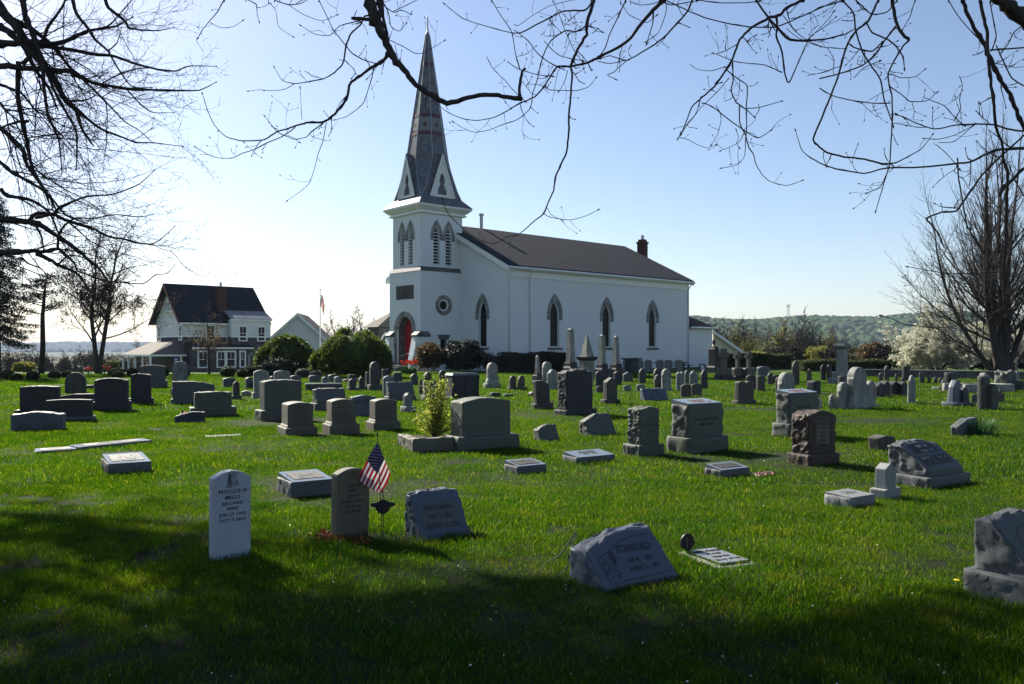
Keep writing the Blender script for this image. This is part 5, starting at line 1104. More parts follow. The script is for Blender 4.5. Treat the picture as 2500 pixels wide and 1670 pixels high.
# ------- tower
TX0, TX1, TY0, TY1 = -3.68, .47, 5.48, 9.63; TC = ((TX0+TX1)/2, (TY0+TY1)/2); TT = 12.2; ST = 7.35
tf = lambda a, z, d: (TX0-d, a, z); ts = lambda a, z, d: (a, TY0-d, z); ins = .13
tfb = lambda a, z, d: (TX0+ins-d, a, z); tsb = lambda a, z, d: (a, TY0+ins-d, z)
lower = MB().box(TX0, TX1, TY0, TY1, -.4, ST)
c_ = [MB().prism(opening(round_pts(2.05, 3.0), -.6, TC[1]), -1.1, .3, tf)]
cc = MB(); cc.prism([(TC[0]+.45*math.cos(g*.2618), 4.86+.45*math.sin(g*.2618)) for g in range(24)], -.3, .3, ts); c_.append(cc)
c_.append(MB().prism([(TC[0]-.30,.9),(TC[0]+.30,.9),(TC[0]+.30,2.35),(TC[0]-.30,2.35)], -.3, .3, ts)); c_.append(MB().prism([(TC[1]-1.2,5.3),(TC[1]+1.2,5.3),(TC[1]+1.2,6.35),(TC[1]-1.2,6.35)], -.08, .3, tf))
cut('tower_lower_walls', lower, c_, 'stucco')
bel = MB(); b0, b1, b2, b3 = TX0+ins, TX1-ins, TY0+ins, TY1-ins; ch_ = .14
oct_ = [(b0+ch_,b2),(b1-ch_,b2),(b1,b2+ch_),(b1,b3-ch_),(b1-ch_,b3),(b0+ch_,b3),(b0,b3-ch_),(b0,b2+ch_)]
bel.prism(oct_, ST+.2, TT-.02, lambda x, y, d: (x, y, d)); c_ = []
LW = [(-.56), (.56)]
for s in LW:
    c_.append(MB().prism(opening(arc_pts(.56, 9.9, 10.75), 7.85, TC[1]+s), -.3, .3, tfb)); c_.append(MB().prism(opening(arc_pts(.56, 9.9, 10.75), 7.85, TC[0]+s), -.3, .3, tsb))
cut('belfry_walls', bel, c_, 'stucco')
for s in LW:
    for cxx, fn in ((TC[1]+s, tfb), (TC[0]+s, tsb)):
        bk = MB().prism(opening(arc_pts(.55, 9.9, 10.74), 7.86, cxx), -.29, -.27, fn).build('louvre', MATS['stained'], CH)
        lv = MB(); z = 7.95
        while z < 10.45:
            hwz = .27 if z < 9.9 else .27*math.sqrt(max(.05, 1-((z-9.9)/.80)**2)); n = len(lv.v)
            lv.prism([(-.26, z-.0), (-.0, z-.10), (-.0, z-.07), (-.26, z+.03)], cxx-hwz, cxx+hwz, lambda d_, zz, a, fn=fn: fn(a, zz, d_+.0)); z += .235
        lv.build('slats', MATS['white_paint'], bk)
        ff = MB(); ff.ring(opening(arc_pts(.46, 9.9, 10.62), 7.86, cxx), opening(arc_pts(.56, 9.9, 10.75), 7.86, cxx), -.26, -.05, fn) if 0 else None
        sb = MB(); arch_band(sb, .62, 1.10, 9.9, 10.84, 11.2, cxx, fn, .04, .05, leg=.22, n=4); sb.build('stone_arch', MATS['arch_stone'], CH)
# string course, plaque, round window, small window
sc = MB(); k1 = .05; z1, z2 = ST-.02, ST+.22
def frustum(mb, x0,x1,y0,y1,z0_, a0,a1,c0,c1,z1_):
    n = len(mb.v); mb.v += [(x0,y0,z0_),(x1,y0,z0_),(x1,y1,z0_),(x0,y1,z0_),(a0,c0,z1_),(a1,c0,z1_),(a1,c1,z1_),(a0,c1,z1_)]
    mb.f += [(n+3,n+2,n+1,n),(n+4,n+5,n+6,n+7),(n,n+1,n+5,n+4),(n+1,n+2,n+6,n+5),(n+2,n+3,n+7,n+6),(n+3,n,n+4,n+7)]
frustum(sc, TX0-.06,TX1+.06,TY0-.06,TY1+.06,ST, b0-.02,b1+.02,b2-.02,b3+.02,ST+.32); sc.build('string_course', MATS['granite'], CH)
pq = MB().prism([(TC[1]-1.18,5.32),(TC[1]+1.18,5.32),(TC[1]+1.18,6.33),(TC[1]-1.18,6.33)], -.075, -.03, tf).build('slate_plaque', MATS['granite_dark'], CH)
rg = random.Random(4); mb = MB()
for i in range(16):
    a = TC[1]+.1+rg.uniform(-.75, .2); z = 5.55+rg.uniform(0, .6); mb.tube([tf(a, z, -.028), tf(a+.12, z+.05, -.028), tf(a+.05, z+.12, -.028)], .008, 3)
mb.build('carved_scroll', MATS['granite'], pq)
rw = MB(); pi_ = [(TC[0]+.46*math.cos(g), 4.86+.46*math.sin(g)) for g in [i*math.pi/8 for i in range(17)]]; po_ = [(TC[0]+.76*math.cos(g), 4.86+.76*math.sin(g)) for g in [i*math.pi/8 for i in range(17)]]
for i in range(16):
    sh = lambda p, q: (p[0]+(q[0]-p[0])*.04, p[1]+(q[1]-p[1])*.04); rw.prism([sh(pi_[i],pi_[i+1]), sh(po_[i],po_[i+1]), sh(po_[i+1],po_[i]), sh(pi_[i+1],pi_[i])], -.2, .045, ts)
rw.build('stone_ring', MATS['arch_stone'], CH)
rw = MB().prism([(TC[0]+.44*math.cos(g*.2618), 4.86+.44*math.sin(g*.2618)) for g in range(24)], -.16, -.10, ts).build('round_window', MATS['stained'], CH)
fr = MB(); fr.ring([(TC[0]+.34*math.cos(g*.2618), 4.86+.34*math.sin(g*.2618)) for g in range(25)], [(TC[0]+.44*math.cos(g*.2618), 4.86+.44*math.sin(g*.2618)) for g in range(25)], -.098, -.04, ts); fr.build('frame', MATS['white_trim'], rw)
MB().prism([(TC[0]-.29,.91),(TC[0]+.29,.91),(TC[0]+.29,2.34),(TC[0]-.29,2.34)], -.29, -.2, ts).build('window', MATS['stained'], CH); MB().prism([(TC[0]-.42,2.30),(TC[0]+.42,2.30),(TC[0]+.56,2.66),(TC[0]-.56,2.66)], -.02, .06, ts).build('lintel', MATS['granite'], CH)
# door
sb = MB(); arch_band(sb, 2.07, 2.85, 3.0, 0, 0, TC[1], tf, .05, .12, leg=0, n=4, kind='r')
for s in (-1, 1):
    z = .3
    while z < 3.0:
        hq = min(.44, 3.0-z); wq = .30 if int(z*10) % 2 else .39; x = s*(1.035+wq/2)
        sb.prism([(TC[1]+x-wq/2, z), (TC[1]+x+wq/2, z), (TC[1]+x+wq/2, z+hq-.012), (TC[1]+x-wq/2, z+hq-.012)], -.12, .045, tf); z += hq
sb.build('stone_arch', MATS['arch_stone'], CH)
jb = MB(); jb.ring(opening(round_pts(2.04, 3.0), .3, TC[1]), opening(round_pts(2.09, 3.0), .3, TC[1]), -.70, -.13, tf); uvmap(jb.build('stone_jambs', MATS['stone_wall'], CH))
dr = MB().prism(opening(round_pts(2.0, 3.0), .3, TC[1]), -.78, -.70, tf).build('door', MATS['red_door'], CH)
db = MB()
for a in (-.8, -.4, .0, .4, .8): db.prism([(TC[1]+a-.02,.35),(TC[1]+a+.02,.35),(TC[1]+a+.02,3.4),(TC[1]+a-.02,3.4)], -.699, -.68, tf)
db.build('door_boards', MATS['red_door'], dr); MB().prism([(TC[1]+.08,1.3),(TC[1]+.14,1.3),(TC[1]+.14,1.5),(TC[1]+.08,1.5)], -.68, -.62, tf).build('handle', MATS['metal_dark'], dr)
# buttresses either side of the door
for yc in (TY0+.30, TY1-.30):
    bt = MB(); bt.prism([(TX0-.95,-.4),(TX0-.002,-.4),(TX0-.002,2.5),(TX0-.35,2.5)], yc-.30, yc+.30, lambda a, z, d: (a, d, z)); bo = bt.build('buttress', MATS['stucco'], CH)
    cp = MB(); cp.prism([(TX0-.42,2.5),(TX0-.004,2.5),(TX0-.004,2.95),(TX0-.42,2.62)], yc-.36, yc+.36, lambda a, z, d: (a, d, z)); cp.build('cap', MATS['granite'], bo)
bt = MB(); bt.prism([(TY0-.55,-.4),(TY0-.002,-.4),(TY0-.002,2.5),(TY0-.22,2.5)], TX0+.0, TX0+.62, lambda a, z, d: (d, a, z)); bo = bt.build('buttress', MATS['stucco'], CH); MB().prism([(TY0-.30,2.5),(TY0-.004,2.5),(TY0-.004,2.9),(TY0-.30,2.62)], TX0-.02, TX0+.70, lambda a, z, d: (d, a, z)).build('cap', MATS['granite'], bo)
# steps with handrail
st = MB()
for i in range(4): st.box(TX0-.3-(4-i)*.34-.6, TX0-.004 if i == 3 else TX0-.3-(3-i)*.34-.6, TC[1]-1.35, TC[1]+1.35, -.1, .04+i*.11)
sp_ = st.build('steps', MATS['granite'], CH); MB().tube([(TX0-2.2, TC[1]-1.3, 0), (TX0-2.2, TC[1]-1.3, .85), (TX0-.5, TC[1]-1.3, 1.3), (TX0-.5, TC[1]-1.3, .4)], .025, 6).build('handrail', MATS['metal_grey'], sp_)
# cornice and skirt
co_ = MB(); co_.box(TX0-.05,TX1+.05,TY0-.05,TY1+.05,11.62,11.72); frustum(co_, TX0-.06,TX1+.06,TY0-.06,TY1+.06,11.84, TX0-.34,TX1+.34,TY0-.34,TY1+.34,12.1); co_.box(TX0-.36,TX1+.36,TY0-.36,TY1+.36,12.1,12.24)
co_.box(TX0+.02,TX1-.02,TY0+.02,TY1-.02,11.721,11.839)
co_.build('cornice', MATS['white_trim'], CH)
sk = MB(); c0, c1 = TC; a0, a1 = 2.48, 1.86; frustum(sk, c0-a0,c0+a0,c1-a0,c1+a0,12.245, c0-a1,c0+a1,c1-a1,c1+a1,12.9); SK = uvmap(sk.build('spire_skirt', MATS['slate'], CH))
# octagonal spire rising from the square base through broaches
sp = MB(); zb, zf, za = 12.88, 16.1, 25.6
def octr(r, z, sq=0.):
    """ring of eight: sq 1 is a square, 0 a regular octagon of inradius r"""
    k = math.tan(math.pi/8)*(1-sq)+sq*1.0; return [(c0+x*r, c1+y*r, z) for x, y in ((-1,-k),(-k,-1),(k,-1),(1,-k),(1,k),(k,1),(-k,1),(-1,k))]
rings = [octr(1.86, zb, .97), octr(1.78, 13.6, .66), octr(1.68, 14.6, .34), octr(1.57, 15.5, .1), octr(1.50, zf, 0), octr(.16, za, 0)]
for rg_ in rings: sp.v += rg_
for i in range(len(rings)-1):
    for k in range(8): a = i*8; sp.f.append((a+k, a+(k+1)%8, a+8+(k+1)%8, a+8+k))
sp.f.append(tuple(range((len(rings)-1)*8, len(rings)*8))); SP = uvmap(sp.build('spire', MATS['slate'], CH))
hp = MB()
for k in range(8): hp.tube([Vector(rings[i][k]) for i in range(len(rings))], .035, 5)
hp.build('hip_rolls', MATS['metal_grey'], SP)
# bands of red slates: rows of scalloped tiles laid on the faces
bd = MB()
def face_pt(k, z, u, off=.012):
    i = 4; zz = (z-rings[4][0][2])/(za-rings[4][0][2]); p = Vector(rings[4][k]).lerp(Vector(rings[5][k]), zz); q = Vector(rings[4][(k+1)%8]).lerp(Vector(rings[5][(k+1)%8]), zz)
    m = p.lerp(q, u); n = ((p+q)/2-Vector((c0, c1, z))).normalized(); n.z = .13; return m+n*off
for k in range(8):
    for z0_, z1_ in ((17.62, 17.98), (19.05, 19.4)):
        n = 6; pts = []
        for j in range(n):
            a, b = .06+.88*j/n, .06+.88*(j+1)/n; md_ = (a+b)/2
            for off in (.012,):
                bd.poly([face_pt(k, z0_+.12, a, off), face_pt(k, z0_, md_, off), face_pt(k, z0_+.12, b, off), face_pt(k, z1_-.04, b, off), face_pt(k, z1_-.04, a, off)])
    bd.poly([face_pt(k, 18.5+.19*math.sin(g), .5+.17*math.cos(g)) for g in [x*math.pi/3 for x in range(6)]])
    for z0_ in (23.05,): bd.poly([face_pt(k, z0_, .1), face_pt(k, z0_+.12, .5), face_pt(k, z0_, .9), face_pt(k, z0_+.42, .9), face_pt(k, z0_+.30, .5), face_pt(k, z0_+.42, .1)])
m_plain('red_slate', (.075,.026,.032), .7); bd.build('red_slate_bands', MATS['red_slate'], SP)
pb = MB(); 
for k in range(8):
    for z0_ in (18.06,): pb.poly([face_pt(k, z0_, .06, .008), face_pt(k, z0_, .94, .008), face_pt(k, 19.02, .94, .008), face_pt(k, 19.02, .06, .008)])
m_plain('pale_slate', (.15,.17,.17), .7); pb.build('pale_slate_band', MATS['pale_slate'], SP)
fn_ = MB().lathe([(.16,za-.02),(.17,za+.1),(.10,za+.2),(.06,za+.5),(.05,za+.9),(.03,za+1.2),(.02,za+1.32),(.05,za+1.38),(.05,za+1.46),(.0,za+1.5)], 10, c0, c1).build('finial', MATS['metal_grey'], SP, smooth=True)
MB().tube([(c0,c1,za+.75),(c0-.12,c1+.12,za+.95),(c0-.08,c1+.08,za+1.05)], .018, 5).build('finial_arm', MATS['metal_grey'], fn_)
# gabled dormers, one on each side, with an open trefoil
def dormer(fn):
    wv, zb_, zt_ = 1.13, 12.93, 16.15
    body = MB(); body.prism([(-wv,zb_),(wv,zb_),(0,zt_)], -.12, .0, fn)
    o = body.build('dormer', MATS['white_paint'], fix=True); ct = MB()
    ct.prism([(x, z) for x, z in opening(arc_pts(.46, 14.2, 14.75), 13.95, 0)], -.5, .5, fn)
    c2 = MB(); c2.prism([(.0+.27*math.cos(g*.3927)*1., 14.15+.24*math.sin(g*.3927)) for g in range(16)], -.5, .5, fn)
    c3 = MB(); c3.prism([(-.42,13.12),(.42,13.12),(.40,13.45),(.26,13.75),(.12,14.0),(-.12,14.0),(-.26,13.75),(-.40,13.45)], -.5, .5, fn)
    for c in (ct, c2, c3):
        cb = c.build('cutter', None, fix=True); md = o.modifiers.new('b', 'BOOLEAN'); md.operation = 'DIFFERENCE'; md.solver = 'EXACT'; md.object = cb; c.o = cb
    bpy.context.view_layer.update(); me = bpy.data.meshes.new_from_object(o.evaluated_get(bpy.context.evaluated_depsgraph_get())); o.modifiers.clear(); o.data = me
    for c in (ct, c2, c3): bpy.data.objects.remove(c.o)
    o.parent = CH
    mo = MB(); e = .09
    for s in (-1, 1):
        mo.prism([(s*wv*1.04, zb_-.0),(s*(wv*1.04-.12), zb_),(0, zt_-.30),(0, zt_+.08)], .002, .09, fn)
        mo.prism([(s*.62, 13.0),(s*.56, 13.0),(s*.50, 13.8),(s*.02, 14.95),(s*.02, 15.05),(s*.56, 13.85)], .002, .03, fn)
    mo.build('moulding', MATS['white_trim'], o)
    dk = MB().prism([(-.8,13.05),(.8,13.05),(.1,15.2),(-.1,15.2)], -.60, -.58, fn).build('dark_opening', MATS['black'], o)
    rf = MB()
    for s in (-1, 1):
        rf.poly([fn(s*wv*1.06, zb_, .08), fn(0, zt_+.1, .08), fn(0, zt_+.1, -.9), fn(s*wv*1.0, zb_, -.9)]); rf.poly([fn(s*wv*1.06, zb_-.03, .08), fn(0, zt_+.04, .08), fn(0, zt_+.04, -.9), fn(s*wv*1.0, zb_-.03, -.9)])
    uvmap(rf.build('dormer_roof', MATS['slate'], o))
a2 = 1.90
dormer(lambda a, z, d: (c0-a2-d, c1+a, z)); dormer(lambda a, z, d: (c0+a, c1-a2-d, z)); dormer(lambda a, z, d: (c0+a2+d, c1-a, z)); dormer(lambda a, z, d: (c0-a, c1+a2+d, z))
# wing behind the tower, low annex right of the chancel
p = at(925, 905, 82); p.z = -.3
r = thing('parish_hall', 'low stone hall with a pointed window, half hidden left of the tower', 'hall', p, YAW)
uvmap(MB().box(0, 9, 0, 2.1, -.6, 4.1).build('wall', MATS['stone_wall'], r)); rf = MB(); frustum(rf, -.4,9.5,-.4,2.5,4.1, 2.6,7,.9,1.2,5.9); uvmap(rf.build('roof', MATS['porch_roof'], r))
for fn in (lambda a, z, d: (a, -d, z),):
    for xx in (.8, 5.0):
        wn = MB().prism(opening(arc_pts(.9, 2.6, 3.4), 1.0, xx), 0, .03, fn).build('window', MATS['pane'], r); f2 = MB(); f2.ring(opening(arc_pts(.9, 2.6, 3.4), 1.0, xx), opening(arc_pts(1.2, 2.6, 3.6), .9, xx), 0, .06, fn); f2.build('frame', MATS['white_trim'], wn)
p = at(1741, 905, 77); p.z = 0
r = thing('annex', 'low cream annex with a long falling roof edge at the right end of the church', 'annex', p, R(8))
MB().prism([(0,-.4),(2.9,-.4),(2.9,1.2),(0,3.15)], 0, 4).build('wall', MATS['cream'], r); rf = MB(); rf.prism([(-.2,3.29),(3.3,.93),(3.3,1.08),(-.2,3.44)], -.35, 4.3); uvmap(rf.build('roof', MATS['shingle'], r))
MB().prism([(-.2,3.13),(3.3,.77),(3.3,1.06),(-.2,3.42)], -.40, -.353).build('rake_board', MATS['white_trim'], r)
# ------------------------------------------------------------ house, garage, flagpole
HX, HY_, HZ = -36.0, 90.0, -1.05
HO = thing('house', 'large two storey house with a steep dark roof, pale upper walls and dark stone below', 'house', (HX, HY_, HZ), YAW)
W, L, E, RZ = 9.2, 9.75, 5.95, 9.95
u3 = lambda a, z, d: (a, -d, z); g3 = lambda a, z, d: (-d, a, z)
lo = uvmap(MB().box(0, L, 0, W, -.8, 4.05).build('stone_ground_floor', MATS['house_stone'], HO))
up = MB().prism([(0,4.05),(W,4.05),(W,E),(W/2,RZ-.15),(0,E)], -.03, L+.03, lambda a, z, d: (d, a, z)); up = uvmap(up.build('upper_wall', MATS['siding'], HO))
MB().box(-.08, L+.05, -.08, -.031, 3.98, 4.14).box(-.08, -.031, -.03, W, 3.98, 4.14).build('band', MATS['white_trim'], HO)
mb = MB(); slp = (RZ-E)/(W/2); rt = []
for y0, y1 in ((-.55, W/2), (W+.55, W/2)):
    mb.prism([(y0, E-.55*slp), (y1, RZ), (y1, RZ+.16), (y0, E-.55*slp+.16)], -.75, L+.1, lambda a, z, d: (d, a, z))
rf = uvmap(mb.build('roof', MATS['shingle_house'], HO))
mb = MB()
for y0, y1 in ((-.55, W/2), (W+.55, W/2)): mb.prism([(y0, E-.55*slp-.22), (y1, RZ-.22), (y1, RZ+.10), (y0, E-.55*slp+.10)], -.80, -.752, lambda a, z, d: (d, a, z))
m_plain('rust_trim', (.20,.05,.03), .7); mb.build('rake_board', MATS['rust_trim'], HO)
MB().box(-.7, 4.7, -.64, -.5, E-.55*slp-.1, E-.55*slp+.06).build('gutter', MATS['white_trim'], HO)
ck = uvmap(MB().box(4.1, 5.1, .9, 1.9, 5.5, 9.6).box(4.02, 5.18, .82, 1.98, 9.6, 9.78).build('chimney', MATS['brick'], HO)); MB().tube([(4.6,1.4,9.78),(4.6,1.4,10.3)], .14, 8).build('flue', MATS['metal_grey'], ck)
def win(parent, fn, a, z, w, h, d=0., bars=2, nm='window'):
    wo = MB().prism([(a-w/2, z), (a+w/2, z), (a+w/2, z+h), (a-w/2, z+h)], d, d+.02, fn).build(nm, MATS['pane'], parent)
    fr = MB(); e = .13
    for q in ([(a-w/2-e, z), (a-w/2+.03, z), (a-w/2+.03, z+h), (a-w/2-e, z+h)], [(a+w/2-.03, z), (a+w/2+e, z), (a+w/2+e, z+h), (a+w/2-.03, z+h)],
              [(a-w/2-e, z+h), (a+w/2+e, z+h), (a+w/2+e, z+h+e*1.3), (a-w/2-e, z+h+e*1.3)], [(a-w/2-e, z-e), (a+w/2+e, z-e), (a+w/2+e, z), (a-w/2-e, z)]): fr.prism(q, d, d+.08, fn)
    fr.build('frame', MATS['white_trim'], wo); br = MB(); br.prism([(a-w/2+.031, z+h*.5-.03), (a+w/2-.031, z+h*.5-.03), (a+w/2-.031, z+h*.5+.03), (a-w/2+.031, z+h*.5+.03)], d+.021, d+.05, fn)
    if bars > 1: br.prism([(a-.02, z+h*.5+.031), (a+.02, z+h*.5+.031), (a+.02, z+h-.001), (a-.02, z+h-.001)], d+.021, d+.045, fn)
    br.build('sash_bar', MATS['white_trim'], wo)
# gable end windows
for a in (3.85, 4.6, 5.35): win(HO, g3, a, 7.0, .52, 1.0+(.25 if a == 4.6 else 0), .04, 1)
for a in (1.0, 8.0): win(HO, g3, a, 3.7, .75, 1.5, .04)
mb = MB()
for z in (6.55, 6.75): mb.prism([(W/2-(RZ-z)/slp*.9, z), (W/2+(RZ-z)/slp*.9, z), (W/2+(RZ-z)/slp*.9, z+.07), (W/2-(RZ-z)/slp*.9, z+.07)], .032, .07, g3)
mb.build('gable_band', MATS['cream'], HO)
win(HO, u3, 2.9, 3.7, .8, 1.5, .04)
# projecting block at the right with a standing seam roof
p0, p1 = 4.8, 9.4
uvmap(MB().box(p0, p1, -1.2, -.01, -.8, 4.04).build('stone_projection', MATS['house_stone'], HO)); uvmap(MB().box(p0-.03, p1+.03, -1.23, .3, 4.041, 5.95).build('upper_projection', MATS['siding'], HO))
MB().box(p0-.08, p1+.08, -1.30, -1.231, 3.96, 4.12).box(p0-.15, p1+.15, -1.42, -1.24, 5.86, 6.04).build('trim', MATS['white_trim'], HO)
mb = MB(); mb.prism([(-1.4, 6.05), (.75, 7.0), (.75, 7.06), (-1.4, 6.11)], p0-.2, p1+.2, lambda a, z, d: (d, a, z)); mr = uvmap(mb.build('metal_roof', MATS['metal_roof'], HO)); mb = MB()
for i in range(13): x = p0-.15+i*.4; mb.prism([(-1.39, 6.112), (.74, 7.062), (.74, 7.11), (-1.39, 6.16)], x-.02, x+.02, lambda a, z, d: (d, a, z))
mb.build('seams', MATS['metal_grey'], mr)
for a in (6.1, 8.3): win(HO, u3, a, 3.65, .8, 1.5, 1.235)
win(HO, u3, 8.4, .65, .9, 1.85, 1.21)
# long ground floor bay with a low roof
uvmap(MB().box(.3, 6.5, -2.0, -1.21, -.8, 2.7).box(.3, 4.79, -1.209, -.01, -.8, 2.7).build('bay_wall', MATS['house_stone'], HO)); mb = MB(); mb.prism([(-2.35, 2.75), (-.05, 3.35), (-.05, 3.43), (-2.35, 2.83)], .0, 4.75, lambda a, z, d: (d, a, z)); mb.prism([(-2.35, 2.75), (-1.26, 3.04), (-1.26, 3.12), (-2.35, 2.83)], 4.76, 6.9, lambda a, z, d: (d, a, z))
uvmap(mb.build('bay_roof', MATS['shingle_house'], HO)); MB().box(0, 6.9, -2.42, -2.36, 2.65, 2.83).build('gutter', MATS['white_trim'], HO)
for a, w_ in ((1.3, .95), (3.3, .8), (4.4, .9), (5.75, .5)): win(HO, u3, a, .7, w_, 1.6, 2.01)
MB().tube([(6.75,-2.3,2.2),(6.5,-2.05,1.9),(6.5,-2.05,-.3)], .05, 6).tube([(4.6,-.6,4.7),(4.72,-.15,4.4),(4.72,-.12,2.9)], .05, 6).build('downspout', MATS['white_paint'], HO)
# porch at the gable end
pr = MB(); n = 0
P = [(-3.9,-.6,2.0), (-.02,-.6,2.0), (-.02,9.6,2.0), (-3.9,9.6,2.0), (-1.2,1.5,3.35), (-.02,1.5,3.6), (-.02,8,3.6), (-1.2,8,3.35)]
pr.v = P; pr.f = [(0,1,5,4),(0,4,7,3),(3,7,6,2),(4,5,6,7),(3,2,1,0),(1,2,6,5)]; po = uvmap(pr.build('porch_roof', MATS['porch_roof'], HO))
MB().box(-3.96,-3.91,-.6,9.6,1.86,2.04).box(-3.9,0,-.68,-.61,1.86,2.04).build('fascia', MATS['white_trim'], HO)
for x, y in ((-3.7,-.4),(-3.7,2.2),(-3.7,4.8),(-3.7,7.2),(-3.7,9.3),(-.5,-.4)): MB().box(x-.09,x+.09,y-.09,y+.09,-.4,1.86).build('porch_post', MATS['white_paint'], HO)
MB().box(-3.8,-.01,-.5,9.5,-.7,-.2).build('porch_floor', MATS['granite_dark'], HO); MB().prism([(1.2,-.2),(2.2,-.2),(2.2,1.9),(1.2,1.9)], .0, .05, g3).build('door', MATS['bark'], HO)
p = thing('wall_sign', 'small blue sign on the house beside the porch', 'sign', (HX+.4, HY_-3.2, HZ), YAW)
MB().tube([(0,0,0),(0,0,1.2)], .03, 5).build('post', MATS['metal_dark'], p); MB().box(-.22,.22,-.03,.0,1.1,1.75).build('panel', MATS['sign_blue'], p)
MB().box(-.16,.16,-.036,-.03,1.5,1.56).box(-.16,.16,-.036,-.03,1.3,1.36).build('lettering', MATS['white_paint'], p)
# garage
p = at(663, 905, 100); p.z = -1.2
G = thing('garage', 'white sided garage with a wide gable, between the house and the weeping bushes', 'garage', p, R(6))
gw, ge, gp, gl = 6.3, 4.1, 7.0, 8.5
uvmap(MB().prism([(0,-.5),(gw,-.5),(gw,ge),(gw/2,gp),(0,ge)], 0, gl).build('wall', MATS['siding'], G)); mb = MB(); s = (gp-ge)/(gw/2)
for x0, sgn in ((-.5, 1), (gw+.5, -1)): mb.prism([(x0, ge-.5*s+.02), (gw/2, gp+.02), (gw/2, gp+.2), (x0, ge-.5*s+.2)], -.4, gl+.3)
uvmap(mb.build('roof', MATS['shingle_house'], G)); mb = MB()
for x0 in (-.5, gw+.5): mb.prism([(x0, ge-.5*s-.15), (gw/2, gp-.15), (gw/2, gp+.22), (x0, ge-.5*s+.22)], -.45, -.402)
mb.build('rake_board', MATS['white_trim'], G)
MB().prism([(2.2,-.3),(4.1,-.3),(4.1,1.8),(2.2,1.8)], -.05, -.0).build('door', MATS['white_paint'], G)
# flagpole
p = at(781.6, 905, 78); p.z = -.6
FP = thing('flagpole', 'tall white flagpole between the two weeping bushes', 'flagpole', p, 0)
top = H+(HY-709)/F*78+.6; MB().tube([(0,0,-.1),(0,0,top)], [.075,.04], 8).build('pole', MATS['white_paint'], FP); MB().lathe([(.0,top),(.07,top+.04),(.08,top+.1),(.0,top+.17)], 8).build('ball', MATS['metal_grey'], FP, smooth=True)
FL = thing('flag', 'limp stars and stripes hanging from the tall flagpole', 'flag', p, R(20))
flag(FL, Matrix.Translation((0,0,top-.35)), 1, 1, bend=lambda a, b: (.05+.30*a+.1*b*a+.05*math.sin(b*7+a*5), .10*math.sin(a*11+b*4), -b*1.25-a*1.35*(.3+.4*b)), cant=(.4, .54))
# far barns in the valley
for x, y, w_, hh_, lb in ((285, 885, 15, 2.4, 'low white roofed farm shed in the valley left of the house'), (130, 884, 9, 1.6, 'tiny white farm building in the left distance')):
    Yb = 230; p = at(x, y, Yb); z = gz(p.x, Yb); p.z = z; B = thing('farm_shed', lb, 'shed', p, R(15)); zr = H-(876-HY)/F*Yb-z
    MB().box(-w_/2, w_/2, 0, 8, -1, zr*.72).build('wall', MATS['white_paint'], B); mb = MB(); mb.prism([(-.4, zr*.72), (4, zr*.85), (8.4, zr*.72), (8.4, zr*.74), (4, zr*.85+.1), (-.4, zr*.74)], -w_/2-.4, w_/2+.4, lambda a, z, d: (d, a, z)); mb.build('roof', MATS['white_paint'], B)
# lattice mast on the hill
p = at(1924, 790, 1300); p.z = hill_near(np.float64(p.x), np.float64(1300)); MS_ = thing('radio_mast', 'slim lattice radio mast on the wooded hill', 'mast', p, R(20)); mb = MB(); hm = H+(HY-745)/F*1300-p.z
for a in range(3):
    g = a*2.094; mb.tube([(2.4*math.cos(g), 2.4*math.sin(g), -5), (1.6*math.cos(g), 1.6*math.sin(g), hm)], .28, 4)
for i in range(12):
    for a in range(3):
        g, g2 = a*2.094, (a+1)*2.094; z = hm*i/12; z2 = hm*(i+1)/12; mb.tube([(2.2*math.cos(g), 2.2*math.sin(g), z), (2.2*math.cos(g2), 2.2*math.sin(g2), z2)], .16, 3)
mb.build('lattice', MATS['metal_grey'], MS_); mb = MB()
for a in range(6):
    g = a*1.047; mb.box(2.6*math.cos(g)-.4, 2.6*math.cos(g)+.4, 2.6*math.sin(g)-.4, 2.6*math.sin(g)+.4, hm-3, hm+1.5)
mb.build('antennas', MATS['white_paint'], MS_)
# paths
def strip(name, pts, w_, m, label, dz=.006):
    mb = MB(); 
    for i in range(len(pts)-1):
        a, b = Vector(pts[i]), Vector(pts[i+1]); n = Vector((-(b-a).y, (b-a).x)).normalized()*w_/2; q = [a+n, a-n, b-n, b+n]
        mb.poly([(v.x, v.y, gz(v.x, v.y)+dz) for v in q])
    return tag(mb.build(name, MATS[m]), label, name.replace('_', ' '), kind='structure')
strip('path', [(-45, 44.0), (-36, 44.0), (-26, 43.8), (-18, 43.6)], .9, 'road', 'pale footpath behind the left gravestones', .02)
strip('road', [(-60, 57), (-40, 56.5), (-28, 56), (-20, 56)], 2.2, 'road', 'pale drive behind the round bushes', .02)
strip('side_path', [(-9.8, 57.4), (-9.2, 52), (-8, 47)], .1, 'road', 'narrow walk edge below the church steps') if 0 else None
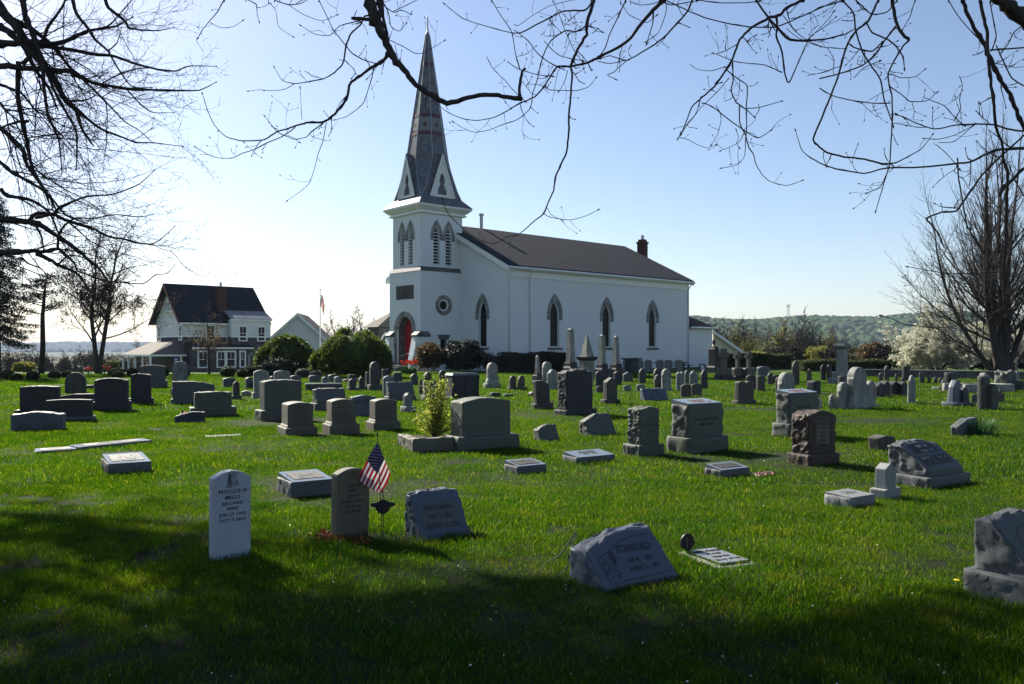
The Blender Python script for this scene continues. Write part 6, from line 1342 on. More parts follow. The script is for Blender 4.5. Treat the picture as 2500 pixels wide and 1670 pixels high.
# ------------------------------------------------------------ leaves, bushes
def leaves(name, P, size, m, parent=None, seed=0, down=0., elong=1.6, jit=.35):
    """a four sided leaf at every point of P, turned at random"""
    rg = np.random.default_rng(seed); P = np.asarray(P, float); n = len(P); d = rg.normal(size=(n, 3)); d[:, 2] -= down
    d /= np.linalg.norm(d, axis=1)[:, None]; e = np.cross(d, rg.normal(size=(n, 3))); e /= np.linalg.norm(e, axis=1)[:, None]
    s = size*rg.uniform(1-jit, 1+jit, (n, 1)); a, b = d*s*elong*.5, e*s*.5
    V = np.stack([P-a, P+b*.8, P+a, P-b*.8], 1).reshape(-1, 3); me = np_mesh(name, V, np.arange(4*n).reshape(n, 4))
    return meshobj(name, me, MATS[m], parent)
def ball_pts(n, rx, ry, rz, seed, shell=.75, lump=.12, f=2.2, flat=-.2):
    rg = np.random.default_rng(seed); d = rg.normal(size=(n, 3)); d /= np.linalg.norm(d, axis=1)[:, None]; d = d[d[:, 2] > flat]
    r = shell+(1-shell)*rg.uniform(size=(len(d), 1))**.5; w_ = 1+lump*np.array([[mn.noise(Vector(q*f)+Vector((seed, 0, 0)))] for q in d])
    return d*r*w_*np.array([rx, ry, rz])
def core(name, rx, ry, rz, m, parent, seed=0, k=.86, z0=0., lump=.12, f=2.2):
    mb = MB(); 
    for i in range(13):
        g = math.pi*(i/12)-math.pi/2
        for j in range(20):
            a = 2*math.pi*j/20; d = Vector((math.cos(a)*math.cos(g), math.sin(a)*math.cos(g), math.sin(g))); w_ = k*(1+lump*mn.noise(d*f+Vector((seed,0,0)))); mb.v.append((d.x*rx*w_, d.y*ry*w_, max(-z0-.02, d.z*rz*w_)+z0))
    for i in range(12):
        for j in range(20): mb.f.append((i*20+j, i*20+(j+1)%20, (i+1)*20+(j+1)%20, (i+1)*20+j))
    return mb.build(name, MATS[m], parent, smooth=True)
def dome(name, label, cat, xl, xr, yt, yb, m, n, leaf, rz=0, depth=None, group=None, seed=0, lump=.12, f=2.2, corem=None, down=0., Y=None, k=.86, shell=.78, flat=-.75):
    Y = Y or gy(yb); p = at((xl+xr)/2, yb, Y); p.z = gz(p.x, Y); hw = (xr-xl)/2/F*Y; zt = H-(yt-HY)/F*Y-p.z; r = thing(name, label, cat, p, rz, group); hd = depth or hw
    zc = zt*.52; P = ball_pts(n, hw, hd, zt-zc, seed, shell, lump, f, flat); P[:, 2] += zc; P = P[P[:, 2] > 0]
    core('inner_foliage', hw, hd, zt-zc, corem or m, r, seed, k, zc, lump, f); leaves('foliage', P, leaf, m, r, seed, down); STONE_RECTS.append((p.x, p.y, 1, 0, hw*.7, hd*.7)); return r, hw, zt
BX = [((0,34,904,928),'dark round bush at the left frame edge, larger of the two there'), ((25,54,911,931),'small round bush touching the larger one at the left edge'), ((65,96,907,929),'round clipped bush standing alone before the pine trunk'),
 ((118,149,906,926),'round clipped bush above the path, left of the round headed stone'), ((150,175,905,925),'round clipped bush just left of the round headed stone'), ((181,204,906,926),'round clipped bush just right of the round headed stone'), ((266,304,897,921),'larger round bush right of the forked tree'),
 ((274,303,905,924),'small round bush in front of the larger one by the forked tree'), ((310,336,898,921),'round bush left of the wide grey stone before the porch'), ((395,412,898,922),'round bush right of the wide grey stone before the porch'), ((440,464,900,923),'round bush behind the tall round headed marble tablet'),
 ((537,575,895,923),'large round clipped bush right of the little tree before the house'), ((578,607,901,924),'small round clipped bush in front of the larger one by the house'), ((592,625,893,923),'round clipped bush nearest to the left weeping bush')]
for i, ((a, b, c, d), lb) in enumerate(BX): dome('round_bush', lb, 'bush', a, b, c, d, 'box', 2600, .035, group='clipped round bushes along the drive', seed=i, lump=.05)
dome('grey_ball_bush', 'grey-green round bush below the left weeping bush', 'bush', 720, 757, 899, 925, 'greyball', 2600, .035, seed=31, lump=.05); dome('grey_ball_bush', 'smaller grey-green round bush left of the big weeping bush', 'bush', 757, 786, 903, 926, 'greyball', 2200, .035, seed=32, lump=.05)
dome('juniper', 'dark low spreading juniper at the foot of the left weeping bush', 'bush', 640, 722, 876, 922, 'juniper', 9000, .07, seed=33, lump=.35, f=3, depth=1.2); dome('juniper', 'dark conifer bush between the two weeping bushes', 'bush', 748, 790, 868, 918, 'juniper', 5000, .06, seed=34, lump=.3, f=3)
def weeper(label, xl, xr, yt, yb, seed, n=210):
    Y = gy(yb); p = at((xl+xr)/2, yb, Y); p.z = 0; hw = (xr-xl)/2/F*Y; zt = H-(yt-HY)/F*Y; r = thing('weeping_bush', label, 'bush', p, 0, 'weeping bushes before the church'); rg = random.Random(seed); P = []; tw = MB()
    locks = [(rg.uniform(0, 6.283), math.sqrt(rg.uniform(.12, 1)), rg.uniform(-.12, .1)) for _ in range(46)]
    for i in range(n):
        lk = locks[i % 46]; a = lk[0]+rg.gauss(0, .07); rr = hw*min(1.03, lk[1]+rg.gauss(0, .035))*(1+.08*math.sin(a*3+seed)); zs = zt*(1-.10*rr/hw)*(.90+lk[2]+rg.gauss(0, .02))*(1-.16*(rr/hw)**2)+.05*math.sin(a*5); base = Vector((rr*.35*math.cos(a), rr*.35*math.sin(a), zs*.94)); pts = [base]
        end = rg.uniform(.02, .30)*zt if rr > hw*.55 else zs*rg.uniform(.55, .8); k = 12
        for j in range(1, k+1):
            t_ = j/k; q = rr*(.35+.65*min(1, t_*1.9)**.7)+rr*.05*t_; pts.append(Vector((q*math.cos(a+.12*math.sin(t_*4+i)), q*math.sin(a+.12*math.sin(t_*4+i)), zs+.05*math.sin(min(1,t_*2)*3.1)-(zs-end)*max(0, t_-.18)**1.25*1.28)))
        tw.tube(pts, [.012]*len(pts), 3, False)
        for j in range(len(pts)-1):
            for q in range(17):
                c = pts[j].lerp(pts[j+1], rg.random()); s_ = .085; P.append((c.x+rg.gauss(0, s_), c.y+rg.gauss(0, s_), max(.03, c.z+rg.gauss(0, s_))))
    core('inner_foliage', hw, hw, zt*.5, 'weep', r, seed, .86, zt*.46, .10); tw.build('branches', MATS['twig'], r); leaves('foliage', P, .085, 'weep', r, seed, .9, 2.2); STONE_RECTS.append((p.x, p.y, 1, 0, hw*.7, hw*.7))
weeper('left and smaller weeping bush, before the white garage', 636, 768, 816, 917, 3, 190); weeper('right and larger weeping bush, beside the church tower', 771, 958, 804, 922, 4, 300)
# shrubs at the church foot
dome('shrub', 'bronze leaved shrub right of the red tulips', 'shrub', 1012, 1088, 840, 912, 'bronze_leaf', 7000, .085, seed=41, lump=.45, f=2.6, corem='twig', k=.6, shell=.4, Y=54)
dome('shrub', 'black-green spreading shrub below the round window', 'shrub', 1075, 1180, 836, 914, 'dark_leaf', 9000, .09, seed=42, lump=.45, f=2.8, Y=54.5, depth=1.2)
dome('shrub', 'thin bare twiggy shrub at the nave corner', 'shrub', 1172, 1222, 862, 908, 'twig', 5000, .05, seed=43, lump=.3, f=3, corem='twig', k=.3, shell=.2, Y=56)
def hedge(label, xl, xr, yt, yb, Y, m, depth, seed, group=None, rot=YAW, taper=0, leaf=.07, dens=700):
    a = rot; Xl, Xr = (xl-CX)/F*Y, 0; k = (xr-CX)/F; w_ = (k*Y-Xl)/(math.cos(a)-k*math.sin(a)); p = Vector((Xl, Y, gz(Xl, Y))); h = H-(yt-HY)/F*(Y+w_*math.sin(a)*.5)-p.z
    r = thing('hedge', label, 'hedge', p, a, group); o = slab('inner_foliage', m, r, w_-.1, depth-.1, h-.06, z0=0, cx=w_/2, cy=depth/2, rock=.06, rock_top=.05, rock_front=.05, res=24, seed=seed, bev=.1)
    rg = np.random.default_rng(seed); A = int(dens*(w_*h+w_*depth+depth*h)); u = rg.uniform(size=(A, 3)); s = rg.uniform(size=A); sc = np.array([w_, depth, h]); P = u*sc; e = rg.normal(0, .04, (A,))
    f1 = s < .5; f2 = (s >= .5) & (s < .8); f3 = (s >= .8) & (s < .9); f4 = s >= .9
    P[f1, 1] = e[f1]; P[f2, 2] = h+e[f2]; P[f3, 0] = e[f3]; P[f4, 0] = w_+e[f4]
    P[:, 2] += .05*np.sin(P[:, 0]*2.1+seed)*(P[:, 2] > h*.7)
    leaves('foliage', P, leaf, m, r, seed); STONE_RECTS.append((p.x+w_/2*math.cos(a), p.y+w_/2*math.sin(a), math.cos(a), math.sin(a), w_/2, depth)); return r
hedge('dark clipped hedge left block, against the nave wall', 1243, 1345, 864, 908, 55.0, 'dark_leaf', 1.3, 51, 'dark clipped hedges at the nave', dens=500)
hedge('dark clipped hedge right block, behind the tallest obelisk', 1345, 1392, 862, 908, 57.3, 'dark_leaf', 1.3, 52, 'dark clipped hedges at the nave', dens=500)
hedge('long clipped hedge behind the three crosses', 1775, 1932, 866, 905, 66, 'hedge', 2.2, 53, 'long hedges behind the churchyard', R(2)); hedge('long clipped hedge with brown winter burn behind the capped column', 1962, 2175, 881, 915, 58, 'hedge', 2.0, 54, 'long hedges behind the churchyard', R(-3))
# spring flowers and leafy clumps
def clump(name, label, cat, p, n, h, wd, sp, m, parts=None, seed=0):
    rg = random.Random(seed); r = thing(name, label, cat, p, 0); mb = MB(); tips = []
    for i in range(n):
        a = rg.uniform(0, 6.28); q = sp*math.sqrt(rg.random()); b = Vector((q*math.cos(a), q*math.sin(a), 0)); hh_ = h*rg.uniform(.6, 1.1); o = Vector((math.cos(a), math.sin(a), 0))*hh_*rg.uniform(.05, .6); s_ = Vector((-math.sin(a), math.cos(a), 0))*wd
        m1 = b+o*.4+Vector((0,0,hh_*.7)); e = b+o+Vector((0,0,hh_*.95)); mb.poly([b-s_, b+s_, m1+s_*.8, m1-s_*.8]); mb.poly([m1-s_*.8, m1+s_*.8, e]); tips.append(b+Vector((o.x*.3, o.y*.3, hh_)))
    mb.build('leaves', MATS[m], r); return r, tips
r, _ = clump('daffodil_plant', 'clump of daffodil leaves beside the low slanted stone', 'plant', at(2396, 1062, 15.2)*Vector((1,1,0)) if 0 else Vector(((2392-CX)/F*15.2, 15.2, 0)), 170, .34, .010, .30, 'daff', seed=1)
r, tips = clump('tulip_bed', 'bed of red tulips at the foot of the church steps', 'flowers', Vector(((998-CX)/F*52, 52, 0)), 300, .5, .025, .5, 'daff', seed=2); rg = random.Random(3); mb = MB(); sm = MB()
for i in range(30):
    a = rg.uniform(0, 6.28); q = .55*math.sqrt(rg.random()); x, y, z = q*math.cos(a), q*math.sin(a), rg.uniform(.55, .78); sm.tube([(x, y, 0), (x, y, z)], .01, 3)
    for g in range(5): c = g*1.257; mb.poly([(x+.02*math.cos(c), y+.02*math.sin(c), z), (x+.075*math.cos(c-.6), y+.075*math.sin(c-.6), z+.07), (x+.05*math.cos(c), y+.05*math.sin(c), z+.16), (x+.075*math.cos(c+.6), y+.075*math.sin(c+.6), z+.07)])
mb.build('petals', MATS['tulip'], r); sm.build('stems', MATS['stem_green'], r)
for x, Y, lb in ((220, 47, 'two red tulips left of the forked tree'), (258, 46.5, 'few red tulips right of the forked tree')):
    r, tips = clump('tulips', lb, 'flowers', Vector(((x-CX)/F*Y, Y, 0)), 14, .5, .02, .25, 'daff', seed=x); mb = MB()
    for i in range(5): t_ = tips[i]; mb.lathe([(.01, t_.z), (.08, t_.z+.06), (.06, t_.z+.14), (.01, t_.z+.17)], 6, t_.x, t_.y)
    mb.build('petals', MATS['tulip'], r)
for x, y, s_ in ((2333, 1428, 1), (2407, 1446, 2)):
    Y = gy(y+6); p = at(x, y, Y); r = thing('dandelion', ['', 'yellow dandelion left of the stone base at the right edge', 'yellow dandelion in front of the stone base at the right edge'][s_], 'flower', (p.x, p.y, 0), 0)
    MB().tube([(0,0,0),(.004,0,.045)], .002, 4).build('stem', MATS['stem_green'], r); mb = MB()
    for g in range(22): c = g*2.4; q = .018*math.sqrt(g/22)+.004; mb.poly([(0.004,0,.047),(.004+q*math.cos(c-.2), q*math.sin(c-.2), .052),(.004+q*1.15*math.cos(c), q*1.15*math.sin(c), .05),(.004+q*math.cos(c+.2), q*math.sin(c+.2), .052)])
    mb.build('petals', MATS['yellow'], r)
# yellow-green bush in the planter
Yb = 13.6; p = Vector(((1063-CX)/F*Yb, Yb, .14)); r = thing('bush', 'yellow-green budding bush growing out of the stone curb bed', 'bush', p, 0); rg = random.Random(6); tw = MB(); P = []
for i in range(50):
    a = rg.uniform(0, 6.28); hh_ = rg.uniform(.25, 1.0); o = Vector((math.cos(a), math.sin(a)*.6, 0))*rg.uniform(.08, .36)*(1.15-hh_*.7); o.x += .02*hh_; pts = []
    for j in range(8):
        t_ = j/7; pts.append(Vector((o.x*t_**.8*1.2+.015*math.sin(t_*6+i), o.y*t_+.015*math.cos(t_*5+i), hh_*t_)))
    tw.tube(pts, [.008-.0008*j for j in range(8)], 4)
    for j in range(1, 7):
        for q in range(int(9 if hh_ > .5 else 12)): c = pts[j].lerp(pts[j+1], rg.random()); P.append((c.x+rg.gauss(0, .035), c.y+rg.gauss(0, .035), c.z+rg.gauss(0, .03)))
for i in range(3): tw.tube([(.03,0,.05),(.25,-.02,.12+.02*i),(.42,-.03,.22+.03*i),(.52-.02*i,-.03,.38+.02*i)], [.008,.007,.005,.002], 4)
tw.build('stems', MATS['bark'], r); leaves('foliage', P, .028, 'lime', r, 9, 0, 1.6)
# fallen twigs and litter
def twigs(label, ps, rad, name='fallen_branch', m='bark_pale', cat='branch'):
    c = at(ps[0][0][0], ps[0][0][1], gy(ps[0][0][1])); c.z = 0; r = MB()
    for pl in ps:
        r.tube([Vector(((q[0]-CX)/F*gy(q[1]), gy(q[1]), q[2] if len(q) > 2 else .012))-c for q in pl], [rad*(1-.6*i/len(pl)) for i in range(len(pl))], 5)
    o = r.build(name, MATS[m], None, loc=c); return tag(o, label, cat)
P_ = lambda x, y, z=.015: (x, y, z)
twigs('forked dead branch lying against the left end of the STANFORD stone', [[P_(1404,1340+62,.30), P_(1385,1375+25,.20), P_(1365,1392+10,.13), P_(1335,1395,.07), P_(1320,1405,.03), P_(1318,1418)], [P_(1408,1404,.10), P_(1390,1402,.08), P_(1370,1412,.03), P_(1345,1417)], [P_(1389,1400,.09), P_(1400,1396,.22), P_(1406,1392,.30)], [P_(1404,1410,.05), P_(1400,1422,.03), P_(1380,1430)], [P_(1386,1378+22,.16), P_(1389,1398,.08)]], .006)
twigs('short stick on the open lawn right of centre', [[P_(1519,1172), P_(1540,1177), P_(1570,1182)]], .006, 'stick', cat='stick'); twigs('thin stick in the grass left of the white headstone', [[P_(380,1252), P_(440,1250), P_(503,1248)]], .005, 'stick', 'bark', cat='stick')
twigs('thin stick behind the stained headstone and marker rod', [[P_(897,1286), P_(915,1287), P_(936,1290)]], .005, 'stick', cat='stick')
rg = np.random.default_rng(12); Q = [];
for cx, cy, s_, n in ((815, 1322, 26, 260), (795, 1312, 12, 120), (880, 1330, 14, 110)):
    X = rg.normal(cx, s_, n); Y = rg.normal(cy, 5, n); Yg_ = H*F/(Y-HY); Q.append(np.stack([(X-CX)/F*Yg_, Yg_, rg.uniform(.015, .05, n)], -1))
tag(leaves('dead_leaves', np.concatenate(Q), .022, 'rust', None, 5), 'rusty dead leaves round the foot of the stained headstone', 'leaves', kind='stuff')
n = 420; X = rg.uniform(-1, 1, n); Y = rg.uniform(3.5, 14, n); X = X*Y*.7; tag(leaves('litter', np.stack([X, Y, rg.uniform(.02, .05, n)], -1), .009, 'white_trim', None, 6), 'tiny pale petals and bits scattered in the grass', 'litter', kind='stuff')
# ------------------------------------------------------------ trees
ORD = ['first','second','third','fourth','fifth','sixth','seventh','eighth','ninth','tenth','eleventh','twelfth','thirteenth','fourteenth','fifteenth','sixteenth','seventeenth','eighteenth','nineteenth','twentieth']
def grow(mb, tips, p, d, r, L, lev, q, rg):
    """one limb and, from it, the next order; q holds lists per order: n, ratio, angle, up, wander, segs"""
    n = q['segs'][lev]; st = L/n; pts = [p.copy()]; d = d.normalized(); dirs = [d]; up = q['up'][lev]; wd = q['wander'][lev]
    for i in range(n):
        d = (d+Vector((rg.gauss(0, wd), rg.gauss(0, wd), rg.gauss(0, wd)+up))).normalized(); p = p+d*st; pts.append(p.copy()); dirs.append(d)
    last = lev == len(q['n'])
    re = r*(.25 if last else q.get('taper', .35)); rad = [r+(re-r)*i/n for i in range(n+1)]
    if q.get('knob') and last: rad[-1] = rad[-2]*1.7
    mb.tube(pts, rad, 6 if r > .05 else (4 if r > .012 else 3), False)
    if last: tips += pts[1:]; return
    c = q['n'][lev]; c = rg.randint(max(1, int(c*.8)), int(c*1.2)+1); s0 = q['start'][lev]; az = rg.uniform(0, 6.28)
    for i in range(c):
        t = s0+(1-s0)*(i+rg.uniform(.2, .9))/c; t = min(.99, t); k = int(t*n); f = t*n-k; b = pts[k].lerp(pts[k+1], f); dd = dirs[k+1]; az += 2.4
        o = dd.orthogonal().normalized(); o = Matrix.Rotation(az, 3, dd) @ o; an = R(q['angle'][lev])*rg.uniform(.7, 1.25)
        cd = dd*math.cos(an)+o*math.sin(an); rr = rad[k]*q['rr'][lev]*rg.uniform(.7, 1.05)
        grow(mb, tips, b, cd, max(rr, q.get('rmin', .004)), L*q['ratio'][lev]*rg.uniform(.65, 1.15)*(1.15-.6*t), lev+1, q, rg)
    grow(mb, tips, pts[-1], dirs[-1], re, L*q['ratio'][lev]*.9, lev+1, q, rg)
def tree(name, label, base, Ht, q, seed, bark='bark', leaf=None, group=None, trunks=((0,0,1),), r0=None, tl=.4, cat='tree', lname='foliage', twm=None):
    rg = random.Random(seed); r = thing(name, label, cat, base, 0, group); tk = MB(); cr = MB(); tips = []; r0 = r0 or Ht*.018
    for t in trunks:
        d = Vector(t[:3]).normalized(); k = t[3] if len(t) > 3 else 1.; p = Vector((d.x*r0*1.0, d.y*r0*1.0, -.1)); pts = [p]; n = 7; L = Ht*tl*k; dirs = []; u = q.get('tup', .06)
        for i in range(n): d = (d+Vector((rg.gauss(0, .035), rg.gauss(0, .035), u))).normalized(); dirs.append(d); pts.append(pts[-1]+d*L/n)
        rr = r0*(1. if k >= 1 else .75); rad = [rr*(1.25 if i == 0 else 1.)*(1-.35*i/n) for i in range(n+1)]; tk.tube(pts, rad, 9); m = q['tn']; az = rg.uniform(0, 6)
        for i in range(m):
            t_ = q['ts']+(1-q['ts'])*(i+.5)/m; kk = min(n-1, int(t_*n)); az += 2.4; o = Matrix.Rotation(az, 3, dirs[kk]) @ dirs[kk].orthogonal().normalized(); an = R(q['ta'])*rg.uniform(.7, 1.3)*(1.1-.3*t_)
            grow(cr, tips, pts[kk].lerp(pts[kk+1], rg.random()), dirs[kk]*math.cos(an)+o*math.sin(an), rad[kk]*q.get('tr', .45)*rg.uniform(.7, 1), Ht*q['tlen']*rg.uniform(.7, 1.1)*(1.2-.5*t_), 0, q, rg)
        grow(cr, tips, pts[-1], dirs[-1], rad[-1], Ht*q['tlen']*1.05, 0, q, rg)
    tk.build('trunk', MATS[bark], r, smooth=True); cr.build('crown', MATS[twm or bark], r)
    if leaf:
        m, sz, per, sp = leaf[:4]; T = [t for t in tips if not (len(leaf) > 4 and t.z < leaf[4]*Ht)]; rn = np.random.default_rng(seed); A = np.array([t[:] for t in T]); A = np.repeat(A, int(math.ceil(per)), 0)
        if per < 1: A = A[rn.uniform(size=len(A)) < per]
        leaves(lname, A+rn.normal(0, sp, A.shape), sz, m, r, seed)
    top = max(t.z for t in tips); r.scale = (Ht/top,)*3
    return r, tips
Q_BARE = dict(n=[6, 5, 3], ratio=[.55, .5, .5], angle=[42, 42, 40], up=[.07, .05, .03, .02], wander=[.12, .14, .16, .18], segs=[6, 5, 4, 3], start=[.25, .2, .15], rr=[.6, .6, .6], tn=7, ts=.35, ta=48, tlen=.36)
# forked red maple left, its neighbour pine, spruce
pb = lambda px, Y: Vector(((px-CX)/F*Y, Y, gz((px-CX)/F*Y, Y)))
q = dict(n=[7, 6, 4], ratio=[.55, .5, .5], angle=[40, 42, 40], up=[.06, .03, .02, .02], wander=[.12, .14, .16, .18], segs=[7, 5, 4, 3], start=[.2, .15, .1], rr=[.6, .6, .6], tn=8, ts=.42, ta=56, tlen=.42, rmin=.013)
tree('maple_tree', 'tall forked tree with reddish buds standing left of the house', pb(240, 53), 11.2, q, 11, 'bark', ('redbud', .08, .9, .12), trunks=((-.10,.02,1),(.17,.05,1,1.05)), r0=.2, tl=.46)
def pine(label, base, Ht, seed, bare=.62, n=13):
    rg = random.Random(seed); r = thing('pine_tree', label, 'tree', base, 0); MB().tube([(0,0,-.1),(.1,0,Ht*.3),(.05,.05,Ht*.6),(.3,0,Ht)], [.19,.16,.13,.04], 9).build('trunk', MATS['bark'], r, smooth=True); br = MB(); P = []
    for i in range(n):
        z = Ht*(bare+(1-bare)*i/n); a = rg.uniform(0, 6.28); L = Ht*rg.uniform(.10, .22)*(1.2-.6*(i/n)); d = Vector((math.cos(a), math.sin(a), .25)); e = Vector((.1, 0, z))+d*L; br.tube([(.1,0,z), Vector((.1,0,z))+d*L*.5+Vector((0,0,-.05)), e], [.05,.035,.015], 4)
        for q_ in range(240): g = rg.random()**.6; c = Vector((.1,0,z)).lerp(e, .35+.7*g); P.append((c.x+rg.gauss(0,.28), c.y+rg.gauss(0,.28), c.z+rg.gauss(0,.09)+.05))
    br.build('branches', MATS['bark'], r); leaves('needles', P, .05, 'spruce', r, seed, 0, 4.0)
pine('straight tall pine with a bare trunk and a few high tufts, far left', pb(101, 53), 6.3, 5)
rg = random.Random(9); base = pb(-8, 50); r = thing('spruce_tree', 'dense dark spruce at the left frame edge', 'tree', base, 0); Ht = 11.3; MB().tube([(0,0,-.1),(0,0,Ht)], [.26,.03], 9).build('trunk', MATS['bark'], r); br = MB(); P = []
for i in range(150):
    z = Ht*(.20+.78*(i/150)); L = 2.3*(1-(z/Ht)**1.3)**.7+.25; L *= rg.uniform(.65, 1.1); a = i*2.4+rg.uniform(-.3, .3); d = Vector((math.cos(a), math.sin(a), 0)); pts = [Vector((0,0,z))+d*L*t+Vector((0,0,-.45*L*t*(1-t*.55)*1.1)) for t in (0,.25,.5,.75,1)]; br.tube(pts, [.045,.035,.025,.018,.008], 4, False)
    for q_ in range(int(120*L)): t = rg.random()**.7; k = min(3, int(t*4)); c = pts[k].lerp(pts[k+1], t*4-k); w_ = .28*(1-t*.5); P.append((c.x-d.y*rg.gauss(0,w_), c.y+d.x*rg.gauss(0,w_), c.z-abs(rg.gauss(0,.16))))
br.build('branches', MATS['bark'], r); leaves('needles', P, .055, 'spruce', r, 9, .6, 3.2)
tree('bare_tree', 'leafless spreading tree just inside the left edge below the spruce', pb(-30, 46), 7.5, Q_BARE, 12, 'bark', None, r0=.2)
# little tree before the house
q = dict(n=[6, 5, 3], ratio=[.6, .55, .5], angle=[38, 45, 45], up=[.04, -.01, .0, .0], wander=[.08, .12, .14, .16], segs=[7, 5, 4, 3], start=[.25, .2, .15], rr=[.6, .6, .6], tn=8, ts=.45, ta=52, tlen=.40, rmin=.006)
tree('dogwood_tree', 'small spreading tree in early leaf before the house wall', pb(510, 49.5), 4.5, q, 14, 'bark', ('bronze_leaf', .06, .3, .06, .35), r0=.09, tl=.42, twm='twig')
# large many stemmed tree at the right
q = dict(n=[8, 6, 5], ratio=[.52, .45, .42], angle=[30, 32, 32], up=[.05, .04, .03, .02], wander=[.05, .07, .09, .1], segs=[8, 6, 4, 3], start=[.12, .1, .1], rr=[.5, .5, .6], tn=6, ts=.42, ta=50, tlen=.46, rmin=.008, taper=.3, tup=.05, tr=.42)
st_ = [(-.72,.1,.8,.55),(-.30,-.15,1),(-.20,.2,1.1),(-.10,-.1,1.2),(.0,.1,1.3),(.10,-.1,1.2),(.2,.15,1.1),(.34,0,1,.9),(.05,.25,1),(.7,0,.8,.6)]
tree('lime_tree', 'very large bare many stemmed tree behind the wall at the right', pb(2448, 46), 15.6, q, 21, 'bark', None, trunks=st_, r0=.27, tl=.36, twm='twig')
# white blossom trees behind the wall
q = dict(n=[6, 6, 4], ratio=[.6, .5, .5], angle=[42, 45, 45], up=[.02, .0, .0, .0], wander=[.09, .12, .15, .18], segs=[6, 5, 4, 3], start=[.2, .2, .1], rr=[.6, .6, .6], tn=5, ts=.3, ta=58, tlen=.75, rmin=.008, tup=.05)
tree('flowering_tree', 'low spreading tree covered in creamy blossom behind the wall', pb(2290, 52), 4.9, q, 31, 'bark', ('blossom', .11, 2.6, .11, .12), trunks=((-.5,.1,.8),(-.15,0,1),(.2,.1,1),(.55,0,.8)), r0=.13, tl=.22, lname='blossom')
tree('flowering_tree', 'second blossom tree, half hidden behind the big bare tree', pb(2440, 58), 5.6, q, 32, 'bark', ('blossom', .11, 2.2, .11, .12), trunks=((-.3,.1,.9),(.1,0,1),(.4,.1,.8)), r0=.13, tl=.25, lname='blossom')
# trees of the background, kinds built once and then copied
qb = dict(n=[5, 5, 3], ratio=[.55, .5, .5], angle=[40, 46, 44], up=[.05, .04, .03, .02], wander=[.12, .14, .16, .18], segs=[6, 4, 3, 3], start=[.2, .15, .1], rr=[.6, .6, .6], tn=9, ts=.3, ta=42, tlen=.34, rmin=.034)
KINDS = {}
def kind_tree(k, leaf, seed, ta, tlen, nm='bare_tree', trunks=((0,0,1),), bark='twig_far'):
    qq = dict(qb); qq['ta'] = ta; qq['tlen'] = tlen; return dict(q=qq, leaf=leaf, seed=seed, nm=nm, trunks=trunks, bark=bark)
KD = {'slim': kind_tree('slim', None, 51, 34, .30), 'wide': kind_tree('wide', None, 52, 55, .36, trunks=((-.2,0,1),(.2,.1,1))), 'olive': kind_tree('olive', ('olive_leaf', .17, .14, .22), 53, 42, .32, 'budding_tree', ((-.1,0,1),(.12,0,1))),
      'lime': kind_tree('lime', ('spring', .22, .6, .3), 54, 55, .40, 'leafing_tree'), 'pale': kind_tree('pale', ('blossom', .16, .3, .3), 55, 45, .36, 'blossoming_tree', ((-.15,0,1),(.2,0,1)), 'twig_far')}
def bg(kind, px, ytop, Y, label, group, rz=0., sx=1., zb=None):
    x = (px-CX)/F*Y; z = gz(x, Y) if zb is None else zb; ht = H-(ytop-HY)/F*Y-z; K = KD[kind]
    if kind not in KINDS: KINDS[kind], _ = tree(K['nm'], label, (x, Y, z), 10.0, K['q'], K['seed'], K['bark'], K['leaf'], group, K['trunks'], r0=.16); o = KINDS[kind]; KINDS[kind+'_k'] = o.scale[0]/10.0
    else: o = copy_tree(KINDS[kind])
    o.location = (x, Y, z); o.rotation_euler = (0, 0, rz); o.scale = (KINDS[kind+'_k']*ht*sx, KINDS[kind+'_k']*ht*sx, KINDS[kind+'_k']*ht); tag(o, label, 'tree', group)
RT = [('slim',1712,782,125,.9),('wide',1740,778,140,.8),('slim',1768,768,118,1.),('olive',1792,775,120,1.),('slim',1822,762,112,1.1),('wide',1843,768,118,.7),('lime',1862,808,98,1.1),('olive',1905,766,104,1.15),('slim',1932,775,112,.8),('slim',1966,744,100,1.1),('wide',1990,782,104,.9),('pale',2003,808,110,.9),('olive',2026,788,106,.9),('wide',2058,806,110,.9),('lime',2060,820,130,.9),('olive',2110,836,92,1.1),('wide',2140,826,96,1.),('olive',2178,832,90,1.2),('wide',2215,838,88,1.)]
KW = {'slim': 'slender bare', 'wide': 'broad bare', 'olive': 'yellowish budding', 'lime': 'light green leafing', 'pale': 'whitish blossoming'}
RT += [('slim',1700,776,150,1.),('wide',1728,790,132,1.),('slim',1755,780,145,1.2),('wide',1808,784,135,1.),('slim',1880,778,130,1.),('olive',1830,800,104,1.),('wide',1950,790,120,1.1),('slim',1980,768,128,1.),('wide',2035,798,122,1.),('slim',2085,812,112,1.1),('wide',2122,818,110,1.),('slim',2160,812,118,1.)]
RT.sort(key=lambda q: q[1]); ORD += ['%s' % s for s in ('twenty-first','twenty-second','twenty-third','twenty-fourth','twenty-fifth','twenty-sixth','twenty-seventh','twenty-eighth','twenty-ninth','thirtieth','thirty-first','thirty-second')]
for i, (k, x, y, Y, sx) in enumerate(RT): bg(k, x, y, Y, '%s tree, %s from the left in the belt right of the church' % (KW[k], ORD[i]), 'trees of the belt right of the church', i*1.7, sx, zb=-1.0)
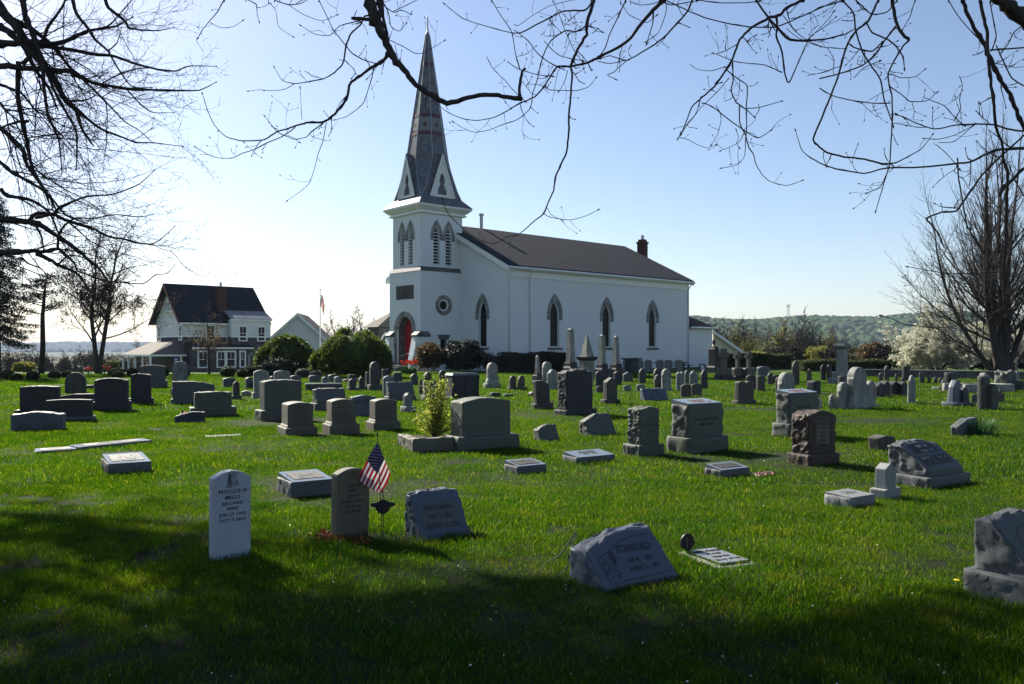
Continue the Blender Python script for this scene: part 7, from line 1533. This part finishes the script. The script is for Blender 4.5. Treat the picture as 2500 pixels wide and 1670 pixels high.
LT = [('slim',812,748,120,1.2,'slender bare tree left of the wider one behind the weeping bush'),('wide',880,735,118,1.1,'pale bare tree between the flagpole and the church tower'),('wide',340,820,105,1.,'bare tree just left of the house porch'),('wide',295,868,100,.9,'low bare tree before the farm shed'),
      ('slim',200,838,110,1.3,'bare tree behind the forked tree'),('wide',160,850,125,1.1,'round bare tree between the pine and the forked tree'),('slim',80,838,115,1.4,'bare tree behind the pine trunk'),('wide',20,846,105,1.1,'bare tree at the left edge in the valley'),('slim',230,850,135,1.2,'far bare tree seen between the two forked trunks'),('wide',122,868,140,1.,'low far bare tree right of the pine trunk')]
for i, (k, x, y, Y, sx, lb) in enumerate(LT): bg(k, x, y, Y, lb, 'bare trees left in the valley' if x < 400 else None, i*2.1, sx)
# undergrowth bushes at the back
UB = [(1780,850,890,'twig',88),(1850,858,895,'olive_leaf',86),(1905,850,892,'twig_far',84),(1950,845,892,'twig',82),(2000,846,892,'olive_leaf',80),(2045,848,895,'twig',78),(2092,846,900,'greygreen',70),(2132,836,900,'bronze_leaf',66),(2168,842,904,'twig',62),(2205,852,905,'box',60),(2245,866,908,'hedge',60),(2340,862,910,'dark_leaf',60),(2400,866,912,'dark_leaf',58),(2475,858,912,'dark_leaf',56),(2530,840,912,'dark_leaf',58)]
for i, (x, yt, yb, m, Y) in enumerate(UB): dome('undergrowth', '%s bush of the undergrowth behind the hedges and wall, from the left' % ORD[i], 'bush', x-34, x+34, yt, yb, m, 4200, .13, group='undergrowth bushes behind the hedges', seed=60+i, lump=.5, f=2.4, Y=Y, corem='twig', k=.45, shell=.35)
dome('undergrowth', 'yellow-green bush between the left edge and the pine trunk', 'bush', 34, 82, 883, 912, 'olive_leaf', 3500, .10, seed=90, lump=.4, Y=62, corem='twig', k=.4, shell=.3); dome('undergrowth', 'pale green bush behind the round bush right of the forked tree', 'bush', 258, 290, 878, 910, 'spring', 2600, .09, seed=91, lump=.4, Y=60, corem='twig', k=.4, shell=.3)
# far copses down in the valley on the left: single small crowns
CPn = None
for i in range(120):
    rg = random.Random(100+i); px = rg.uniform(-60, 660); Y = rg.choice((150, 190, 240, 320, 430, 560))*rg.uniform(.95, 1.08); x = (px-CX)/F*Y; z = gz(x, Y); s = min(11, 1.6-(rg.uniform(848, 884)-HY)/F*Y-z)
    if s < 2.5: continue
    if CPn is None:
        CPn, _, _ = dome('valley_tree', 'small rounded tree down in the hazy left valley', 'tree', 600, 640, 800, 850, 'greygreen', 2200, .28, seed=95, lump=.4, Y=200, corem='twig', k=.7, shell=.5, group='small trees scattered over the left valley'); STONE_RECTS.pop(); b0_ = 1
        o = CPn; hgt0 = H-(800-HY)/F*200-gz(-60, 200)
    else: o = copy_tree(CPn)
    o.location = (x, Y, z-.3); o.rotation_euler = (0, 0, i); o.scale = (s/4*.9, s/4*.9, s/hgt0)

# ------------------------------------------------------------ branches overhead, drawn from their true run
def parse(s): return [tuple(float(v) for v in t.split(',')) for t in s.split()]
class Tracer:
    def __init__(s, root, Y, seed, bark='bark'):
        s.root = root; s.Y = Y; s.pts = []; s.mb = MB(); s.tw = MB(); s.rg = random.Random(seed); s.bark = bark; s.heads = []; s.org = root.location.copy()
    def line(s, txt, r0=None, r1=None, Y=None, tw=1., drift=.10, rough=.18, ups=0):
        P = parse(txt); n = len(P); rad = [(p[2] if len(p) > 2 else r0+(r1-r0)*(i/(n-1))) for i, p in enumerate(P)]
        Y0 = Y or s.Y; best = 12
        if Y is None:
            for q in s.pts:
                d = math.hypot(q[0]-P[0][0], q[1]-P[0][1])
                if d < best: best = d; Y0 = q[2]
        tot = 0; Ys = [Y0]; dv = s.rg.uniform(-drift, drift)
        for i in range(1, n): L = math.hypot(P[i][0]-P[i-1][0], P[i][1]-P[i-1][1])/F*Y0; dv = dv*.7+s.rg.uniform(-drift, drift)*.6; Ys.append(Ys[-1]+dv*L*3)
        pts = []; rr = []
        for i in range(n):
            s.pts.append((P[i][0], P[i][1], Ys[i]))
            pts.append(at(P[i][0], P[i][1], Ys[i])); rr.append(rad[i]/F*Ys[i])
            if i < n-1:
                m = 3
                for j in range(1, m):
                    t = j/m; a, b = P[i], P[i+1]; s.pts.append((a[0]+(b[0]-a[0])*t, a[1]+(b[1]-a[1])*t, Ys[i]+(Ys[i+1]-Ys[i])*t))
        # soften the corners and add small crooks
        out = []; ro = []
        for i in range(n-1):
            p0 = pts[max(0, i-1)]; p1 = pts[i]; p2 = pts[i+1]; p3 = pts[min(n-1, i+2)]
            for j in range(4):
                t = j/4; c = .5*((2*p1)+(p2-p0)*t+(2*p0-5*p1+4*p2-p3)*t*t+(3*p1-p0-3*p2+p3)*t**3); lin = p1.lerp(p2, t); c = c.lerp(lin, .35); e = rr[i]+(rr[i+1]-rr[i])*t; k = e*rough
                out.append(c+Vector((s.rg.gauss(0, k), s.rg.gauss(0, k), s.rg.gauss(0, k)))); ro.append(e*(1+.12*s.rg.random()+(.35 if s.rg.random() < .10 else 0)))
        out.append(pts[-1]); ro.append(rr[-1]*.9)
        if rad[-1] < 1.3: out.append(pts[-1]+(pts[-1]-out[-2]).normalized()*.012); ro.append(max(rr[-1]*2.4, .0062)); out.append(out[-1]+(pts[-1]-out[-3]).normalized()*.02); ro.append(.0012)
        org = s.org; s.mb.tube([p-org for p in out], ro, 7 if rad[0] > 3 else 5)
        if P[0][1] <= 6: s.heads.append((pts[0], rr[0]))
        # small side twigs ending in buds
        for i in range(1, len(out)-2):
            L = (out[i+1]-out[i]).length; 
            if s.rg.random() < tw*L*7 and ro[i] < .035: s.twig(out[i]-org, (out[i+1]-out[i]).normalized(), max(.0016, min(ro[i]*.5, .004)), s.rg.uniform(.05, .28))
    def twig(s, p, d, r, L, lev=0):
        o = Matrix.Rotation(s.rg.uniform(0, 6.28), 3, d) @ d.orthogonal().normalized(); d = (d*s.rg.uniform(.2, .8)+o).normalized(); pts = [p]; n = 5
        for i in range(n): d = (d+Vector((s.rg.gauss(0, .16), s.rg.gauss(0, .16), s.rg.gauss(.06, .16)))).normalized(); pts.append(pts[-1]+d*L/n)
        rad = [r*(1-.45*i/n) for i in range(n+1)]; pts += [pts[-1]+d*.009, pts[-1]+d*.022]; rad += [max(.0052, rad[-1]*2), .0015]
        for i in range(1, n): 
            if s.rg.random() < .35: rad[i] *= 1.7
        s.tw.tube(pts, rad, 4, False)
        if lev < 1 and L > .12:
            for _ in range(s.rg.randint(0, 2)): s.twig(pts[s.rg.randint(1, 4)], d, r*.8, L*s.rg.uniform(.3, .6), lev+1)
    def finish(s, limb):
        """carry every branch that leaves the picture upward on to the limb above it"""
        c = MB()
        for p, r in s.heads:
            b = min(limb, key=lambda q: (Vector(q)-p-Vector((0, 0, 1.2))).length); b = Vector(b); m1 = p.lerp(b, .35)+Vector((0, 0, .25)); m2 = p.lerp(b, .75)+Vector((0, 0, .15)); c.tube([v-s.org for v in (p+Vector((0,0,-.02)), m1, m2, b)], [r, r*1.15, r*1.3, r*1.5], 6)
        s.mb.v, base = s.mb.v, len(s.mb.v); s.mb.f += [tuple(i+base for i in f) for f in c.f]; s.mb.v += c.v
        base = len(s.mb.v); s.mb.f += [tuple(i+base for i in f) for f in s.tw.f]; s.mb.v += s.tw.v
        s.mb.build('crown', MATS[s.bark], s.root, smooth=True)
TR = thing('overhanging_tree', 'bare tree out of frame on the right whose long branches hang over the view', 'tree', (6.4, 6.6, 0))
limbs = [[(6.4,6.6,-.1),(6.35,6.6,2),(6.3,6.55,4.2),(6.2,6.5,5.6)], [(6.2,6.5,5.6),(5.2,6.4,6.6),(3.8,6.3,7.0),(2.2,6.4,7.0),(.9,6.7,6.8),(-.2,7.0,6.5),(-1.25,7.0,6.2),(-2.2,7.2,6.3)], [(6.2,6.5,5.4),(6.9,7.6,7.6),(7.2,8.6,10)], [(6.25,6.5,5.2),(5.0,5.7,5.9),(3.6,5.5,6.1),(2.6,5.6,6.2)]]
tk = MB(); tk.tube([Vector(p)-TR.location for p in limbs[0]], [.34,.27,.24,.2], 12); tk.build('trunk', MATS['bark_plane'], TR, smooth=True)
tk = MB()
for l, r_ in ((limbs[1], .15), (limbs[2], .16), (limbs[3], .11)): tk.tube([Vector(p)-TR.location for p in l], [r_*(1-.6*i/(len(l)-1)) for i in range(len(l))], 9)
tk.build('limbs', MATS['bark_plane'], TR, smooth=True)
dense = []
for l in limbs[1:]:
    for i in range(len(l)-1):
        for j in range(4): dense.append(Vector(l[i]).lerp(Vector(l[i+1]), j/4))
A = Tracer(TR, 7.0, 3)
A.line('901,0,12 918,48,12 939,96,9 958,134,7.5 984,169,6.5 1016,207,6 1054,231,6 1092,253,6 1143,239,5 1196,232,5 1236,236,5 1275,243,6', drift=.02, tw=.25)
A.line('1270,240,4 1268,214,3.5 1275,175,3 1283,168,3', tw=0); A.line('925,0,7 930,30,6 922,60,5 940,95,4', tw=.3)
A.line('940,110,4 948,124,4 940,143,4 922,157,4 904,166,3.5 882,183,3 860,198,3 852,212,3 848,235,3 832,262,3 812,283,2.6 790,298,2.5 755,299,2.3 730,304,2 700,315,1.8 675,322,1.7 660,333,1.6 640,342,1.5 600,344,1.4 575,341,1.2 549,332,1 524,306,.9 507,270,.8 495,232,.7', tw=.5)
A.line('932,0,4 935,40,3.5 944,80,3.5 948,124,3.5', tw=.5)
for t in ('790,300,1.6 760,322,1.2 747,335,1 718,340,.9 693,330,.8 675,320,.7 649,287,.6', '722,310,1.2 690,333,1.2 660,345,1.2 625,363,1 590,375,1 570,385,.9 545,387,.8 515,381,.8 480,361,.7', '797,298,1 788,345,.9 777,375,.8 768,410,.7 756,446,.7 735,466,.6 704,488,.5',
    '912,165,1.5 908,190,1.2 900,215,1 888,250,1 870,268,.9 845,285,.8 820,292,.6', '902,38,2.2 890,40,2 880,60,2 856,83,2 845,110,2 841,140,2 835,158,1.8 815,178,1.6 790,192,1.3 750,200,1.2 720,204,1 690,197,.8 671,167,.6', '720,204,1 695,218,.8 670,221,.7 648,221,.6',
    '778,0,1 798,40,1 815,75,1 845,112,1.3 860,130,1.3 890,147,1.2 923,156,1', '905,48,4 880,46,4 858,44,4', '880,50,1.5 830,63,1 805,86,.9 768,83,.8 737,64,.6', '932,0,1.5 948,30,1.2 955,65,1 975,76,.9 990,60,.6', '952,98,1 985,114,1 1010,129,1 1030,130,.8 1060,115,.6 1082,101,.5',
    '935,12,1.2 960,30,1 980,25,1 1000,33,.8', '960,28,1 990,14,1 1018,0,.8', '547,0,1.3 530,30,1.2 513,50,1 495,72,.8 485,90,.8', '513,55,.8 540,68,.7 570,65,.6 590,52,.5', '670,0,1.2 705,12,1.4 735,8,1 752,-2,.8', '705,12,.8 740,35,.7 785,51,.7 820,38,.6', '655,5,.8 673,25,.7 680,65,.6 712,88,.5', '600,-2,1 625,10,1 628,35,.8 632,50,.6',
    '925,148,1 915,170,.8 898,190,.7', '640,218,.6 610,222,.5', '737,292,.7 735,255,.6 733,218,.5', '674,320,.8 690,330,.7 710,333,.6 728,345,.5'):
    A.line(t, tw=.8)
B = A; B.Y = 6.3
B.line('1450,0,4.2 1434,55,3.8 1431,85,3.6 1409,123,3.2 1398,150,3.2 1392,165,3', tw=.6, Y=6.3)
B.line('1394,166,2.4 1397,185,2.4 1393,240,2.4 1388,290,2.4 1389,315,2.4 1386,350,2.2 1382,375,2.2 1370,400,2.1 1357,430,2 1351,465,1.8 1340,490,1.6 1327,521,1.5 1300,543,1.4 1282,560,1.3 1262,574,1.1 1240,577,1 1206,595,1 1177,588,1 1142,568,1 1117,545,1 1091,517,1 1082,491,.8', tw=.25)
B.line('1620,0,5 1595,25,4.4 1560,65,3.8 1538,95,3.6 1500,120,3.2 1460,140,3.1 1443,150,2.8 1415,158,2.5 1390,163,2.4 1362,162,2 1345,185,2 1328,212,1.8 1305,237,1.7 1270,252,1.5 1230,275,1.3 1205,287,1.1 1165,294,1 1130,290,.9 1095,275,.8 1060,250,.6', tw=.5, Y=6.5)
for t in ('1327,521,1 1345,531,.9 1392,537,.8 1430,527,.7 1457,514,.6', '1435,60,2 1407,77,1.7 1380,75,1.6 1346,98,1.5 1328,130,1.4 1318,165,1.3 1313,190,1.2 1300,230,1.1 1298,252,1.1 1290,270,1 1263,292,1 1225,305,.9 1195,317,.8 1160,323,.8 1135,315,.7 1110,300,.6', '1445,5,2.2 1427,25,2.2 1375,27,1.8 1340,45,1.8 1310,60,1.7 1270,80,1.6 1240,78,1.1 1180,62,.9 1130,45,.8 1088,12,.7',
    '1200,0,.9 1223,38,.9 1245,70,1 1252,90,1 1255,110,1 1260,138,1.1 1270,170,1.6', '1255,73,.9 1290,100,1.1 1310,128,1.1 1340,152,1.1 1380,172,1.3', '1690,0,2.2 1680,25,2.1 1655,55,2 1620,92,2 1580,120,1.7 1530,147,1.4 1490,136,1.1 1470,142,.9', '1530,147,1 1500,175,1 1483,183,1 1500,192,.8', '1528,0,1.7 1505,50,1.4 1490,80,1.3 1478,115,1.2 1463,138,1',
    '1595,25,1.9 1593,60,1.3 1585,85,1.1 1580,103,1', '1627,10,1.1 1625,35,.9 1607,80,.8 1580,100,.8', '1188,138,.8 1204,168,.8 1232,195,.8 1250,217,.9 1280,245,1', '1238,150,.8 1265,168,1 1310,182,1 1345,186,1', '1350,0,.8 1365,35,.8 1378,70,.8 1400,120,.9 1420,148,.9', '1328,100,.8 1352,125,.9 1372,138,.9 1420,148,1', '1460,150,1 1490,155,1 1530,147,1', '1330,213,1.1 1345,220,1 1385,221,.9 1410,221,.9 1437,212,.8 1453,193,.6', '1386,172,1 1378,200,.8 1366,220,.7',
    '1290,205,.7 1310,206,.7 1330,211,.8', '1255,60,.8 1266,62,.7 1290,45,.7 1340,15,.7 1398,0,.8', '1440,58,.8 1455,75,.7 1467,78,.6', '1540,5,.8 1563,12,.9 1590,10,1 1610,3,1', '1515,5,.8 1535,35,.8 1560,48,.8 1580,55,.8 1600,40,.8', '1220,230,.6 1245,262,.6'):
    B.line(t, tw=.7)
B.Y = 6.6
B.line('1960,0,3.4 1920,20,3.2 1902,38,3.6 1880,42,3.3 1833,68,2.8 1806,97,2.6 1790,140,2.4 1770,175,2.3 1745,210,2.1 1714,238,1.9 1690,260,1.5 1678,290,1.3 1668,315,1.1 1657,335,.9', tw=.5, Y=6.6)
for t in ('1657,335,.8 1680,341,.7 1700,352,.7 1725,361,.6 1744,355,.5', '1788,150,1.7 1790,195,1.6 1785,220,1.5 1798,250,1.7 1822,267,1.3 1838,282,.9', '1805,258,1.6 1806,300,1.5 1820,330,1.5 1828,360,1.4 1840,377,1.3 1845,400,1.1 1860,425,1 1880,443,.9 1920,453,.8 1955,442,.6', '1773,170,1.4 1800,192,1.3 1824,210,1.3 1822,265,1.3 1823,310,1.2 1820,345,1.1 1818,380,.8 1800,402,.7 1765,410,.6',
    '1822,265,1.2 1850,263,1.1 1870,258,1 1905,248,.8', '1714,252,1.1 1725,254,1.3 1745,265,1.3 1783,295,1.3 1815,317,1.2 1850,337,1 1880,320,.8', '1895,40,3.2 1898,70,2.2 1895,88,2.2 1910,130,2 1915,175,1.8 1926,202,1.7 1950,150,1.3 1970,105,1.3', '1910,177,1.3 1890,168,1.3 1865,158,1.1 1830,155,1 1795,150,.9 1745,131,.8',
    '1846,0,2.2 1870,35,2.4 1895,65,2.6 1930,98,3.2 1985,98,2.2 2020,95,1.8 2060,83,1.7', '1625,0,1.3 1655,15,1.4 1720,43,1.4 1785,59,1.4 1840,66,1.4 1895,66,1.6 1950,43,1.4 1980,30,1.4 2020,12,1.3 2045,0,1.3', '1757,192,1.2 1745,205,1.1 1757,203,.9', '1712,235,1.1 1700,275,.9 1680,300,.9 1665,325,.8', '1684,157,.7 1705,170,.7 1735,173,.8 1765,165,.9', '1610,0,1.2 1640,12,1.2 1700,2,1.1', '1700,0,1.2 1760,7,1.2 1820,7,1.2 1850,3,1.2',
    '1970,100,.9 1995,75,.8 2018,52,.8 2035,30,.6', '1975,90,.8 2010,68,.8 2038,44,.6', '1920,70,.8 1945,90,.8 1975,105,.8 2010,115,.9 2060,119,1', '1912,38,1 1940,75,.9 1970,98,.9 2000,112,.9', '1780,190,1 1750,225,.9 1712,262,.8 1690,290,.7 1665,320,.6', '1748,257,.9 1761,285,.8 1753,325,.7 1739,350,.6', '1796,313,.9 1803,335,.7 1798,350,.6 1803,358,.5', '1816,325,.9 1806,345,.8 1787,357,.7 1762,367,.6'):
    B.line(t, tw=.6)
B.Y = 6.2
B.line('2144,0,2.6 2120,50,2.6 2090,75,2.6 2070,105,2.4 2060,135,2.2 2045,190,2.2 2025,240,2.2 2005,290,2.2 1985,340,2.2 2000,358,2.2 2020,372,2.2 2060,383,2.2 2110,388,2.2 2155,400,2.2 2185,398,1.7 2215,383,1.3 2250,363,1.1 2275,331,.8', Y=6.2, tw=.5)
B.line('2178,0,4 2180,20,3.8 2190,60,3.6 2205,85,3.6 2220,97,3.8', Y=6.1, tw=.5)
B.line('2350,0,4.2 2362,35,4.2 2385,80,4.4 2405,110,5.2 2420,150,5.2 2440,190,4.4 2465,230,4.4 2480,270,4.4 2500,310,4.4 2530,370,4', Y=5.6, tw=.5)
B.line('2393,0,3.8 2400,40,3.8 2410,80,3.8 2413,150,3.6 2420,210,3.4 2428,260,3.4 2430,310,3.2 2445,345,3 2450,390,2.8 2460,425,3.2 2458,480,3.2 2456,520,3.2 2455,600,2.7 2450,660,2.3 2452,750,2.3 2475,785,2.2 2480,825,2 2470,842,1.2', Y=5.4, tw=.25)
B.line('2400,-30,10 2450,8,14 2480,26,17 2530,50,20', Y=5.2, tw=.1)
for t in ('2000,192,1.6 2050,180,1.6 2105,160,1.7 2140,130,1.9 2155,105,2.1 2180,72,2.1 2190,60,2.4', '2220,98,2.2 2205,112,2.1 2185,145,1.9 2168,180,1.7 2172,210,1.6 2178,240,1.6 2178,300,1.6 2175,350,1.5 2172,400,1.4 2160,440,1.2 2150,475,1.1 2139,512,.8', '2055,0,2 2083,30,2 2088,70,2 2105,125,2 2130,165,1.8 2150,195,1.8 2158,240,1.6 2175,290,1.4 2180,305,1',
    '2500,362,3.6 2440,365,3.2 2410,375,2.8 2370,395,2.4 2330,400,2.2 2250,408,2 2165,410,1.8 2110,423,1.6 2040,412,1.5 2000,397,1.4 1960,370,1 1943,322,.7', '2500,320,2.2 2460,315,2.1 2430,305,2.1 2370,303,1.9 2330,306,1.6 2280,315,1.5 2220,293,1.2 2192,280,1', '2452,752,1.5 2400,776,1.3 2350,793,1.2 2290,801,1.2 2240,796,1.1 2205,792,1.1 2180,779,1 2157,772,1.2', '2451,663,1.4 2370,668,1.1 2300,666,1.1 2220,652,.9',
    '2500,330,2.2 2440,385,2.2 2400,425,2.2 2360,480,2.2 2335,515,2.2 2300,518,2 2262,533,2 2280,555,2 2295,578,1.8 2305,605,1.4', '2338,385,1.8 2340,430,1.8 2345,460,1.7 2352,500,1.7 2362,560,1.6', '2315,0,1.1 2340,40,1.1 2370,75,1.1 2395,100,1.1', '2500,116,1.8 2450,120,1.8 2418,122,2.2', '2234,0,1.1 2222,40,1 2205,70,.9', '2060,0,1.6 2030,10,1.6 2000,18,1.4 1980,30,1', '2190,0,1.4 2165,30,1.4 2130,35,1.4 2110,20,1.4 2090,0,1.4',
    '2070,105,1.6 2090,118,1.6 2130,125,1.8 2155,100,1.6', '2115,55,1.8 2130,80,1.8 2165,95,1.8 2190,115,1.8 2205,140,1.5 2208,165,1.1', '2170,210,1.2 2200,230,1.2 2220,247,1.2 2245,248,1.1 2265,245,.9 2285,228,.8', '2160,195,1.2 2175,180,1 2200,190,1 2235,187,.9 2255,172,.7', '2000,215,1.3 2030,233,1.2 2080,245,1.2 2130,252,1.2 2175,252,1.3', '2085,190,1 2110,165,1 2145,150,1.2', '2420,125,1.6 2432,90,1.4 2425,50,1.3 2418,10,1.2', '2255,237,.9 2280,248,1 2305,258,1 2330,285,1.1 2350,303,1.2',
    '2342,185,.8 2350,210,.8 2343,240,.9 2345,265,1 2335,285,1', '2250,337,.8 2290,340,.9 2330,330,.9 2370,310,1', '2290,348,.8 2330,345,.8 2375,308,.9', '2280,350,.7 2300,365,.8 2320,385,.9 2340,410,.9', '2500,210,1.6 2470,190,1.6 2450,150,1.6 2432,110,1.6', '2500,480,1.4 2478,440,1.4 2462,400,1.4', '2500,60,1.6 2475,80,1.4 2460,110,1.3 2440,135,1.3', '2500,410,3 2470,440,4 2450,460,5 2440,478,3', '2170,412,1.2 2150,455,1 2120,470,.9'):
    B.line(t, tw=.6)
B.finish(dense)
# bare tree at the left: traced main limbs, fine growth from every one of them
TL = thing('bare_tree', 'dense bare branched tree filling the upper left corner', 'tree', (-9.2, 9.6, 0)); limb2 = [[(-9.2,9.6,-.1),(-9.1,9.6,2.5),(-9.0,9.7,5.0),(-8.9,9.8,7.6),(-8.6,10,10.5)], [(-9.05,9.6,3.6),(-7.6,9.5,4.9),(-6.4,9.5,5.6),(-5.4,9.5,6.4)], [(-9.1,9.6,2.6),(-7.5,9.5,3.2),(-6.2,9.5,3.25)]]
tk = MB().tube([Vector(p)-TL.location for p in limb2[0]], [.42,.33,.28,.22,.12], 12); tk.build('trunk', MATS['bark'], TL, smooth=True); tk = MB()
for l, r_ in ((limb2[1], .17), (limb2[2], .10)): tk.tube([Vector(p)-TL.location for p in l], [r_*(1-.45*i/(len(l)-1)) for i in range(len(l))], 9)
tk.build('limbs', MATS['bark'], TL, smooth=True)
D = Tracer(TL, 9.5, 8); D2 = []
def l28(s): return ' '.join('%.0f,%.0f' % (a/2.8, b/2.8) for a, b in parse(s))
def l33(s): return ' '.join('%.0f,%.0f' % (a/3.267, 460+b/3.267) for a, b in parse(s))
for t, a, b in ((l28('-100,-60 0,60 130,200 200,320 330,490 380,560 450,690 520,760 560,880 640,1000'), 13, 2), (l28('-60,300 0,300 200,290 380,300 470,270 610,210 790,180 900,120'), 9, 1), (l28('200,310 430,330 640,370 760,380 900,425 1080,475 1200,485 1300,450 1470,455'), 5, .8),
    (l28('-60,440 0,450 250,470 450,485 540,520 640,565 860,605 1140,620 1360,615 1470,565'), 8, .7), (l28('130,420 120,650 150,830 190,1000 220,1150 300,1290 340,1400'), 6, 2), (l28('380,560 430,650 560,780 690,880 830,935 930,975 1040,975 1240,1000'), 4.5, .7), (l28('-40,830 0,870 150,1010 180,1120 250,1220 330,1330 380,1430'), 6, 2),
    (l28('-60,1080 0,1110 100,1190 230,1260 330,1330 450,1470 600,1530'), 5, 1.5), (l28('240,1490 370,1460 410,1420 590,1345 770,1330 950,1260 1050,1170'), 4, .7), (l28('490,-30 520,90 600,190 650,270 740,350 800,460 900,590 1030,600'), 4.5, .9), (l28('715,-30 740,50 850,140 880,190 960,205 1080,210 1180,190'), 4.5, .7), (l28('150,-30 170,100 230,250 290,420 300,600 330,800 400,950 420,1150'), 7, 1.2),
    (l28('290,400 360,600 470,800 520,900 525,1060 520,1150'), 4, 1.2), (l28('450,690 560,690 640,660 700,600'), 3, .8), (l28('610,210 740,180 850,60 900,0'), 2.5, 1), (l28('540,520 600,570 740,710 850,830 950,890 1040,970'), 3, .7), (l28('700,570 830,500 980,465 1150,480'), 2, .7), (l28('860,605 970,720 1050,770 1180,770'), 2, .6), (l28('0,580 60,600 150,640 250,760 330,800 400,960'), 4, 1),
    (l28('0,700 40,760 80,790 150,840'), 3, 1.5), (l28('200,830 150,830 60,850 0,880'), 3.2, 2), (l28('150,440 280,300 330,180 420,60 450,-20'), 5, 2), (l28('60,130 180,180 300,260 380,340 470,450 560,520'), 7, 2), (l28('0,180 80,230 170,330 240,470 330,600 400,760'), 8, 1.8), (l28('640,620 720,690 735,800 730,900'), 2, .7), (l28('740,350 800,290 830,200'), 1.8, .7),
    (l33('-60,235 0,240 200,265 300,280 400,340 520,420 640,510 720,580 800,650 850,730 890,780'), 8, 1.5), (l33('230,265 280,205 420,205 520,250 640,290 750,325 850,380 1000,410 1130,440 1220,440 1290,400 1385,310'), 5, .7), (l33('1220,445 1280,480 1355,497'), .9, .6), (l33('-60,512 0,510 150,505 250,500 350,505 460,480 520,530 590,590 620,660 700,690'), 7, 1.2), (l33('290,520 400,570 460,610 560,650 640,700 700,800 760,850'), 5, 1.6),
    (l33('280,280 330,390 350,490'), 3, 1.8), (l33('460,480 470,370 520,290 600,240 740,240 930,210 1100,230 1210,210'), 3.2, .6), (l33('460,610 540,540 620,540 700,560 880,560'), 2.5, .7), (l33('700,690 850,740 950,745 1140,760 1240,690 1330,680 1385,620'), 2.2, .6), (l33('0,0 60,60 200,80 300,120 400,200 470,370'), 5, 2), (l33('170,550 230,600 330,640 400,740'), 2.4, 1)):
    D.line(t, a, b, tw=0, drift=.08, rough=.12); D2.append((t, a, b))
# orders of fine branches from the traced lines
rg = random.Random(77); qn = dict(n=[4, 3], ratio=[.5, .5], angle=[40, 45], up=[-.0, .03, .05], wander=[.13, .17, .2], segs=[6, 4, 4], start=[.15, .15], rr=[.6, .65], rmin=.0027, knob=True)
nodes = [q for q in D.pts if q[0] < 470 and q[1] < 620]; fine = MB(); tips = []
for i in range(310):
    a, b, Yq = nodes[rg.randrange(len(nodes))]; w_ = max(.05, 1-a/380) 
    if rg.random() > w_+.12: continue
    if b > 450 and rg.random() < .5: continue
    p = at(a, b, Yq)-TL.location; g = rg.uniform(-1.75, .55)*(1 if b < 400 else .45); d = Vector((math.cos(g)*1.0, rg.gauss(0, .5), math.sin(g))); grow(fine, tips, p, d, rg.uniform(.0035, .009)*(1.25-a/600), rg.uniform(.45, 1.25)*(1.25-a/600), 0, qn, rg)
fine.build('fine_branches', MATS['twig'], TL)
D.finish([Vector(p) for l in limb2 for p in l])
# its high crown above the picture, and the one behind: they shade the foreground
def shade_crown(root, centres, seed, m='redbud', nleaf=15000, size=.11):
    rg = random.Random(seed); mb = MB(); tp = []; q = dict(n=[6, 5, 4], ratio=[.5, .5, .5], angle=[40, 42, 45], up=[.02, .01, .0, .0], wander=[.1, .13, .16, .2], segs=[7, 5, 4, 3], start=[.15, .1, .1], rr=[.6, .6, .6], rmin=.005)
    for a, b, r_ in centres:
        a, b = Vector(a), Vector(b); grow(mb, tp, a-root.location, (b-a), r_, (b-a).length*1.05, 0, q, rg)
    tp = [t for t in tp if (t+root.location).z > H+.46*(t+root.location).y-.2 and (t+root.location).y > 1]
    mb.build('high_branches', MATS['twig'], root); rn = np.random.default_rng(seed); A = np.array([t[:] for t in tp]); A = A[rn.integers(0, len(A), nleaf)]+rn.normal(0, .16, (nleaf, 3)); G = A+np.array(root.location[:]); gx = G[:, 0]+.918*G[:, 2]; g_ = G[:, 1]-1.094*G[:, 2]
    lim = np.interp(gx, [-8, -5.9, -4.2, -3, -2, 0, 4, 8], [11.8, 9.8, 8.3, 6.9, 5.7, 5.3, 4.8, 4.3]); k = (g_ < lim+.35*np.sin(gx*2.3+1)) | (rn.uniform(size=nleaf) < .06); k &= rn.uniform(size=nleaf) < np.interp(gx, [-1, 3], [1, .6]); leaves('buds', A[k], size, m, root, seed)  # oversized leaves added to thicken the foreground shade and culled along its edge
shade_crown(TL, [((-9,9.7,6.5), (-5.5,11.5,9.6), .10), ((-8.9,9.8,7), (-9,14,9.8), .10), ((-8.8,9.9,8), (-4.5,13.5,11), .09), ((-8.6,10,9.5), (-9.5,13,13.5), .08), ((-8.8,9.9,8.2), (-12.5,12.5,11.5), .09), ((-8.7,9.9,9), (-7,16,12.5), .08), ((-9,9.8,7.2), (-12,14.5,9.2), .08)], 5, nleaf=SHADE_N)
TB = thing('tall_tree', 'tall tree out of frame at the upper left shading the lawn', 'tree', (-16.5, 18.5, 0)); MB().tube([(0,0,-.1),(.1,0,5),(.3,-.2,10),(.8,-.5,15)], [.5,.4,.3,.14], 12).build('trunk', MATS['bark'], TB, smooth=True)
shade_crown(TB, [((-16.4,18.4,8.5), (-11.5,19,11.5), .12), ((-16.3,18.4,9.5), (-9.5,16.5,13), .12), ((-16.2,18.3,10.5), (-13,14.5,13.5), .11), ((-16,18.1,12), (-8,19.5,15.5), .1), ((-16.3,18.4,9), (-14,21,12), .1), ((-16.1,18.2,11), (-11,13.5,15), .1), ((-16,18,12.5), (-6.5,16.5,16), .1), ((-16.4,18.4,7.5), (-14,14.5,9.6), .1), ((-16.3,18.3,8), (-12,15.5,9.8), .1), ((-16.2,18.2,9.5), (-15,13.5,11.5), .1)], 6, nleaf=SHADE_N)
make_grass()
make_haze()
